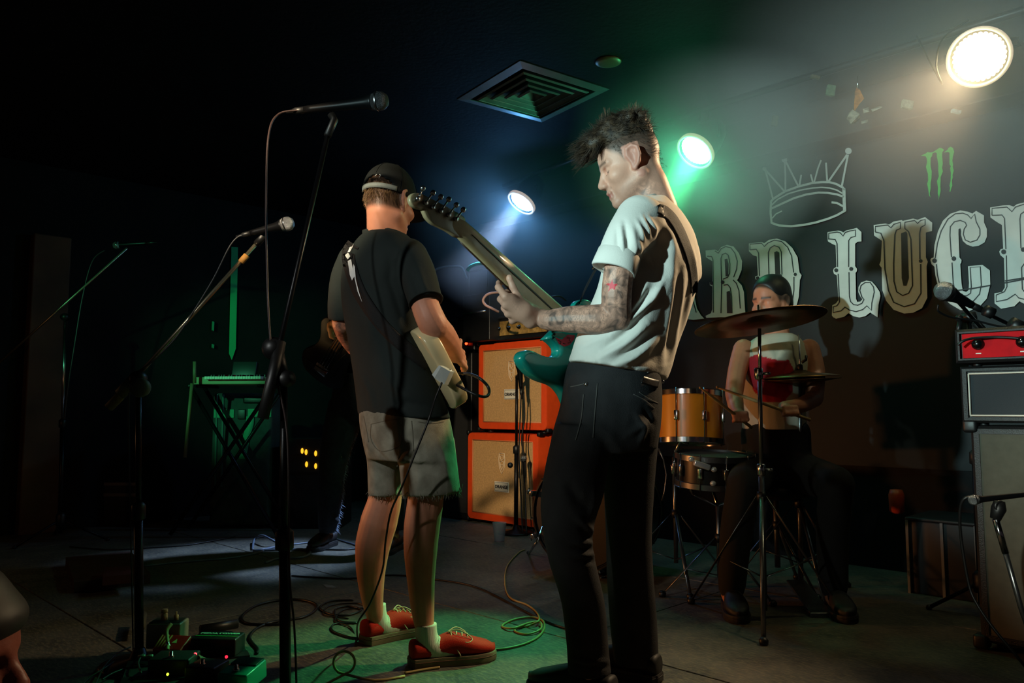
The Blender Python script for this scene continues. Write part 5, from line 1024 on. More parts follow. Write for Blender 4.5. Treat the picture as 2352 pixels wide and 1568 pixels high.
vme = union_mesh([MB().rings(smooth_rings([ring((1708, 985), (1850, 985), DD, .145), ring((1706, 930), (1846, 930), DD, .135), ring((1702, 850), (1852, 850), DD, .13), ring((1706, 812), (1852, 812), DD, .12), ring((1720, 788), (1842, 786), DD, .105), ring((1738, 774), (1828, 772), DD, .088), ring((1752, 768), (1815, 766), DD, .070)], 4))], .006, 4, .5, 'vest')
folds(vme, [([(1760, 790), (1780, 830), (1810, 800)], 10, .008), ([(1720, 830), (1740, 880), (1760, 920)], 8, .008), ([(1830, 800), (1800, 860), (1790, 900)], 8, -.008)])
vp = to_px(co_of(vme)); attr(vme, 'print', in_poly(vp, [(1716, 822), (1742, 812), (1752, 818), (1790, 828), (1812, 826), (1824, 850), (1820, 900), (1800, 924), (1752, 924), (1730, 895), (1718, 860)]))
link('vest', vme, VEST, dpn)
SHO3 = mat('black_trousers', (18, 18, 19), .9); sh3 = []
for sx in (-1, 1):
    hip = Vector((O3.x + .1 * sx, DD, .56)); kn = Vector((O3.x - .08 + .2 * sx, DD - .42, .54)); ft = Vector((O3.x - .12 + .22 * sx, DD - .40, .10)); limb(sh3, [hip, kn], [.105, .076]); limb(sh3, [kn, (kn + ft) / 2 + Vector((0, .03, 0)), ft], [.074, .070, .058])
    shoe('shoe', (ft.x + .01, ft.y + .07, 0), (ft.x - .03, ft.y - .21, 0), 0.0, BLKSHOE, MATS['shoe_sole_dark'], None, dpn)
link('trousers', union_mesh(sh3 + [MB().box(Vector((O3.x, DD, .66)), (.30, .26, .32), bev=.07)], .01, 4, .5, 'trousers'), SHO3, dpn)
for i, (wx, wy, wd, tip) in enumerate(((1694, 948, 3.40, Vector((-.18, -.10, .12))), (1800, 935, 3.44, Vector((-.30, -.05, .10))))):
    c = pv(wx, wy, wd) + Vector((-.01, -.03, -.015)); m = MB(); m.tube([c - tip * .4, c + tip * .6, c + tip * 1.0], [.0075, .0070, .004], 8); m.ball(c + tip, .006, 8, 6)
    tag(m.build('drumstick', mat('hickory', (190, 150, 100), .5)), ['wooden drumstick in the drummer\'s hand left of the cymbal pole', 'wooden drumstick in the drummer\'s hand beside the hi-hat'][i], 'drumstick')
# ================================================================== bass player behind the capped guitarist
BD = 4.35; KB = 1.138
def rg4(l, r, D, dh, n=28): return ring(l, r, D * KB, dh * 1.1, n)
bpn = empty('person', Vector((P(835, 1240, BD * KB).x, BD * KB, 0)), 'person in torn dark jeans mostly hidden behind the capped guitarist', 'person')
SK4 = skin_mat('skin_bass', (190, 140, 98)); q4 = lambda x, y, D=BD: P(x, y, D * KB)
O4 = q4(872, 612, 4.42); M4 = frame_of((0.2, -.95, -.25), (0, -.2, .97)); body = [head_sdf(O4, M4, q4(872, 668, 4.45), .056).mesh(.006)]
body.append(MB().rings(smooth_rings([rg4((805, 890), (920, 890), BD, .11), rg4((805, 800), (930, 800), BD, .11), rg4((800, 720), (935, 720), BD, .11), rg4((820, 675), (915, 675), BD, .08)], 3)))
limb(body, [q4(812, 695), q4(800, 760, 4.36), q4(815, 815, 4.24)], [.052, .046, .042]); w4 = q4(781, 768, 4.10); limb(body, [q4(815, 815, 4.24), q4(800, 795, 4.18), w4], [.041, .035, .028])
limb(body, [q4(925, 695), q4(945, 760, 4.3), q4(950, 800, 4.15)], [.052, .046, .042]); limb(body, [q4(950, 800, 4.15), q4(925, 770, 4.05), q4(905, 745, 4.02)], [.041, .035, .028])
hd = SDF(); pm = q4(767, 755, 4.02); hd.cap(w4, pm, .029, .034, .02); hd.ell(pm + Vector((-.004, 0, .01)), (.036, .03, .042), None, .02)
for i in range(4):
    b0 = pm + Vector((-.026 + .003 * i, -.012, .026 - .017 * i)); finger(hd, [pm, b0, b0 + Vector((.006, -.022, -.024)), b0 + Vector((.026, -.022, -.036))], .0125, .009)
finger(hd, [pm, pm + Vector((.0, -.03, .03)), pm + Vector((.02, -.035, .002)), pm + Vector((.034, -.032, -.02))], .0125, .0095); body.append(hd.mesh(.004))
hd = SDF(); pm2 = q4(898, 738, 4.0); hd.cap(q4(905, 745, 4.02), pm2, .028, .03, .02)
for i in range(4): finger(hd, [pm2, pm2 + Vector((-.02 + .012 * i, -.02, .04)), pm2 + Vector((-.02 + .012 * i, -.04, .02))], .011, .008)
finger(hd, [pm2, pm2 + Vector((-.03, .02, .0)), pm2 + Vector((-.045, .0, .02))], .012, .009); body.append(hd.mesh(.005))
hipL, knL, ftL = q4(815, 900), q4(768, 1075, 4.25), q4(752, 1226, 4.42); hipR, knR, ftR = q4(880, 900), q4(900, 1060, 4.2), q4(905, 1230, 4.3)
for h_, k_, f_ in ((hipL, knL, ftL), (hipR, knR, ftR)):
    limb(body, [h_, k_], [.075, .052]); limb(body, [k_, f_ + Vector((0, 0, .03))], [.050, .034]); limb(body, [f_, f_ + Vector((-.02, -.10, -.02))], [.034, .026])
bme = union_mesh(body, .006, 3, .5, 'body'); z0 = np.zeros(len(bme.vertices)); attr(bme, 'stubble', z0); attr(bme, 'lips', z0); attr(bme, 'brow', z0); link('body', bme, SK4, bpn)
h4 = SDF(); h4.ell(O4 + M4 @ Vector((-.012, 0, .06)), (.104, .084, .09), np.array(M4), .01); h4.cut(O4 + M4 @ Vector((.2, 0, 0)), O4 + M4 @ Vector((.12, 0, 0)), .09, .085, .02); MB().add(*h4.mesh(.006)).build('hair', mat('auburn_hair', (60, 34, 24), .6), bpn)
DK = mat('dark_shirt', (20, 20, 22), .9); ts = []; ts.append(MB().rings(smooth_rings([rg4((797, 905), (925, 905), BD, .13), rg4((797, 800), (936, 800), BD, .13), rg4((792, 720), (942, 720), BD, .13), rg4((822, 668), (915, 668), BD, .09)], 3))); limb(ts, [q4(812, 698), q4(802, 755, 4.36)], [.066, .060]); limb(ts, [q4(925, 698), q4(944, 758, 4.3)], [.066, .058])
link('shirt', union_mesh(ts, .009, 4, .5, 'shirt'), DK, bpn)
BJ = mat('worn_dark_jeans', (40, 46, 52), .85, var=.3, scale=30, bump=.5, bscale=120); js = [MB().rings(smooth_rings([rg4((770, 858), (922, 862), BD, .14), rg4((762, 920), (922, 920), BD, .145), rg4((755, 965), (918, 965), BD, .12)], 3))]
js.append(MB().rings(smooth_rings([rg4((757, 920), (850, 925), BD, .10), rg4((742, 990), (826, 985), 4.32, .095), rg4((734, 1060), (803, 1050), 4.28, .082), rg4((733, 1110), (792, 1100), 4.26, .074), rg4((730, 1160), (784, 1160), 4.30, .066), rg4((732, 1205), (776, 1205), 4.36, .060), rg4((734, 1222), (772, 1222), 4.40, .060)], 3)))
js.append(MB().rings(smooth_rings([rg4((838, 920), (922, 925), BD, .10), rg4((858, 1000), (935, 1000), 4.28, .09), rg4((868, 1080), (932, 1080), 4.22, .075), rg4((878, 1215), (932, 1215), 4.3, .062)], 3)))
jm = union_mesh(js, .008, 4, .5, 'jeans')
folds(jm, [([(800, 985), (790, 1010), (782, 1030)], 5, .010), ([(785, 1040), (790, 1060)], 4, -.012), ([(775, 1100), (786, 1130)], 5, .010), ([(765, 1190), (780, 1200)], 4, .012), ([(762, 1175), (778, 1185)], 4, -.012), ([(765, 870), (755, 950), (742, 1040)], 6, .006)])
jb4 = link('jeans', jm, BJ, bpn); rnd = random.Random(11); fr = []
for i in range(420):
    t = rnd.random(); y = 985 + 235 * t; x = np.interp(y, [985, 1050, 1100, 1160, 1205, 1222], [818, 798, 790, 783, 775, 772]) + rnd.gauss(-3, 3); D = np.interp(y, [985, 1100, 1222], [4.32, 4.26, 4.40])
    fr.append((P(x, y, D * KB - .03), Vector((rnd.uniform(-.3, 1), rnd.uniform(-.5, .5), -.6)), Vector((0, 0, -.01)), rnd.uniform(.012, .035), .0013))
strands(fr, 3, 3).build('torn_threads', mat('light_thread', (175, 190, 210), .9), jb4)['kind'] = 'stuff'
for f_ in (ftL, ftR): shoe('shoe', (f_.x + .02, f_.y + .07, 0), (f_.x - .05, f_.y - .21, 0), 0.0, BLKSHOE, MATS['shoe_sole_dark'], None, bpn)
BG = empty('bass_guitar', q4(760, 825, 4.1), 'dark bass guitar behind the capped guitarist, strings catching green light', 'guitar')
BODM = mat('black_bass_body', (9, 9, 9), .55); c = q4(752, 828, 4.16); ex = (q4(850, 670, 3.9) - c).normalized(); ez = Vector((.1, -1, .1)); ez = (ez - ex * ez.dot(ex)).normalized(); ey = ez.cross(ex)
bpoly = cr([Vector(q + (0,)) for q in ((-.17, 0), (-.15, .11), (-.06, .16), (.03, .12), (.10, .115), (.20, .16), (.25, .12), (.16, .06), (.13, 0), (.16, -.06), (.22, -.12), (.17, -.155), (.08, -.115), (.0, -.13), (-.08, -.165), (-.15, -.11), (-.17, 0))], 4)[:-1]; SG = [1 if area2(bpoly) > 0 else -1]
slab(bpoly, c, ex, ey, -ez, .042).build('guitar_body', BODM, BG)
MB().tube([c + ex * .1 + ez * .006, c + ex * .45 + ez * .006, c + ex * .86 + ez * .004], [(.031, .012), (.027, .011), (.022, .010)], 10, ref=ey).build('guitar_neck', mat('dark_maple', (120, 90, 60), .4), BG)
for i in range(4): MB().tube([c + ex * -.06 + ey * (.027 - .018 * i) + ez * .02, c + ex * .84 + ey * (.014 - .0095 * i) + ez * .018], .0022, 5).build('string', STEEL, BG)
MB().box(c + ex * -.07 + ez * .012, (.06, .09, .016), Matrix((ex, ey, ez)).transposed(), bev=.004).build('bridge', STEEL, BG)
cable('bass_cable', [q4(742, 872, 4.12), q4(705, 850, 4.10), q4(702, 825, 4.12), q4(724, 838, 4.1), q4(755, 853, 4.08), q4(775, 830, 4.06), q4(795, 812, 4.06)], .004, RUBBER, 'thin cable looping from the dark bass guitar')
# ================================================================== onlooker at the lower left corner
APN = empty('person', P(-121, 1600, 1.15), 'person in the dark at the lower left corner, face in profile, mostly cut off', 'person')
SK5 = skin_mat('skin_onlooker', (120, 62, 50)); O5 = P(-138, 1518, 1.15); M5 = frame_of((1, .12, -.06), (0, 0, 1)); body = [head_sdf(O5, M5, O5 + Vector((-.04, -.01, -.16)), .056).mesh(.004)]
sh = O5 + Vector((-.05, 0, -.22)); body.append(MB().rings([[sh + Vector((.11 * math.cos(t) * k, .17 * math.sin(t) * k, z)) for t in np.linspace(0, 2 * math.pi, 25)[:-1]] for k, z in ((.35, .06), (.75, .03), (1.0, -.02), (1.05, -.12), (.95, -.4))]))
limb(body, [sh + Vector((0, .15, -.02)), sh + Vector((.02, .19, -.28))], [.06, .05]); limb(body, [sh + Vector((0, -.15, -.02)), sh + Vector((.02, -.19, -.28))], [.06, .05])
bme = union_mesh(body, .006, 4, .5, 'body'); z0 = np.zeros(len(bme.vertices)); attr(bme, 'stubble', z0); attr(bme, 'lips', z0); attr(bme, 'brow', z0); link('body', bme, SK5, APN)
h5 = SDF(); R5 = np.array(M5); h5.ell(O5 + M5 @ Vector((-.015, 0, .055)), (.108, .088, .095), R5, .01); h5.ell(O5 + M5 @ Vector((.062, 0, .062)), (.042, .06, .030), R5, .02); h5.ell(O5 + M5 @ Vector((-.05, 0, -.03)), (.07, .085, .10), R5, .03); h5.cut(O5 + M5 @ Vector((.19, 0, -.03)), O5 + M5 @ Vector((.12, 0, -.04)), .09, .075, .02); MB().add(*h5.mesh(.006)).build('hair', mat('dark_red_hair', (15, 9, 9), .6, var=.3, scale=50), APN)
ts = [MB().rings([[sh + Vector((.125 * math.cos(t) * k, .185 * math.sin(t) * k, z - .004)) for t in np.linspace(0, 2 * math.pi, 25)[:-1]] for k, z in ((.45, .06), (.78, .035), (1.0, -.02), (1.05, -.12), (.98, -.42))])]; limb(ts, [sh + Vector((0, .155, -.02)), sh + Vector((.02, .19, -.2))], [.07, .064]); limb(ts, [sh + Vector((0, -.155, -.02)), sh + Vector((.02, -.19, -.2))], [.07, .064])
link('shirt', union_mesh(ts, .008, 4, .5, 'shirt'), mat('maroon_shirt', (60, 26, 24), .9), APN)
# ================================================================== backline
def wallp(px, c):                                          # point over the floor on the plane X + Y = c
    k = (px - CX) / FPX; Y = c / (1 + k); return Vector((k * Y, Y, 0))
RW = Matrix((U, NB, Vector((0, 0, 1)))).transposed()       # x along the banner, y out of it towards the stage
def rel(o, x, y, z): return o + U * x + NB * y + Vector((0, 0, z))
def text_mesh(txt, size, ex=0.001, off=0.0):
    cu = bpy.data.curves.new('t', 'FONT'); cu.body = txt; cu.size = size; cu.extrude = ex; cu.offset = off; cu.align_x = 'CENTER'; cu.align_y = 'CENTER'; cu.resolution_u = 3
    o = bpy.data.objects.new('t', cu); COL.objects.link(o); bpy.context.view_layer.update()
    me = bpy.data.meshes.new_from_object(o.evaluated_get(bpy.context.evaluated_depsgraph_get())); bpy.data.objects.remove(o)
    v = co_of(me).copy(); f = [tuple(p.vertices) for p in me.polygons]; bpy.data.meshes.remove(me); return v, f
def put_text(name, txt, size, o, ex, ey, m, parent, k=1.0, off=0.0, label=None):
    v, f = text_mesh(txt, size, 0.0008, off); ez = ex.cross(ey)
    return MB().add([o + ex * (p[0] * k) + ey * p[1] + ez * p[2] for p in v], f).build(name, m, parent, smooth=False, label=label)
ORG = mat('orange_vinyl', (226, 70, 16), .55, bump=.35, bscale=220, var=.06, scale=20); GRL = mat('tan_grille_cloth', (196, 152, 98), .85, bump=.5, bscale=320, var=.14, scale=90)
BADGE = mat('white_badge', (226, 220, 205), .5); INK = mat('black_ink', (16, 14, 14), .6)
def orange_cab(o, w_, h, d, z, label):
    t = empty('speaker_cabinet', o + Vector((0, 0, z)), label, 'speaker cabinet', 'orange speaker cabinets'); b = .055; m = MB()
    Rr = lambda x0, x1, z0, z1, y, r=.035: [rel(o, (x0 if sx < 0 else x1) - sx * r + sx * r * math.cos(a), y, z + (z0 if sz < 0 else z1) - sz * r + sz * r * math.sin(a)) for sx, sz, aa in ((1, 1, (0, 1)), (-1, 1, (1, 0)), (-1, -1, (0, 1)), (1, -1, (1, 0))) for a in [math.pi / 2 * q for q in ((0, .33, .66, 1) if aa == (0, 1) else (1, .66, .33, 0))]]
    m.rings([Rr(0, w_, 0, h, -d), Rr(0, w_, 0, h, -.012), Rr(.004, w_ - .004, .004, h - .004, 0), Rr(b, w_ - b, b, h - b, 0, .004), Rr(b, w_ - b, b, h - b, -.02, .004)], cap=True)
    m.build('cabinet_shell', ORG, t, angle=40)
    MB().box(rel(o, w_ / 2, -.012, z + h / 2), (w_ - 2 * b + .004, .012, h - 2 * b + .004), RW).build('grille_cloth', GRL, t, smooth=False)
    pi = MB()
    for a, c in (((b, b), (w_ - b, b)), ((w_ - b, b), (w_ - b, h - b)), ((w_ - b, h - b), (b, h - b)), ((b, h - b), (b, b))): pi.cyl(rel(o, a[0], -.003, z + a[1]), rel(o, c[0], -.003, z + c[1]), .005, 6)
    pi.build('piping', mat('white_piping', (205, 120, 70), .6), t)
    bo_ = rel(o, w_ * .50, -.003, z + h * .40); bd = MB().box(bo_, (.15, .006, .075), RW, bev=.002).build('badge', BADGE, t, smooth=False)
    fr_ = MB()
    for s in (((-.068, -.031), (.068, -.031)), ((.068, -.031), (.068, .031)), ((.068, .031), (-.068, .031)), ((-.068, .031), (-.068, -.031))): fr_.cyl(rel(bo_, s[0][0], .0035, s[0][1]), rel(bo_, s[1][0], .0035, s[1][1]), .0012, 5)
    fr_.build('badge_border', INK, bd); put_text('badge_lettering', 'ORANGE', .034, rel(bo_, 0, .004, -.001), U, Vector((0, 0, 1)), INK, bd, .98, .0009)
    cr_ = rel(o, w_ * .50, -.004, z + h * .66); em_ = MB()
    for s in ([(-.026, .075), (.026, .075), (.032, .03), (.026, -.03), (0, -.075), (-.026, -.03), (-.032, .03), (-.026, .075)], [(-.014, .058), (.014, .058), (.016, .036), (0, .024), (-.016, .036), (-.014, .058)], [(-.018, .012), (0, .02), (.018, .012), (.014, -.02), (0, -.05), (-.014, -.02), (-.018, .012)], [(-.008, -.01), (.008, -.01)]):
        em_.tube([rel(cr_, p[0], 0, p[1]) for p in s], .0032, 5)
    em_.build('crest_emblem', mat('pale_crest', (225, 200, 165), .6), t)['kind'] = 'stuff'
    for sx in (0, 1):
        for sz in (0, 1): MB().box(rel(o, w_ * sx, -.02, z + h * sz), (.03, .05, .03), RW, bev=.008).build('corner_protector', BLACK, t)
    MB().box(rel(o, w_ + .004, -d / 2, z + h * .62), (.012, .17, .07), RW, bev=.004).build('side_handle', BLACK, t)
    for sx in (.08, w_ - .08):
        for sy in (-.06, -d + .06): MB().cyl(rel(o, sx, sy, z - .028), rel(o, sx, sy, z), .02, 10).build('foot', RUBBER, t)
    return t
CC = 5.78
oL = wallp(1075, CC); oU = wallp(1099, CC); WL = (wallp(1236, CC) - oL).length; WU = (wallp(1256, CC) - oU).length
orange_cab(oL, WL, .655, .34, .028, 'orange speaker cabinet with tan grille standing on the floor, lower of the stack'); orange_cab(oU, WU, .650, .34, .711, 'orange speaker cabinet with tan grille on top of the other one')
GOLD = mat('gold_panel', (168, 132, 70), .5, .15, var=.35, scale=40); JEW = lambda n, c, s: mat(n, c, .3, emit=c, estr=s)
def amp_head(o, w_, h, d, z, panel, label, knobs=5, kw=.017, lamp_col=None, front=.72):
    t = empty('amplifier_head', o + Vector((0, 0, z)), label, 'amplifier'); m = MB(); b = .018
    R_ = lambda x0, x1, z0, z1, y: [rel(o, x0, y, z + z0), rel(o, x1, y, z + z0), rel(o, x1, y, z + z1), rel(o, x0, y, z + z1)]
    m.rings([R_(0, w_, 0, h, -d), R_(0, w_, 0, h, -.006), R_(.006, w_ - .006, .006, h - .006, 0), R_(b, w_ - b, b, h - b, 0), R_(b, w_ - b, b, h - b, -.03)]); m.build('case', BLACK, t, smooth=False)
    p0 = MB().box(rel(o, w_ / 2, -.022, z + h / 2), (w_ - 2 * b, .01, (h - 2 * b) * front), RW).build('control_panel', panel, t, smooth=False)
    for i in range(knobs):
        x = w_ * (.16 + .68 * i / max(knobs - 1, 1)); c = rel(o, x, -.017, z + h * .5)
        kb = MB().lathe([(kw, 0), (kw, .004), (kw * .8, .006), (kw * .72, .018), (.0005, .019)], c, NB, 16).build('knob', mat('black_knob', (12, 12, 12), .25), t); MB().box(rel(c, 0, .018, kw * .35), (.002, .003, kw * .6), RW).build('pointer', BADGE, kb, smooth=False)
    if lamp_col: MB().ball(rel(o, w_ * .92, -.012, z + h * .5), .012, 10, 6).build('pilot_lamp', lamp_col, t)
    hd_ = MB(); hd_.tube(cr([rel(o, w_ * .34, -d / 2, z + h), rel(o, w_ * .38, -d / 2, z + h + .03), rel(o, w_ * .62, -d / 2, z + h + .03), rel(o, w_ * .66, -d / 2, z + h)], 5), [(.012, .004)] * 16, 8, ref=(.7, .7, 0)); hd_.build('carry_handle', BLACK, t)
    for sx in (.05, w_ - .05):
        for sy in (-.05, -d + .05): MB().cyl(rel(o, sx, sy, z - .012), rel(o, sx, sy, z), .014, 8).build('foot', RUBBER, t)
    return t
amp_head(wallp(1122, CC - .02), .62, .185, .26, 1.373, GOLD, 'amplifier head with worn gold panel sitting on the orange cabinets', 5, .016, JEW('red_jewel', (255, 40, 20), 6.0))
# black cabinet and head to the left of the orange stack
oB = wallp(962, 5.80); t = empty('speaker_cabinet', oB, 'tall black speaker cabinet in shadow left of the orange cabinets', 'speaker cabinet')
MB().box(rel(oB, .34, -.16, .66), (.62, .30, 1.30), RW, bev=.012).build('cabinet_shell', BLACK, t, angle=40); MB().box(rel(oB, .34, -.006, .66), (.54, .012, 1.2), RW).build('grille_cloth', mat('black_grille', (20, 20, 21), .9, bump=.4, bscale=300), t, smooth=False)
oH = wallp(984, 5.78); t = amp_head(oH, .56, .26, .26, 1.325, mat('dark_panel', (20, 22, 22), .5), 'black amplifier head with a leaf emblem left of the orange stack', 0, .012, None, .86)
cpn_ = rel(oH, .07, .004, 1.555); MB().box(cpn_, (.10, .006, .035), RW).build('lit_corner', mat('green_lit_plate', (120, 150, 120), .6), t, smooth=False); MB().box(rel(oH, .035, .004, 1.48), (.03, .006, .14), RW).build('lit_side_strip', MATS['green_lit_plate'], t, smooth=False)  # pale green stands for green light on the head's corner and edge
lf = MB(); c = rel(oH, .13, .0, 1.46)
for s in ([(-.02, -.035), (-.03, 0), (-.012, .035), (.008, .045), (.012, .01), (-.004, -.025), (-.02, -.035)], [(.0, .03), (-.006, -.01)]): lf.tube(cr([rel(c, p[0], 0, p[1]) for p in s], 4), .004, 5)
lf.build('leaf_emblem', mat('silver_emblem', (170, 190, 175), .4, .5), t)
RL = JEW('red_led', (255, 50, 20), 8.0)
MB().ball(rel(oH, .47, .002, 1.375), .011, 10, 6).build('pilot_lamp', RL, t)
CHR = MATS['chrome']
# effects rack between the heads: chrome rails and a teal cable
oR = wallp(1066, 5.62); t = empty('equipment_rack', rel(oR, 0, 0, 1.36), 'black equipment rack with two chrome rails behind the fretting hand', 'rack')
MB().box(rel(oR, .12, -.10, 1.555), (.30, .18, .36), RW, bev=.006).build('case', BLACK, t, smooth=False)
for z_, a_, b_ in ((1.59, .0, .26), (1.905, .08, .33)): MB().cyl(rel(oR, a_, .02, z_), rel(oR, b_, .02, z_), .008, 10).build('chrome_rail', CHR, t)
for x_ in (.05, .26): MB().cyl(rel(oR, x_, .0, 1.73), rel(oR, x_, .0, 1.905), .006, 8).build('rail_post', DARKMET, t)
cable('patch_cable', [P(1073, 622, 5.3), P(1082, 611, 5.3), P(1105, 605, 5.3), P(1140, 612, 5.3), P(1165, 625, 5.35)], .012, mat('teal_rubber', (20, 130, 110), .5), 'teal cable lying over the upper chrome rail', k=6)
cable('patch_cable', [P(1180, 675, 5.2), P(1150, 671, 5.2), P(1122, 675, 5.2), P(1110, 688, 5.2), P(1115, 700, 5.2), P(1130, 708, 5.2), P(1145, 716, 5.25)], .009, mat('pink_grey_cable', (190, 150, 150), .5), 'pale curled cable on top of the gold panelled amplifier', k=6)
cable('patch_cable', [P(995, 622, 5.7), P(1012, 615, 5.7), P(1035, 612, 5.7), P(1060, 614, 5.7), P(1072, 640, 5.7)], .008, mat('grey_cable', (62, 62, 66), .5), 'grey cable on the black amplifier head with the leaf emblem', k=6)
cable('patch_cable', [P(1236, 684, 5.3), P(1262, 682, 5.3), P(1285, 680, 5.3), P(1300, 690, 5.35)], .006, MATS['grey_cable'], 'short straight grey cable right of the guitar neck', k=5)
# ---- microphones and stands
MESH = mat('mic_mesh', (150, 152, 155), .3, .9, bump=1.0, bscale=600)
def microphone(head, tail, r, label, mesh=None):
    h, t_ = Vector(head), Vector(tail); d = (t_ - h).normalized(); L = (t_ - h).length; t = empty('microphone', (h + t_) / 2, label, 'microphone')
    MB().lathe([(.001, -r * .95), (r * .6, -r * .8), (r * .92, -r * .4), (r, 0), (r * .97, r * .25), (r * .86, r * .75)], h, d, 20).build('mic_grille', mesh or MESH, t); MB().lathe([(r * 1.04, -r * .06), (r * 1.05, r * .1), (r * 1.0, r * .14)], h + d * r * .2, d, 20, cap=False).build('grille_band', CHR, t)
    MB().lathe([(r * .86, r * .72), (r * .82, r * .95), (r * .62, r * 1.6), (r * .42, L * .9), (r * .40, L)], h, d, 18).build('mic_body', DARKMET, t)
    MB().lathe([(r * .36, L), (r * .36, L + r * 1.1), (r * .2, L + r * 1.5), (r * .16, L + r * 2.2)], h, d, 12).build('plug', BLACK, t); return t
def stand(name, base, top, label, r=.011, legs=3, legl=.32, flat=False, boom=None, tilt=None, tm=DARKMET, bm_=DARKMET, clutch=True, legm=None):
    b = Vector(base); tp_ = Vector(top); t = empty(name, b, label, 'stand'); lg = legm or DARKMET
    MB().tube([b + Vector((0, 0, .05)), b + (tp_ - b) * .52], r * 1.25, 12).build('lower_tube', lg, t); MB().tube([b + (tp_ - b) * .50, tp_], r * .85, 10).build('upper_tube', tm, t)
    if clutch: MB().lathe([(r * 1.3, 0), (r * 2.0, .004), (r * 2.0, .05), (r * 1.2, .06)], b + (tp_ - b) * .50, (tp_ - b), 12).build('clutch', BLACK, t)
    if flat: MB().lathe([(.125, 0), (.127, .006), (.12, .014), (.03, .03), (.018, .06), (.001, .062)], b, (0, 0, 1), 28).build('round_base', lg, t)
    else:
        MB().lathe([(r * 2.4, .10), (r * 2.6, .13), (r * 2.6, .17), (r * 1.4, .19)], b, (0, 0, 1), 12).build('leg_collar', BLACK, t)
        for i in range(legs):
            a = 2 * math.pi * i / legs + (tilt or .4); e = b + Vector((math.cos(a) * legl, math.sin(a) * legl, .008)); MB().tube([b + Vector((0, 0, .14)), b + Vector((math.cos(a) * legl * .2, math.sin(a) * legl * .2, .115)), e], .008, 8).build('leg', lg, t); MB().ball(e, .013, 8, 6).build('rubber_foot', RUBBER, t)
    if boom:
        a, c = Vector(boom[0]), Vector(boom[1]); MB().tube([a, c], r * .62, 8).build('boom_arm', bm_, t); d = (c - a).normalized(); ji = tp_
        MB().lathe([(.001, -.03), (.022, -.026), (.026, 0), (.022, .026), (.001, .03)], ji, d.cross(Vector((0, 0, 1))), 14).build('boom_joint', BLACK, t)
        if len(boom) > 2: MB().tube([a, a + d * boom[2]], .016, 12).build('counterweight', BLACK, t)
    return t
# stand with mic in front of the orange cabinets
b = wallp(1185, 5.58); tp_ = P(1187, 862, b.y - .02); t = stand('mic_stand', b, tp_, 'straight microphone stand before the orange cabinets', .012, flat=True)
MB().ball(P(1172, 1068, b.y - .03), .02, 10, 8).build('clutch_knob', BLACK, t); MB().tube([tp_ + Vector((0, 0, -.02)), P(1196, 855, b.y - .05)], .014, 8).build('mic_clip', BLACK, t)
microphone(P(1193, 832, b.y - .07), P(1197, 892, b.y - .06), .034, 'microphone hanging before the upper orange cabinet')
cable('microphone_cable', [P(1197, 905, b.y - .06), P(1195, 960, b.y - .05), P(1192, 1040, b.y - .05), P(1196, 1130, b.y - .05), wallp(1200, 5.54)], .005, RUBBER, 'black cable hanging along the stand before the orange cabinets', k=5)
cable('microphone_cable', [P(1203, 900, b.y - .05), P(1205, 960, b.y - .05), P(1198, 1010, b.y - .05), P(1206, 1060, b.y - .05), P(1206, 1120, b.y - .05), wallp(1209, 5.54)], .005, RUBBER, 'second black cable hanging right of the stand before the orange cabinets', k=5)
microphone(P(1203, 1052, b.y - .04), P(1205, 1098, b.y - .04), .022, 'small dark microphone hanging before the lower orange cabinet')
# near stand with the tall boom and the big microphone
nb0 = F(655, 1672); D1 = nb0.y; jt = P(634, 800, D1)
t = stand('mic_stand', nb0, P(652, 870, D1), 'nearest black microphone stand with tall boom before the capped guitarist', .0125, flat=True, boom=(P(604, 960, D1 - .05), P(756, 296, D1 + .12), .22), tilt=.2)
MB().tube([P(652, 880, D1), jt], .020, 10).build('boom_clamp', BLACK, t); MB().ball(P(628, 800, D1), .033, 12, 8).build('boom_knob', BLACK, t)
MB().tube([P(752, 312, D1 + .11), P(768, 276, D1 + .13), P(760, 262, D1 + .13)], .012, 8).build('mic_clip', BLACK, t)
microphone(P(872, 232, D1 + .10), P(700, 252, D1 + .16), .029, 'large dark microphone high on the nearest stand', mat('dark_mic_mesh', (60, 60, 62), .4, .8, bump=1.0, bscale=600))
cable('microphone_cable', [P(690, 253, D1 + .16), P(640, 262, D1 + .14), P(617, 310, D1 + .10), P(611, 450, D1 + .05), P(613, 600, D1), P(618, 740, D1 - .02), P(630, 850, D1 - .02), P(660, 1000, D1 - .02), P(664, 1300, D1 - .03), P(676, 1440, D1 - .03), P(682, 1600, D1 - .03)], .0032, mat('brown_black_cable', (50, 34, 32), .5), 'dark cable hanging from the large microphone down the nearest stand', k=7)
# middle stand
mb0 = F(318, 1530); D2 = mb0.y; t = stand('mic_stand', mb0, P(318, 868, D2), 'middle microphone stand with pale taped boom end on the left', .0115, flat=True, boom=(P(250, 936, D2), P(596, 552, D2 + .05)), tilt=1.0, bm_=mat('worn_chrome', (190, 180, 150), .3, .9))
MB().tube([P(250, 936, D2), P(300, 884, D2)], .0165, 12).build('counterweight', mat('olive_tape', (140, 130, 70), .7, var=.2, scale=60), t); MB().tube([P(276, 905, D2), P(308, 872, D2)], .021, 12).build('boom_sleeve', mat('green_grey_sleeve', (110, 120, 84), .6), t)
MB().lathe([(.006, -.02), (.03, -.018), (.034, 0), (.03, .018), (.006, .02)], P(322, 890, D2 - .03), (0, 1, 0), 18).build('clutch_knob', mat('grey_green_knob', (90, 110, 92), .6), t)
MB().tube([P(553, 602, D2 + .04), P(567, 586, D2 + .045)], .0115, 10).build('tape_wrap', mat('orange_tape', (214, 150, 70), .7), t); MB().tube([P(590, 560, D2 + .05), P(606, 540, D2 + .03)], .013, 8).build('mic_clip', BLACK, t)
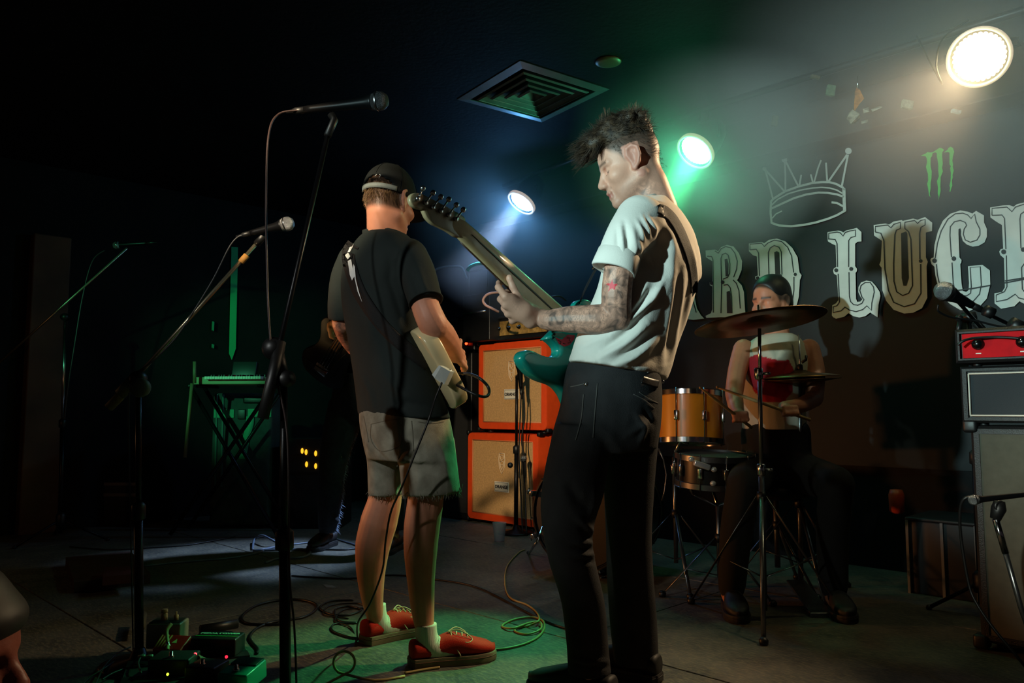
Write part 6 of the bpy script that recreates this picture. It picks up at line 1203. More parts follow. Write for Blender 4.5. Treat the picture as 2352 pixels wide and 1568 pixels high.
microphone(P(660, 514, D2 + .0), P(576, 535, D2 + .02), .0255, 'silver headed microphone on the middle stand')
cable('microphone_cable', [P(560, 540, D2 + .02), P(545, 545, D2 + .02), P(525, 570, D2 + .02), P(490, 640, D2 + .02), P(440, 722, D2 + .02), P(400, 780, D2), P(350, 830, D2), P(310, 860, D2), P(297, 900, D2), P(296, 1000, D2), P(300, 1200, D2), F(306, 1500)], .0028, mat('grey_black_cable', (60, 60, 60), .5), 'thin cable following the boom of the middle stand', k=7)
# far left stand
fb0 = F(137, 1243); D3 = fb0.y; t = stand('mic_stand', fb0, P(150, 728, D3), 'far left microphone stand with a green glint on its tube', .012, boom=(P(-60, 885, D3), P(292, 570, D3)), tilt=.1, tm=MATS['chrome'], bm_=MATS['worn_chrome'], legl=.30)
microphone(P(268, 563, D3), P(340, 558, D3 + .02), .026, 'dark microphone at the end of the far left boom')
cable('microphone_cable', [P(240, 575, D3), P(212, 600, D3), P(190, 680, D3), P(170, 800, D3), P(155, 900, D3), P(146, 1000, D3), P(142, 1150, D3)], .004, MATS['grey_black_cable'], 'thin cable hanging beside the far left stand', k=6)
# ---- keyboard corner
KD = 5.4; kc = P(527, 874, KD); kb_ = empty('keyboard', kc, 'small pale synthesizer with a row of white keys on the left', 'keyboard'); RK = Matrix.Rotation(-.10, 3, 'Z'); kx = RK @ Vector((1, 0, 0)); ky = RK @ Vector((0, 1, 0)); Zv = Vector((0, 0, 1))
kp = lambda x, y, z: kc + kx * x + ky * y + Zv * z
MB().box(kp(0, .13, 0), (.52, .28, .05), RK, bev=.006).build('case', mat('pale_olive_case', (150, 160, 120), .5), kb_, angle=40)
for i in range(22): MB().box(kp(-.145 + .0182 * i, .01, .018), (.0172, .13, .02), RK, bev=.002).build('white_key', mat('ivory_key', (225, 230, 215), .35), kb_, smooth=False)
for i in range(22):
    if i % 7 in (2, 6): continue
    MB().box(kp(-.136 + .0182 * i, .045, .034), (.009, .07, .014), RK).build('black_key', BLACK, kb_, smooth=False)
for i in range(9): MB().cyl(kp(-.20 + .05 * i, .2, .025), kp(-.20 + .05 * i, .2, .045), .008, 10).build('knob', MATS['black_knob'], kb_)
for x_ in (-.03, .09): MB().ball(kp(x_, .16, .03), .006, 8, 6).build('indicator_lamp', RL, kb_)
MB().box(kp(.02, .2, .085), (.17, .05, .11), Matrix.Rotation(-.3, 3, 'X'), bev=.005).build('tilt_panel', mat('dark_module', (30, 32, 32), .4), kb_, angle=40)
kt = empty('keyboard_stand', Vector((kc.x, KD + .13, 0)), 'folding black cross legged stand under the small synthesizer', 'stand'); zt = kc.z - .032
for sx in (-1, 1):
    MB().tube([kp(-.30 * sx, .03, 0) * 1 - Zv * .035, Vector((kc.x + .36 * sx, KD - .02, .02))], .014, 8).build('leg', DARKMET, kt); MB().tube([kp(.30 * sx * -1, .23, 0) - Zv * .035, Vector((kc.x + .36 * sx, KD + .28, .02))], .014, 8).build('leg', DARKMET, kt)
    MB().tube([kp(.22 * sx, -.02, -.037), kp(.22 * sx, .28, -.037)], .012, 8).build('support_bar', DARKMET, kt); MB().ball(kp(-.30 * sx, .03, -.035), .02, 8, 6).build('end_cap', RUBBER, kt)
for (a, b_) in (((441, 880), (425, 1050)), ((447, 830), (447, 880))): MB().tube([P(*a, KD - .05), P(*b_, KD - .05)], .012, 8).build('side_tube', mat('olive_tube', (110, 104, 70), .5), kt)
gb = empty('gear_case', Vector((kc.x, KD + .2, 0)), 'dark soft case with webbing straps, coloured as if lit green, standing under the synthesizer', 'case'); CLO = mat('green_lit_cloth', (44, 58, 54), .85, var=.25, scale=14, bump=.3, bscale=60); WEB = mat('green_lit_webbing', (60, 150, 112), .75, bump=.3, bscale=260); g0 = P(532, 1000, KD + .16)  # green light on cloth, straps and piping is put into their colours
gz = lambda x, y, z: Vector((g0.x + x, KD + .36 + y, z))
MB().box(gz(0, .12, .50), (.44, .24, .96), bev=.03).build('case_body', CLO, gb, angle=50)
for k_, z_ in enumerate((.66,)):
    MB().box(gz(-.13, -.004, .83), (.145, .008, .06)).build('strap', WEB, gb, smooth=False); MB().box(gz(.13, -.004, .835), (.17, .008, .058)).build('strap', WEB, gb, smooth=False)
    MB().box(gz(.0, -.008, .825), (.055, .014, .07), bev=.004).build('strap_buckle', BLACK, gb, angle=40)
L_ = [gz(.035 + .006 * math.sin(i * .6) - .004 * i, -.006, .81 - .028 * i) for i in range(12)]; MB().ribbon(L_, [p + Vector((.055 + .004 * math.sin(i), -.003, 0)) for i, p in enumerate(L_)], [Vector((0, -.003, 0))] * 12).build('strap_end', WEB, gb)
for x_ in (-.185, -.14): MB().tube([gz(x_, -.004, .97), gz(x_ + .006, -.004, .3)], .008, 6).build('edge_piping', mat('green_lit_piping', (64, 104, 88), .7), gb)
MB().box(gz(.08, -.006, .93), (.14, .012, .05), bev=.01).build('case_handle', BLACK, gb, angle=40)
wl0 = cor + Vector((0, 0, 0)); wpl = lambda px, py, off=.012: plane_hit(px, py, cor + U * off, U)
sp_ = [(531, 567), (546, 568), (541, 800), (532, 826), (526, 812)]
tag(MB().prism([wpl(*p) for p in sp_], U * .006).build('hanging_strap', mat('green_lit_strap', (40, 200, 120), .6, emit=(0, 120, 66), estr=.0), smooth=False), 'long strap with a pointed end hanging on the left wall, coloured as if lit green', 'strap')  # green light falling on the strap is put into its base colour
for poly, lb in (([(487, 738), (490, 740), (489, 760), (486, 758)], 'small green lit hook left of the hanging strap'), ([(486, 790), (490, 792), (489, 800), (486, 798)], 'small green lit peg left of the strap, lower one')): tag(MB().prism([wpl(*p) for p in poly], U * .02).build('wall_hook', WEB, smooth=False), lb, 'hook')
# ---- cases and lit rack on the left
def flight_case(name, x0, y0, x1, y1, D, d, label, edge, hgt=None):
    a = P(x0, y0, D); b_ = P(x1, y0, D); z1 = a.z; w_ = b_.x - a.x; t = empty(name, Vector(((a.x + b_.x) / 2, D, 0)), label, 'case'); c = Vector(((a.x + b_.x) / 2, D + d / 2, 0))
    MB().box(c + Zv * (z1 / 2), (w_, d, z1 - .004), bev=.006).build('case_body', mat('black_ply', (18, 17, 17), .6, bump=.2), t, angle=40)
    for y in (-d / 2, d / 2):
        for z in (z1 - .01, z1 * .72): MB().box(c + Vector((0, y, z)), (w_ + .006, .012, .022)).build('edge_rail', edge, t, smooth=False)
    for sx in (-1, 1):
        for y in (-d / 2, d / 2): MB().ball(c + Vector((sx * w_ / 2, y, z1 - .012)), .024, 10, 6).build('corner_ball', edge, t)
    MB().box(c + Vector((-w_ * .46, -d / 2 - .006, z1 * .70)), (.05, .014, .06), bev=.004).build('latch', mat('brass_latch', (170, 150, 80), .35, .8), t, angle=40); return t
EDG = mat('dull_aluminium', (120, 110, 100), .4, .8)
flight_case('flight_case', 88, 1108, 322, 1108, 5.9, .5, 'long black flight case with dull metal edge at the far left', EDG)
flight_case('flight_case', 204, 987, 312, 987, 6.3, .45, 'black case with a thin metal edge behind the middle stand', EDG)
rk = empty('effects_rack', Vector((P(710, 1100, 5.75).x, 5.75, 0)), 'black rack unit with five amber lamps behind the nearest stand', 'rack'); rc = P(712, 1060, 5.75)
MB().box(Vector((rc.x, 5.95, (rc.z + .16) / 2)), (.46, .38, rc.z + .16), bev=.008).build('case', BLACK, rk, angle=40); AMB = JEW('amber_lamp', (255, 176, 40), 1.6)
for x, y in ((694, 1035), (703, 1038), (725, 1041), (704, 1066), (725, 1070)): MB().ball(P(x, y, 5.745), .013, 10, 8, (.8, .6, 1.6)).build('amber_lamp', AMB, rk)
for i in range(3): MB().box(Vector((rc.x, 5.755, rc.z + .11 - .13 * i)), (.42, .006, .11)).build('rack_panel', mat('rack_panel', (24, 24, 25), .5), rk, smooth=False)
# ================================================================== drum kit
SNL = mat('dull_drum_chrome', (120, 122, 124), .3, .95)
CHR2 = mat('drum_chrome', (200, 200, 205), .15, 1.0); YEL = mat('amber_drum_wrap', (222, 140, 30), .35, coat=.4, var=.05, scale=5); BLKW = mat('black_drum_wrap', (13, 13, 14), .3, coat=.4); HEADW = mat('coated_drum_head', (200, 198, 188), .6); HEADB = mat('black_drum_head', (12, 12, 13), .45)
def drum(name, c, ax, r, h, wrap, label, lugs=8, head=HEADW, hoop=CHR2, bhead=None, hr=.006):
    c = Vector(c); ax = Vector(ax).normalized(); t = empty(name, c, label, 'drum'); x = ax.orthogonal().normalized(); y = ax.cross(x)
    MB().lathe([(r, -h / 2), (r, h / 2)], c, ax, 48).build('shell', wrap, t, angle=40)
    for s, hd in ((1, head), (-1, bhead or head)):
        MB().lathe([(.001, h / 2 + .004), (r * .97, h / 2 + .004), (r * .99, h / 2 - .002), (r * .985, h / 2 - .006)], c, ax * s, 40).build('drum_head', hd, t, angle=40)
        hp_ = MB().lathe([(r + .003, h / 2 - .014), (r + .009, h / 2 - .012), (r + .009, h / 2 + .012), (r + .012, h / 2 + .014), (r + .003, h / 2 + .014), (r + .003, h / 2 - .014)], c, ax * s, 48, cap=False).build('hoop', hoop, t, angle=40)
    for i in range(lugs):
        a = 2 * math.pi * i / lugs + .2; d = x * math.cos(a) + y * math.sin(a); p = c + d * (r + .012); lg_ = MB()
        lg_.box(p, (.022, .016, min(.05, h * .4)), Matrix((d.cross(ax), d, ax)).transposed(), bev=.005); o = lg_.build('lug', CHR2, t, angle=40)
        MB().cyl(p + ax * (h / 2 + .02), p - ax * (h / 2 + .02), .003, 6).build('tension_rod', CHR2, o)
    return t
tc_ = P(1583, 960, 4.0); drum('tom_drum', tc_, (.03, .10, 1), .163, .235, YEL, 'amber wrapped tom drum with chrome hoops right of the guitarist in white')
sn = P(1640, 1078, 3.72); drum('snare_drum', sn, (.02, -.06, 1), .172, .125, BLKW, 'dark snare drum with chrome hoops below the amber tom', 10, mat('grey_drum_head', (70, 70, 68), .7), SNL)
bdax = Vector((-.56, -.83, 0)); bc = P(1330, 1166, 4.2); bc.z = .30; bdt = drum('bass_drum', bc - bdax * .22, bdax, .279, .42, BLKW, 'black bass drum behind the legs of the guitarist in white', 8, HEADB, BLKW)
bx = Vector((bdax.y, -bdax.x, 0)); 
for i in range(8):
    a = 2 * math.pi * i / 8 + .35; d = bx * math.cos(a) + Vector((0, 0, math.sin(a))); p = bc + d * .30 + bdax * .01
    m = MB(); m.box(p, (.03, .05, .02), Matrix((d.cross(bdax), bdax, d)).transposed(), bev=.004); m.tube([p + d * .02 + bdax * -.03, p + d * .03 + bdax * .02], .005, 6); m.tube([p + d * .03 - bdax * .0 - d.cross(bdax) * .018, p + d * .03 + d.cross(bdax) * .018], .004, 6); m.build('claw_hook', CHR2, bdt)
MB().tube([P(1246, 1210, 4.2), P(1232, 1246, 4.15), F(1214, 1272)], .007, 8).build('spur', CHR2, bdt); MB().ball(F(1214, 1272) + Vector((0, 0, .008)), .012, 8, 6).build('spur_foot', RUBBER, bdt)
def tripod(t, b, hc, rl, ang, m=CHR2, n=3, brace=True, w_=.009):
    MB().lathe([(.017, hc - .02), (.02, hc), (.017, hc + .02)], b, (0, 0, 1), 10).build('leg_collar', BLACK, t)
    for i in range(n):
        a = ang + 2 * math.pi * i / n; d = Vector((math.cos(a), math.sin(a), 0)); e = b + d * rl + Vector((0, 0, .012)); s_ = b + d * .02 + Vector((0, 0, hc)); q = d.cross(Vector((0, 0, 1)))
        MB().tube([s_, s_ + (e - s_) * .5, e], [(w_, .003)] * 3, 8, ref=q).build('leg', m, t)
        if brace: MB().tube([b + d * .015 + Vector((0, 0, hc * .35)), s_ + (e - s_) * .55], [(w_ * .8, .0025)] * 2, 8, ref=q).build('brace', m, t)
        MB().lathe([(.001, -.012), (.016, -.010), (.018, .006), (.008, .016)], e, (0, 0, 1), 10).build('rubber_foot', RUBBER, t)
t = empty('tom_stand', Vector((P(1556, 1300, 3.95).x, 3.95, 0)), 'chrome stand carrying the amber tom', 'stand'); b = Vector((P(1556, 1300, 3.95).x, 3.98, 0))
MB().tube([b + Vector((0, 0, .10)), Vector((b.x, b.y, .62))], .011, 10).build('pole', SNL, t); MB().tube([Vector((b.x, b.y, .62)), Vector((b.x + .03, b.y, .70)), tc_ + Vector((-.02, -.05, -.125))], .010, 8).build('tom_arm', CHR2, t); MB().box(Vector((b.x, b.y, .56)), (.04, .05, .05), bev=.008).build('tilter', CHR2, t, angle=40); tripod(t, b, .34, .33, 2.6, SNL)
MB().tube([P(1512, 1030, 3.85), P(1524, 1055, 3.85), P(1531, 1090, 3.85), P(1526, 1130, 3.85), P(1520, 1150, 3.85)], .004, 6).build('wire_hook', SNL, t)
t = empty('snare_stand', Vector((sn.x, sn.y + .02, 0)), 'chrome stand with basket arms under the dark snare drum', 'stand'); b = Vector((sn.x + .02, sn.y + .02, 0)); MB().tube([b + Vector((0, 0, .08)), b + Vector((0, 0, sn.z - .16))], .011, 10).build('pole', SNL, t)
for i in range(3):
    a = 3.6 + 2.09 * i; d = Vector((math.cos(a), math.sin(a), 0)); MB().tube([b + Vector((0, 0, sn.z - .17)), b + d * .15 + Vector((0, 0, sn.z - .105)), b + d * .185 + Vector((0, 0, sn.z - .045))], .008, 8).build('basket_arm', CHR2, t)
tripod(t, b, .26, .28, 1.2, SNL)
MB().box(P(1612, 1068, 3.53), (.075, .03, .026), Matrix.Rotation(.32, 3, 'Y'), bev=.007).build('strainer', mat('bright_strainer', (225, 225, 222), .25, .5), bpy.data.objects['snare_drum'], angle=40)
for x, y in ((1588, 1054), (1640, 1078), (1638, 1110)): MB().ball(P(x, y, 3.53), .012, 10, 6, (1.2, 1, 1)).build('lug_cap', MATS['bright_strainer'], bpy.data.objects['snare_drum'])
BRZ = mat('worn_bronze', (112, 84, 48), .38, .85, var=.35, scale=12, bump=.15, bscale=90)
def cymbal(name, c, nrm, r, label, t=None, flip=1, bell=.2):
    o = MB().lathe([(.008, .030 * r / .2), (r * bell * .55, .028 * r / .2), (r * bell, .014 * r / .2), (r * .6, .006), (r, -.006), (r, -.0075), (r * .6, .004), (r * bell, .011 * r / .2), (r * bell * .5, .024 * r / .2), (.008, .026 * r / .2)], c, nrm, 64).build(name, BRZ, t); return o
cc_ = P(1744, 738, 3.3); ob = cymbal('crash_cymbal', cc_, (-.11, .125, 1), .272, ''); tag(ob, 'large bronze crash cymbal in front of the drummer', 'cymbal', 'cymbals of the drum kit')
t = empty('cymbal_stand', Vector((cc_.x - .01, 3.3, 0)), 'tall chrome tripod stand holding the large crash cymbal', 'stand'); b = Vector((cc_.x - .012, 3.3, 0)); jt = cc_ - Vector((0, 0, .03))
MB().tube([b + Vector((0, 0, .04)), b + Vector((.003, 0, .62))], .0125, 12).build('lower_tube', SNL, t); MB().tube([b + Vector((.003, 0, .60)), b + Vector((.008, 0, 1.02))], .0095, 10).build('middle_tube', SNL, t); MB().tube([b + Vector((.008, 0, 1.0)), jt], .0075, 10).build('upper_tube', CHR2, t)
for z_ in (.61, 1.01): MB().lathe([(.014, -.025), (.018, -.02), (.018, .02), (.014, .025)], b + Vector((.003, 0, z_)), (0, 0, 1), 12).build('height_clamp', CHR2, t); MB().tube([b + Vector((.02, 0, z_)), b + Vector((.045, -.02, z_))], .006, 8).build('wing_screw', CHR2, t)
MB().lathe([(.004, .0), (.016, .002), (.016, .016), (.007, .018), (.007, .04), (.001, .042)], cc_ + Vector((0, 0, .03)), (0, 0, 1), 12).build('wing_nut', BLACK, t); tripod(t, b, .50, .36, 2.3, SNL); 
hc_ = P(1838, 862, 3.72); t = empty('hi_hat', Vector((hc_.x, 3.72, 0)), 'pair of hi-hat cymbals on a chrome tripod stand left of the black gear', 'hi-hat'); cymbal('top_cymbal', hc_, (-.05, -.02, 1), .183, '', t, bell=.26); cymbal('bottom_cymbal', hc_ - Vector((0, 0, .025)), (.04, .02, -1), .183, '', t, bell=.26)
b = Vector((hc_.x - .02, 3.74, 0)); MB().tube([b + Vector((0, 0, .05)), b + Vector((.008, 0, .55))], .0125, 10).build('lower_tube', SNL, t); MB().tube([b + Vector((.008, 0, .53)), hc_ - Vector((0, 0, .03))], .009, 10).build('upper_tube', SNL, t); MB().tube([hc_ - Vector((0, 0, .05)), P(1835, 768, 3.72)], .0042, 8).build('pull_rod', CHR2, t)
MB().lathe([(.008, .02), (.014, .024), (.014, .05), (.006, .054)], hc_, (0, 0, 1), 12).build('clutch', BLACK, t); MB().tube([P(1842, 832, 3.70), P(1851, 826, 3.70), P(1852, 816, 3.70)], .007, 8).build('wing_screw', BLACK, t); tripod(t, b, .42, .32, .5, SNL)
fp = MB(); fb_ = b + Vector((-.06, -.24, 0)); fp.prism([fb_ + Vector((-.045, -.14, .02)), fb_ + Vector((.045, -.14, .02)), fb_ + Vector((.04, .14, .09)), fb_ + Vector((-.04, .14, .09))], Vector((0, .003, -.008))); fp.build('foot_pedal', SNL, t, smooth=False); MB().box(fb_ + Vector((0, -.14, .01)), (.10, .05, .02), bev=.004).build('heel_plate', SNL, t)
th = empty('drum_throne', Vector((O3.x, DD, 0)), 'round black drum stool under the drummer', 'stool'); MB().lathe([(.001, .435), (.15, .435), (.165, .45), (.165, .48), (.15, .495), (.001, .497)], Vector((O3.x, DD + .02, 0)), (0, 0, 1), 32).build('seat', BLACK, th); MB().tube([Vector((O3.x, DD + .02, .1)), Vector((O3.x, DD + .02, .44))], .014, 10).build('pole', SNL, th); tripod(th, Vector((O3.x, DD + .02, 0)), .3, .26, .9, SNL, 3, False)
# ================================================================== gear at the right
cR = 4.575; oR_ = wallp(2222, cR); WR = .78
t = empty('speaker_cabinet', oR_, 'large grey grilled speaker cabinet cut off by the right edge', 'speaker cabinet'); GRY = mat('grey_ribbed_grille', (112, 112, 98), .8, var=.1, scale=30, bump=.9, bscale=260, aniso=(400, 400, 12)); TOL = mat('black_tolex', (15, 15, 16), .5, bump=.4, bscale=260)
hcab = .80; m = MB(); b_ = .028
Rq = lambda x0, x1, z0, z1, y: [rel(oR_, x0, y, z0), rel(oR_, x1, y, z0), rel(oR_, x1, y, z1), rel(oR_, x0, y, z1)]
m.rings([Rq(0, WR, .03, hcab, -.36), Rq(0, WR, .03, hcab, -.01), Rq(.01, WR - .01, .04, hcab - .01, 0), Rq(b_, WR - b_, .03 + b_, hcab - b_, 0), Rq(b_, WR - b_, .03 + b_, hcab - b_, -.02)]); m.build('cabinet_shell', TOL, t, smooth=False)
MB().box(rel(oR_, WR / 2, -.010, .415), (WR - 2 * b_, .012, hcab - .03 - 2 * b_), RW).build('grille_cloth', GRY, t, smooth=False)
for sx in (0, 1):
    for sz in (.03, hcab): MB().box(rel(oR_, sx * WR, -.02, sz), (.05, .06, .05), RW, bev=.012).build('corner_protector', BLACK, t)
for sx in (.06, WR - .06):
    for sy in (-.06, -.30): MB().cyl(rel(oR_, sx, sy, 0), rel(oR_, sx, sy, .03), .024, 10).build('foot', RUBBER, t)
oA = wallp(2204, cR - .02); tA = empty('amplifier_head', oA + Vector((0, 0, .80)), 'black amplifier head with white piping on the grey speaker cabinet', 'amplifier'); ha_ = .205; zA = .812
m = MB(); Ra = lambda x0, x1, z0, z1, y: [rel(oA, x0, y, zA + z0), rel(oA, x1, y, zA + z0), rel(oA, x1, y, zA + z1), rel(oA, x0, y, zA + z1)]
m.rings([Ra(0, .76, 0, ha_, -.25), Ra(0, .76, 0, ha_, -.01), Ra(.008, .752, .008, ha_ - .008, 0), Ra(.022, .738, .018, ha_ - .018, 0), Ra(.022, .738, .018, ha_ - .018, -.012)]); m.build('case', TOL, tA, smooth=False)
MB().box(rel(oA, .38, -.008, zA + ha_ / 2), (.70, .008, ha_ - .05), RW).build('front_cloth', mat('charcoal_cloth', (44, 48, 52), .85, bump=.5, bscale=320), tA, smooth=False)
WP_ = mat('white_vinyl_piping', (220, 215, 200), .5)
for a, c in (((.03, .178), (.73, .178)), ((.03, .026), (.73, .026)), ((.03, .026), (.03, .178)), ((.73, .026), (.73, .178))): MB().cyl(rel(oA, a[0], .002, zA + a[1]), rel(oA, c[0], .002, zA + c[1]), .0032, 6).build('piping', WP_, tA)
for sx in (.06, .70): MB().cyl(rel(oA, sx, -.05, zA - .012), rel(oA, sx, -.05, zA), .016, 10).build('foot', RUBBER, tA)
oT = wallp(2196, cR - .03); zT = 1.03; tT = empty('amplifier_head', oT + Vector((0, 0, zT)), 'small amplifier head with a red knob panel, topmost at the right edge', 'amplifier'); hT = .125
m = MB(); Rt = lambda x0, x1, z0, z1, y: [rel(oT, x0, y, zT + z0), rel(oT, x1, y, zT + z0), rel(oT, x1, y, zT + z1), rel(oT, x0, y, zT + z1)]
m.rings([Rt(0, .70, 0, hT, -.24), Rt(0, .70, 0, hT, -.01), Rt(.01, .69, .01, hT - .01, 0), Rt(.016, .684, .016, hT - .016, 0), Rt(.016, .684, .016, hT - .016, -.02)]); m.build('case', TOL, tT, smooth=False)
REDP = mat('red_panel', (196, 10, 22), .7, var=.1, scale=30, spec=.15); RP = MB().box(rel(oT, .35, -.014, zT + hT / 2), (.655, .008, hT - .036), RW).build('control_panel', REDP, tT, smooth=False)
for i in range(9):
    c = rel(oT, .075 + .07 * i, -.009, zT + hT * .54)
    if i == 1: continue
    k_ = MB().lathe([(.021, 0), (.021, .005), (.016, .008), (.0145, .022), (.0005, .023)], c, NB, 18).build('knob', MATS['black_knob'], tT); MB().ball(c + NB * .023 + Vector((0, 0, .006)), .004, 8, 6).build('knob_cap', CHR2, k_)
    MB().box(rel(c, 0, .0005, -.034), (.018, .001, .004), RW).build('panel_mark', BADGE, RP, smooth=False)
for sx in (.06, .64): MB().cyl(rel(oT, sx, -.05, zT - .013), rel(oT, sx, -.05, zT), .015, 10).build('foot', RUBBER, tT)
cable('guitar_cable', [P(2200, 792, 2.85), P(2214, 782, 2.84), P(2240, 776, 2.83), P(2290, 774, 2.8), P(2340, 777, 2.75), P(2400, 785, 2.7)], .005, RUBBER, 'cable lying along the top of the red panelled amplifier', k=6)
# microphones at the right
mc = microphone(P(2168, 668, 2.95), P(2232, 700, 2.98), .036, 'black microphone on a boom before the lettering at the right edge')
sb_ = F(2226, 1400); t = stand('mic_stand', Vector((P(2226, 800, 3.35).x, 3.35, 0)), P(2226, 728, 3.35), 'black boom stand behind the red panelled amplifier', .012, boom=(P(2262, 762, 3.3), P(2186, 676, 3.02)), legl=.20)
MB().tube([P(2240, 740, 3.3), P(2262, 764, 3.3)], .017, 10).build('counterweight', BLACK, t); MB().tube([P(2205, 738, 3.3), P(2200, 765, 3.3)], .010, 8).build('clip_arm', BLACK, t); MB().ball(P(2203, 730, 3.3), .016, 8, 6).build('knob', BLACK, t)
t = stand('mic_stand', Vector((P(2500, 900, 3.55).x, 3.55, 0)), P(2500, 830, 3.55), 'boom stand reaching in from the right edge', .012, boom=(P(2520, 842, 3.6), P(2205, 690, 2.96)))
MB().tube([P(2262, 712, 2.95), P(2280, 720, 2.95)], .022, 10).build('boom_clutch', BLACK, t); MB().tube([P(2322, 742, 2.93), P(2352, 756, 2.93)], .026, 10).build('boom_joint', BLACK, t)
cable('microphone_cable', [P(2155, 700, 2.95), P(2156, 715, 2.96), P(2185, 728, 2.98), P(2235, 735, 2.98), P(2290, 748, 2.97), P(2340, 754, 2.95), P(2400, 775, 2.93)], .004, RUBBER, 'thin black cable sagging below the boom at the right edge', k=6)
lm = microphone(P(2236, 1148, 2.32), P(2390, 1132, 2.30), .015, 'slim black microphone lying level before the grey grille')
t = empty('mic_stand', Vector((P(2420, 1560, 2.3).x, 2.3, 0)), 'low microphone stand with a violet glinting tube before the grey grille', 'stand'); MB().tube([P(2287, 1192, 2.30), P(2310, 1270, 2.30)], .0095, 12).build('chrome_tube', CHR2, t); MB().tube([P(2310, 1270, 2.30), P(2345, 1395, 2.30), Vector((P(2420, 1560, 2.3).x, 2.3, .02))], .0075, 10).build('lower_tube', SNL, t)
MB().tube([P(2296, 1150, 2.30), P(2294, 1168, 2.30), P(2286, 1192, 2.30)], [.014, .020, .014], 12).build('mic_clip', BLACK, t); MB().torus(P(2296, 1162, 2.29), (0, 1, 0), .012, .005, 16, 6).build('clip_ring', BLACK, t); MB().lathe([(.12, 0), (.12, .01), (.02, .02)], Vector((P(2420, 1560, 2.3).x, 2.3, 0)), (0, 0, 1), 24).build('round_base', DARKMET, t)
cable('microphone_cable', [P(2240, 1142, 2.33), P(2215, 1145, 2.34), P(2205, 1175, 2.36), P(2208, 1240, 2.38), P(2225, 1340, 2.38), P(2243, 1385, 2.36), P(2280, 1440, 2.32), P(2330, 1500, 2.28), P(2380, 1560, 2.25)], .0045, RUBBER, 'black cable curving down across the grey grille', k=6)
# dark road case with pale edge trims, orange object on top
a = F(2092, 1362); cz = empty('road_case', a + Vector((.06, .12, 0)), 'dark road case with pale edge trims between drums and right speaker', 'case'); hh = P(2080, 1194, a.y).z
MB().box(rel(a, .14, -.19, hh / 2), (.30, .36, hh), RW, bev=.008).build('case_body', mat('slate_case', (34, 38, 44), .5, var=.15, scale=8), cz, angle=40)
for x_ in (-.005, .145, .285): MB().box(rel(a, x_, -.005, hh / 2), (.012, .016, hh), RW).build('edge_trim', mat('pale_trim', (130, 135, 140), .4, .6), cz, smooth=False)
MB().box(rel(a, .14, -.19, hh + .006), (.31, .37, .014), RW, bev=.004).build('case_lid', MATS['slate_case'], cz)
oc_ = P(2060, 1164, a.y + .12); m = MB(); m.lathe([(.02, -.06), (.034, -.05), (.036, .03), (.028, .055), (.001, .058)], Vector((oc_.x, oc_.y, hh + .075)), (0, 0, 1), 16); tag(m.build('orange_bottle', mat('orange_plastic', (220, 80, 40), .45)), 'small orange bottle standing on the dark road case', 'bottle')
# ================================================================== floor things
pb = F(450, 1545); PB = empty('pedalboard', pb, 'dark pedalboard frame on the floor at the lower left', 'pedalboard'); fpt = lambda x, y, z=0.0: F(x, y, z); ZB = .03
bd_ = [fpt(300, 1500, ZB), fpt(560, 1478, ZB), fpt(620, 1590, ZB), fpt(250, 1640, ZB)]
MB().prism([p + Vector((0, 0, -.028)) for p in bd_], Vector((0, 0, .022))).build('board', mat('black_board', (12, 12, 12), .8), PB, smooth=False)
for i in range(3): MB().prism([bd_[0].lerp(bd_[3], .15 + .3 * i) + Vector((0, 0, -.006)), bd_[1].lerp(bd_[2], .15 + .3 * i) + Vector((0, 0, -.006)), bd_[1].lerp(bd_[2], .27 + .3 * i) + Vector((0, 0, -.006)), bd_[0].lerp(bd_[3], .27 + .3 * i) + Vector((0, 0, -.006))], Vector((0, 0, .006))).build('slat', BLACK, PB, smooth=False)
def pedal(x, y, w_, d, h, rot, m, label, z=ZB, knobs=0, led=None, tilt=0.0, mk=None, sw=True, name='effects_pedal'):
    c = fpt(x, y, z); t = empty(name, c, label, 'effects pedal'); R_ = Matrix.Rotation(rot, 3, 'Z') @ Matrix.Rotation(tilt, 3, 'X'); q = lambda a, b, e: c + R_ @ Vector((a, b, e))
    MB().box(q(0, 0, h / 2), (w_, d, h), R_, bev=min(.006, h * .2)).build('case', m, t, angle=40)
    for i in range(knobs): MB().lathe([(.010, 0), (.010, .012), (.007, .016), (.0005, .016)], q(-w_ * .3 + w_ * .6 * i / max(1, knobs - 1), d * .28, h), R_ @ Vector((0, 0, 1)), 12).build('knob', mk or BADGE, t)
    if sw: MB().lathe([(.009, 0), (.009, .006), (.006, .007), (.006, .018), (.0005, .019)], q(0, -d * .28, h), R_ @ Vector((0, 0, 1)), 12).build('foot_switch', CHR2, t)
    if led: MB().ball(q(w_ * .2, d * .02, h + .002), .0045, 8, 6).build('indicator_lamp', led, t)
    return t, q, R_
GLED = JEW('green_led', (190, 255, 40), 5.0); RLED = JEW('bright_red_led', (255, 30, 40), 16.0); PALEM = mat('pale_green_metal', (150, 165, 140), .4, .4)
t, q, R_ = pedal(384, 1482, .118, .085, .085, .04, PALEM, 'tall pale box pedal with a dark recessed top and two knobs', knobs=0, sw=False)
MB().box(q(0, 0, .0855), (.104, .070, .004), R_).build('dark_top', mat('dark_green_top', (24, 42, 34), .5), t, smooth=False)
for x_, hh_ in ((-.014, .038), (.028, .030)): MB().lathe([(.008 if x_ > 0 else .0115, 0), (.008 if x_ > 0 else .0115, hh_ * .6), (.003, hh_ * .62), (.0115 if x_ < 0 else .003, hh_ * .7), (.0115 if x_ < 0 else .003, hh_), (.0005, hh_)], q(x_, .0, .087), (0, 0, 1), 14).build('knob', mat('ivory_knob', (205, 190, 130), .5), t)
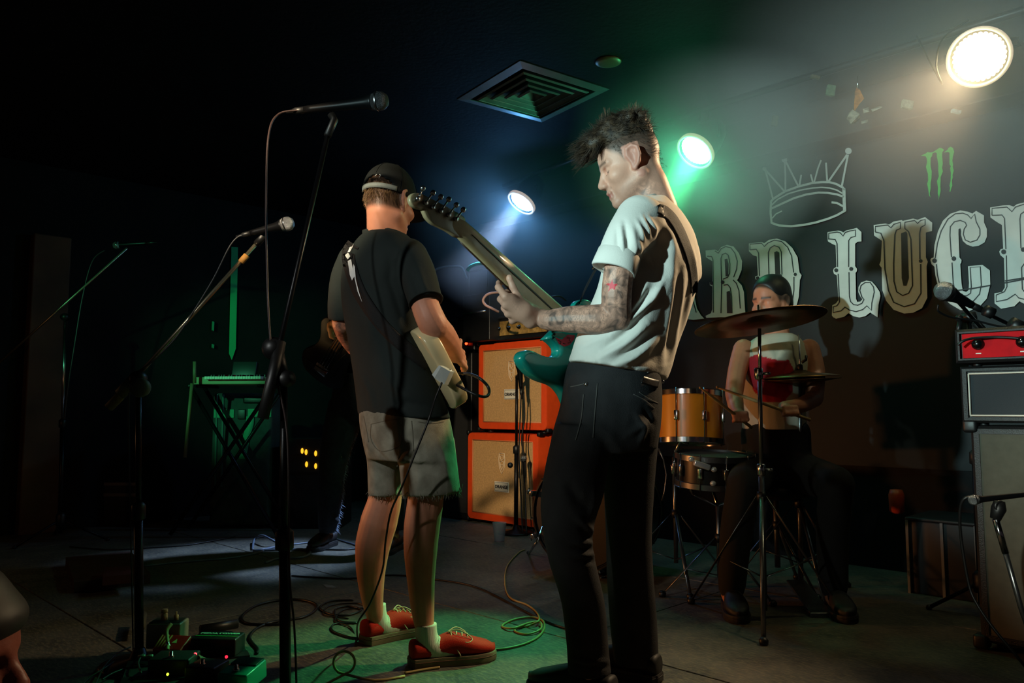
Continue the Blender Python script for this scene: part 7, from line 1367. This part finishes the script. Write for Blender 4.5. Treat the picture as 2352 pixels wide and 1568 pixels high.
t, q, R_ = pedal(402, 1500, .105, .075, .048, -.18, mat('red_pedal', (200, 28, 16), .4, var=.1, scale=30), 'bright red pedal in front of the tall pale box', led=None, tilt=.45)
MB().prism([q(.002, -.004, .0485), q(.020, -.004, .0485), q(.011, .016, .0485)], R_ @ Vector((0, 0, .0008))).build('triangle_mark', mat('cream_print', (225, 205, 130), .6), t, smooth=False)
for i in range(4): MB().cyl(q(-.046 + .010 * i, -.03, .049), q(-.052 + .012 * i, .03, .049), .0028, 6).build('braided_lead', mat('amber_braid', (190, 130, 40), .6), t)
MB().tube(cr([q(-.02, .045, .085), q(-.022, .02, .08), q(-.012, .0, .07), q(.0, -.02, .058), q(.008, -.038, .05)], 5), .006, 8).build('cream_plug_lead', MATS['ivory_knob'], t)
t, q, R_ = pedal(500, 1498, .158, .088, .058, -.05, mat('black_supply', (16, 17, 17), .45), 'black power supply box lettered PEDAL POWER', sw=False, name='power_supply')
put_text('lettering', 'PEDAL POWER', .0185, q(.0, .018, .0585), R_ @ Vector((1, 0, 0)), R_ @ Vector((0, 1, 0)), mat('white_ink', (235, 235, 215), .5), t, 1.12, .0006)
MB().box(q(.0, -.012, .0586), (.150, .006, .001), R_).build('green_line', mat('green_ink', (60, 150, 60), .5), t, smooth=False)
for i in range(7): MB().torus(q(-.06 + .02 * i, -.0445, .028), R_ @ Vector((0, 1, 0)), .006, .0018, 14, 6).build('outlet', DARKMET, t)
t, q, R_ = pedal(400, 1540, .13, .10, .05, .02, mat('maroon_black_case', (30, 22, 22), .5), 'low dark pedal with a glowing red lamp behind it', led=None)
MB().ball(fpt(448, 1503, .075), .0062, 10, 8).build('indicator_lamp', RLED, t); MB().ball(fpt(360, 1520, .06), .005, 8, 6).build('indicator_lamp', JEW('orange_led', (255, 90, 30), 6.0), t)
t, q, R_ = pedal(475, 1560, .10, .09, .05, -.2, mat('black_case', (20, 20, 20), .5), 'dark pedal with a white triangular jack plate', led=None)
MB().prism([fpt(448, 1512, .06), fpt(456, 1505, .07), fpt(472, 1513, .06), fpt(462, 1520, .055)], Vector((0, .004, .002))).build('pale_plate', PALEM, t, smooth=False); MB().ball(fpt(385, 1548, .058), .004, 8, 6).build('indicator_lamp', GLED, t)
t, q, R_ = pedal(558, 1570, .098, .115, .055, -.22, mat('teal_pedal', (20, 150, 120), .35, coat=.3), 'teal wedge pedal at the right end of the pedalboard', tilt=.12, led=None, sw=True)
MB().box(q(0, .03, .057), (.085, .05, .004), R_, bev=.001).build('treadle_top', mat('dark_teal', (10, 62, 54), .4), t); MB().ball(fpt(520, 1508, .075), .005, 8, 6).build('indicator_lamp', JEW('pink_red_led', (230, 30, 50), 3.0), t)
t, q, R_ = pedal(575, 1612, .15, .07, .035, -.05, mat('pale_green_case', (190, 215, 185), .5), 'pale box pedal cut off by the bottom edge', z=.006, sw=False)
for (x, y, lb) in ((322, 1478, 'pale plug lying left of the tall box pedal'), (326, 1508, 'pale angled plug left of the dark pedals'), (344, 1508, 'second pale angled plug left of the dark pedals')):
    c = fpt(x, y, .05); tag(MB().tube([c + Vector((-.012, 0, 0)), c + Vector((.010, .0, .002))], .006, 8).build('jack_plug', PALEM), lb, 'plug')
tag(MB().tube([fpt(503, 1556, .05), fpt(528, 1544, .055)], .003, 8).build('jack_plug', MATS['cream_lace']), 'thin cream plug lead before the teal wedge pedal', 'plug')
for i, pts in enumerate(([(300, 1485), (270, 1500), (240, 1530), (215, 1580)], [(330, 1500), (318, 1520), (324, 1545)], [(262, 1520), (230, 1540), (200, 1560), (170, 1600)], [(300, 1530), (260, 1545), (235, 1560)])):
    cable('patch_cable', [F(x, y, .02 if i != 1 else .05) for x, y in pts], .0028, MATS['grey_black_cable'], ['thin lead running from the pale plugs to the lower left', 'short lead arching in front of the pale angled plugs', 'lead on the floor left of the pedalboard, outer one', 'lead on the floor left of the pedalboard, inner one'][i])
tag(MB().tube([F(330, 1410, .05), F(326, 1440, .05)], .012, 8).build('rolled_cloth', mat('olive_rag', (70, 70, 50), .9)), 'dull olive strip standing behind the tall box pedal', 'cloth')
tag(MB().tube([F(460, 1446, .03), F(545, 1432, .03)], .018, 10).build('dark_tube', BLACK), 'thick dark tube lying behind the lettered power supply', 'tube')
# second pedalboard farther back
p2 = empty('pedalboard', F(230, 1320), 'reddish dark pedalboard with a tiny red lamp in front of the far left stand', 'pedalboard'); MB().prism([F(170, 1362), F(345, 1340), F(300, 1286), F(150, 1300)], Vector((0, 0, .05))).build('board', mat('brown_board', (66, 42, 34), .7, var=.3, scale=20), p2, smooth=False)
MB().prism([F(235, 1345, .051), F(306, 1338, .051), F(296, 1318, .051), F(240, 1322, .051)], Vector((0, 0, .04))).build('pedal', mat('dull_red_pedal', (96, 44, 40), .5), p2, smooth=False); MB().ball(F(268, 1310, .06), .007, 8, 6).build('indicator_lamp', RL, p2)
# plastic cup
cu = F(1147, 1243); CUPM = mat('clear_cup', (190, 185, 180), .15); bb = CUPM.node_tree.nodes['Principled BSDF']; bb.inputs['Alpha'].default_value = .38
tag(MB().lathe([(.001, .002), (.032, .0), (.046, .118), (.048, .12), (.046, .122), (.0435, .118), (.030, .004), (.001, .004)], cu, (0, 0, 1), 28, cap=False).build('plastic_cup', CUPM), 'clear plastic cup on the floor before the orange cabinets', 'cup')
# cables on the floor
CREAMC = mat('cream_cable', (170, 148, 92), .45); fz = lambda x, y, z=.005: F(x, y, z)
cable('guitar_cable', [fz(1128, 1492), fz(1165, 1488), fz(1205, 1478), fz(1236, 1462), fz(1250, 1442), fz(1246, 1424), fz(1222, 1417), fz(1185, 1421), fz(1158, 1432), fz(1156, 1440), fz(1180, 1442, .012), fz(1215, 1430, .012), fz(1240, 1428, .012), fz(1242, 1444, .012), fz(1212, 1456), fz(1185, 1450), fz(1186, 1442), fz(1215, 1436), fz(1238, 1424, .018), fz(1232, 1405), fz(1210, 1388), fz(1172, 1372), fz(1160, 1340), fz(1165, 1300), fz(1190, 1270), fz(1205, 1262)], .0042, CREAMC, 'cream cable coiled on the floor right of the red shoes', k=6)
cable('guitar_cable', [fz(930, 1545), fz(975, 1537), fz(1010, 1532)], .0042, CREAMC, 'short stretch of cream cable before the nearer red shoe')
pts = [Vector(F(790, 1549, .02)) + Vector((.034 * math.cos(a), 0, .038 + .034 * math.sin(a))) for a in np.linspace(-1.2, 4.4, 22)]
cable('cable_loop', [fz(720, 1585)] + pts + [fz(860, 1562), fz(930, 1552)], .0042, CREAMC, 'cream cable loop standing up near the bottom edge', k=3)
cable('floor_cable', [fz(590, 1500), fz(592, 1490), fz(580, 1476), fz(574, 1462), fz(588, 1444), fz(620, 1430), fz(655, 1424), fz(700, 1416), fz(725, 1400), fz(724, 1386), fz(690, 1377), fz(640, 1378), fz(590, 1390), fz(562, 1408), fz(556, 1422), fz(572, 1432), fz(620, 1434), fz(660, 1432)], .0055, RUBBER, 'thick black cable looping on the green lit floor left of the red shoes', k=7)
cable('floor_cable', [fz(812, 1378), fz(760, 1380), fz(735, 1395), fz(760, 1410), fz(800, 1412), fz(830, 1400), fz(800, 1392), fz(770, 1400), fz(778, 1425), fz(820, 1430), fz(770, 1432), fz(764, 1448), fz(800, 1462), fz(828, 1466)], .0042, RUBBER, 'thin black cable in loops behind the left red shoe', k=6)
cable('floor_cable', [fz(670, 1322), fz(720, 1325), fz(800, 1328), fz(900, 1320), fz(1000, 1330), fz(1100, 1350), fz(1240, 1420), fz(1310, 1445)], .0045, RUBBER, 'long black cable crossing the floor behind the red shoes', k=6)
BLUC = mat('grey_jacket_cable', (90, 100, 115), .4)
cable('floor_cable', [fz(330, 1300), fz(420, 1290), fz(520, 1282), fz(580, 1272), fz(630, 1256), fz(690, 1248), fz(740, 1242)], .006, BLUC, 'grey cable along the blue lit strip of floor', k=6)
cable('floor_cable', [fz(580, 1262), fz(584, 1240, .02), fz(600, 1230, .05), fz(618, 1236, .05), fz(640, 1252, .01), fz(600, 1262), fz(585, 1264), fz(650, 1262), fz(700, 1262), fz(712, 1270), fz(690, 1280), fz(640, 1282), fz(610, 1292)], .008, BLUC, 'grey cable coil catching blue light behind the nearest stand', k=6)
cable('floor_cable', [fz(160, 1255), fz(250, 1262), fz(340, 1258), fz(440, 1250), fz(540, 1232)], .004, RUBBER, 'dark cable from the far left stand to the synthesizer', k=6)
cable('floor_cable', [fz(720, 1240), fz(760, 1236), fz(800, 1246), fz(830, 1256)], .006, BLUC, 'short grey cable beside the foot in torn jeans', k=6)
cable('floor_cable', [fz(705, 1270), fz(735, 1262), fz(790, 1262), fz(825, 1258)], .005, RUBBER, 'black cable crossing the blue lit floor beside the torn jeans', k=6)
tag(MB().prism([F(742, 1342, .001), F(764, 1344, .001), F(774, 1350, .001), F(750, 1349, .001)], Vector((0, 0, .001))).build('tape_strip', mat('grey_floor_tape', (130, 130, 130), .7), smooth=False), 'scrap of pale tape on the floor behind the red shoes', 'tape')
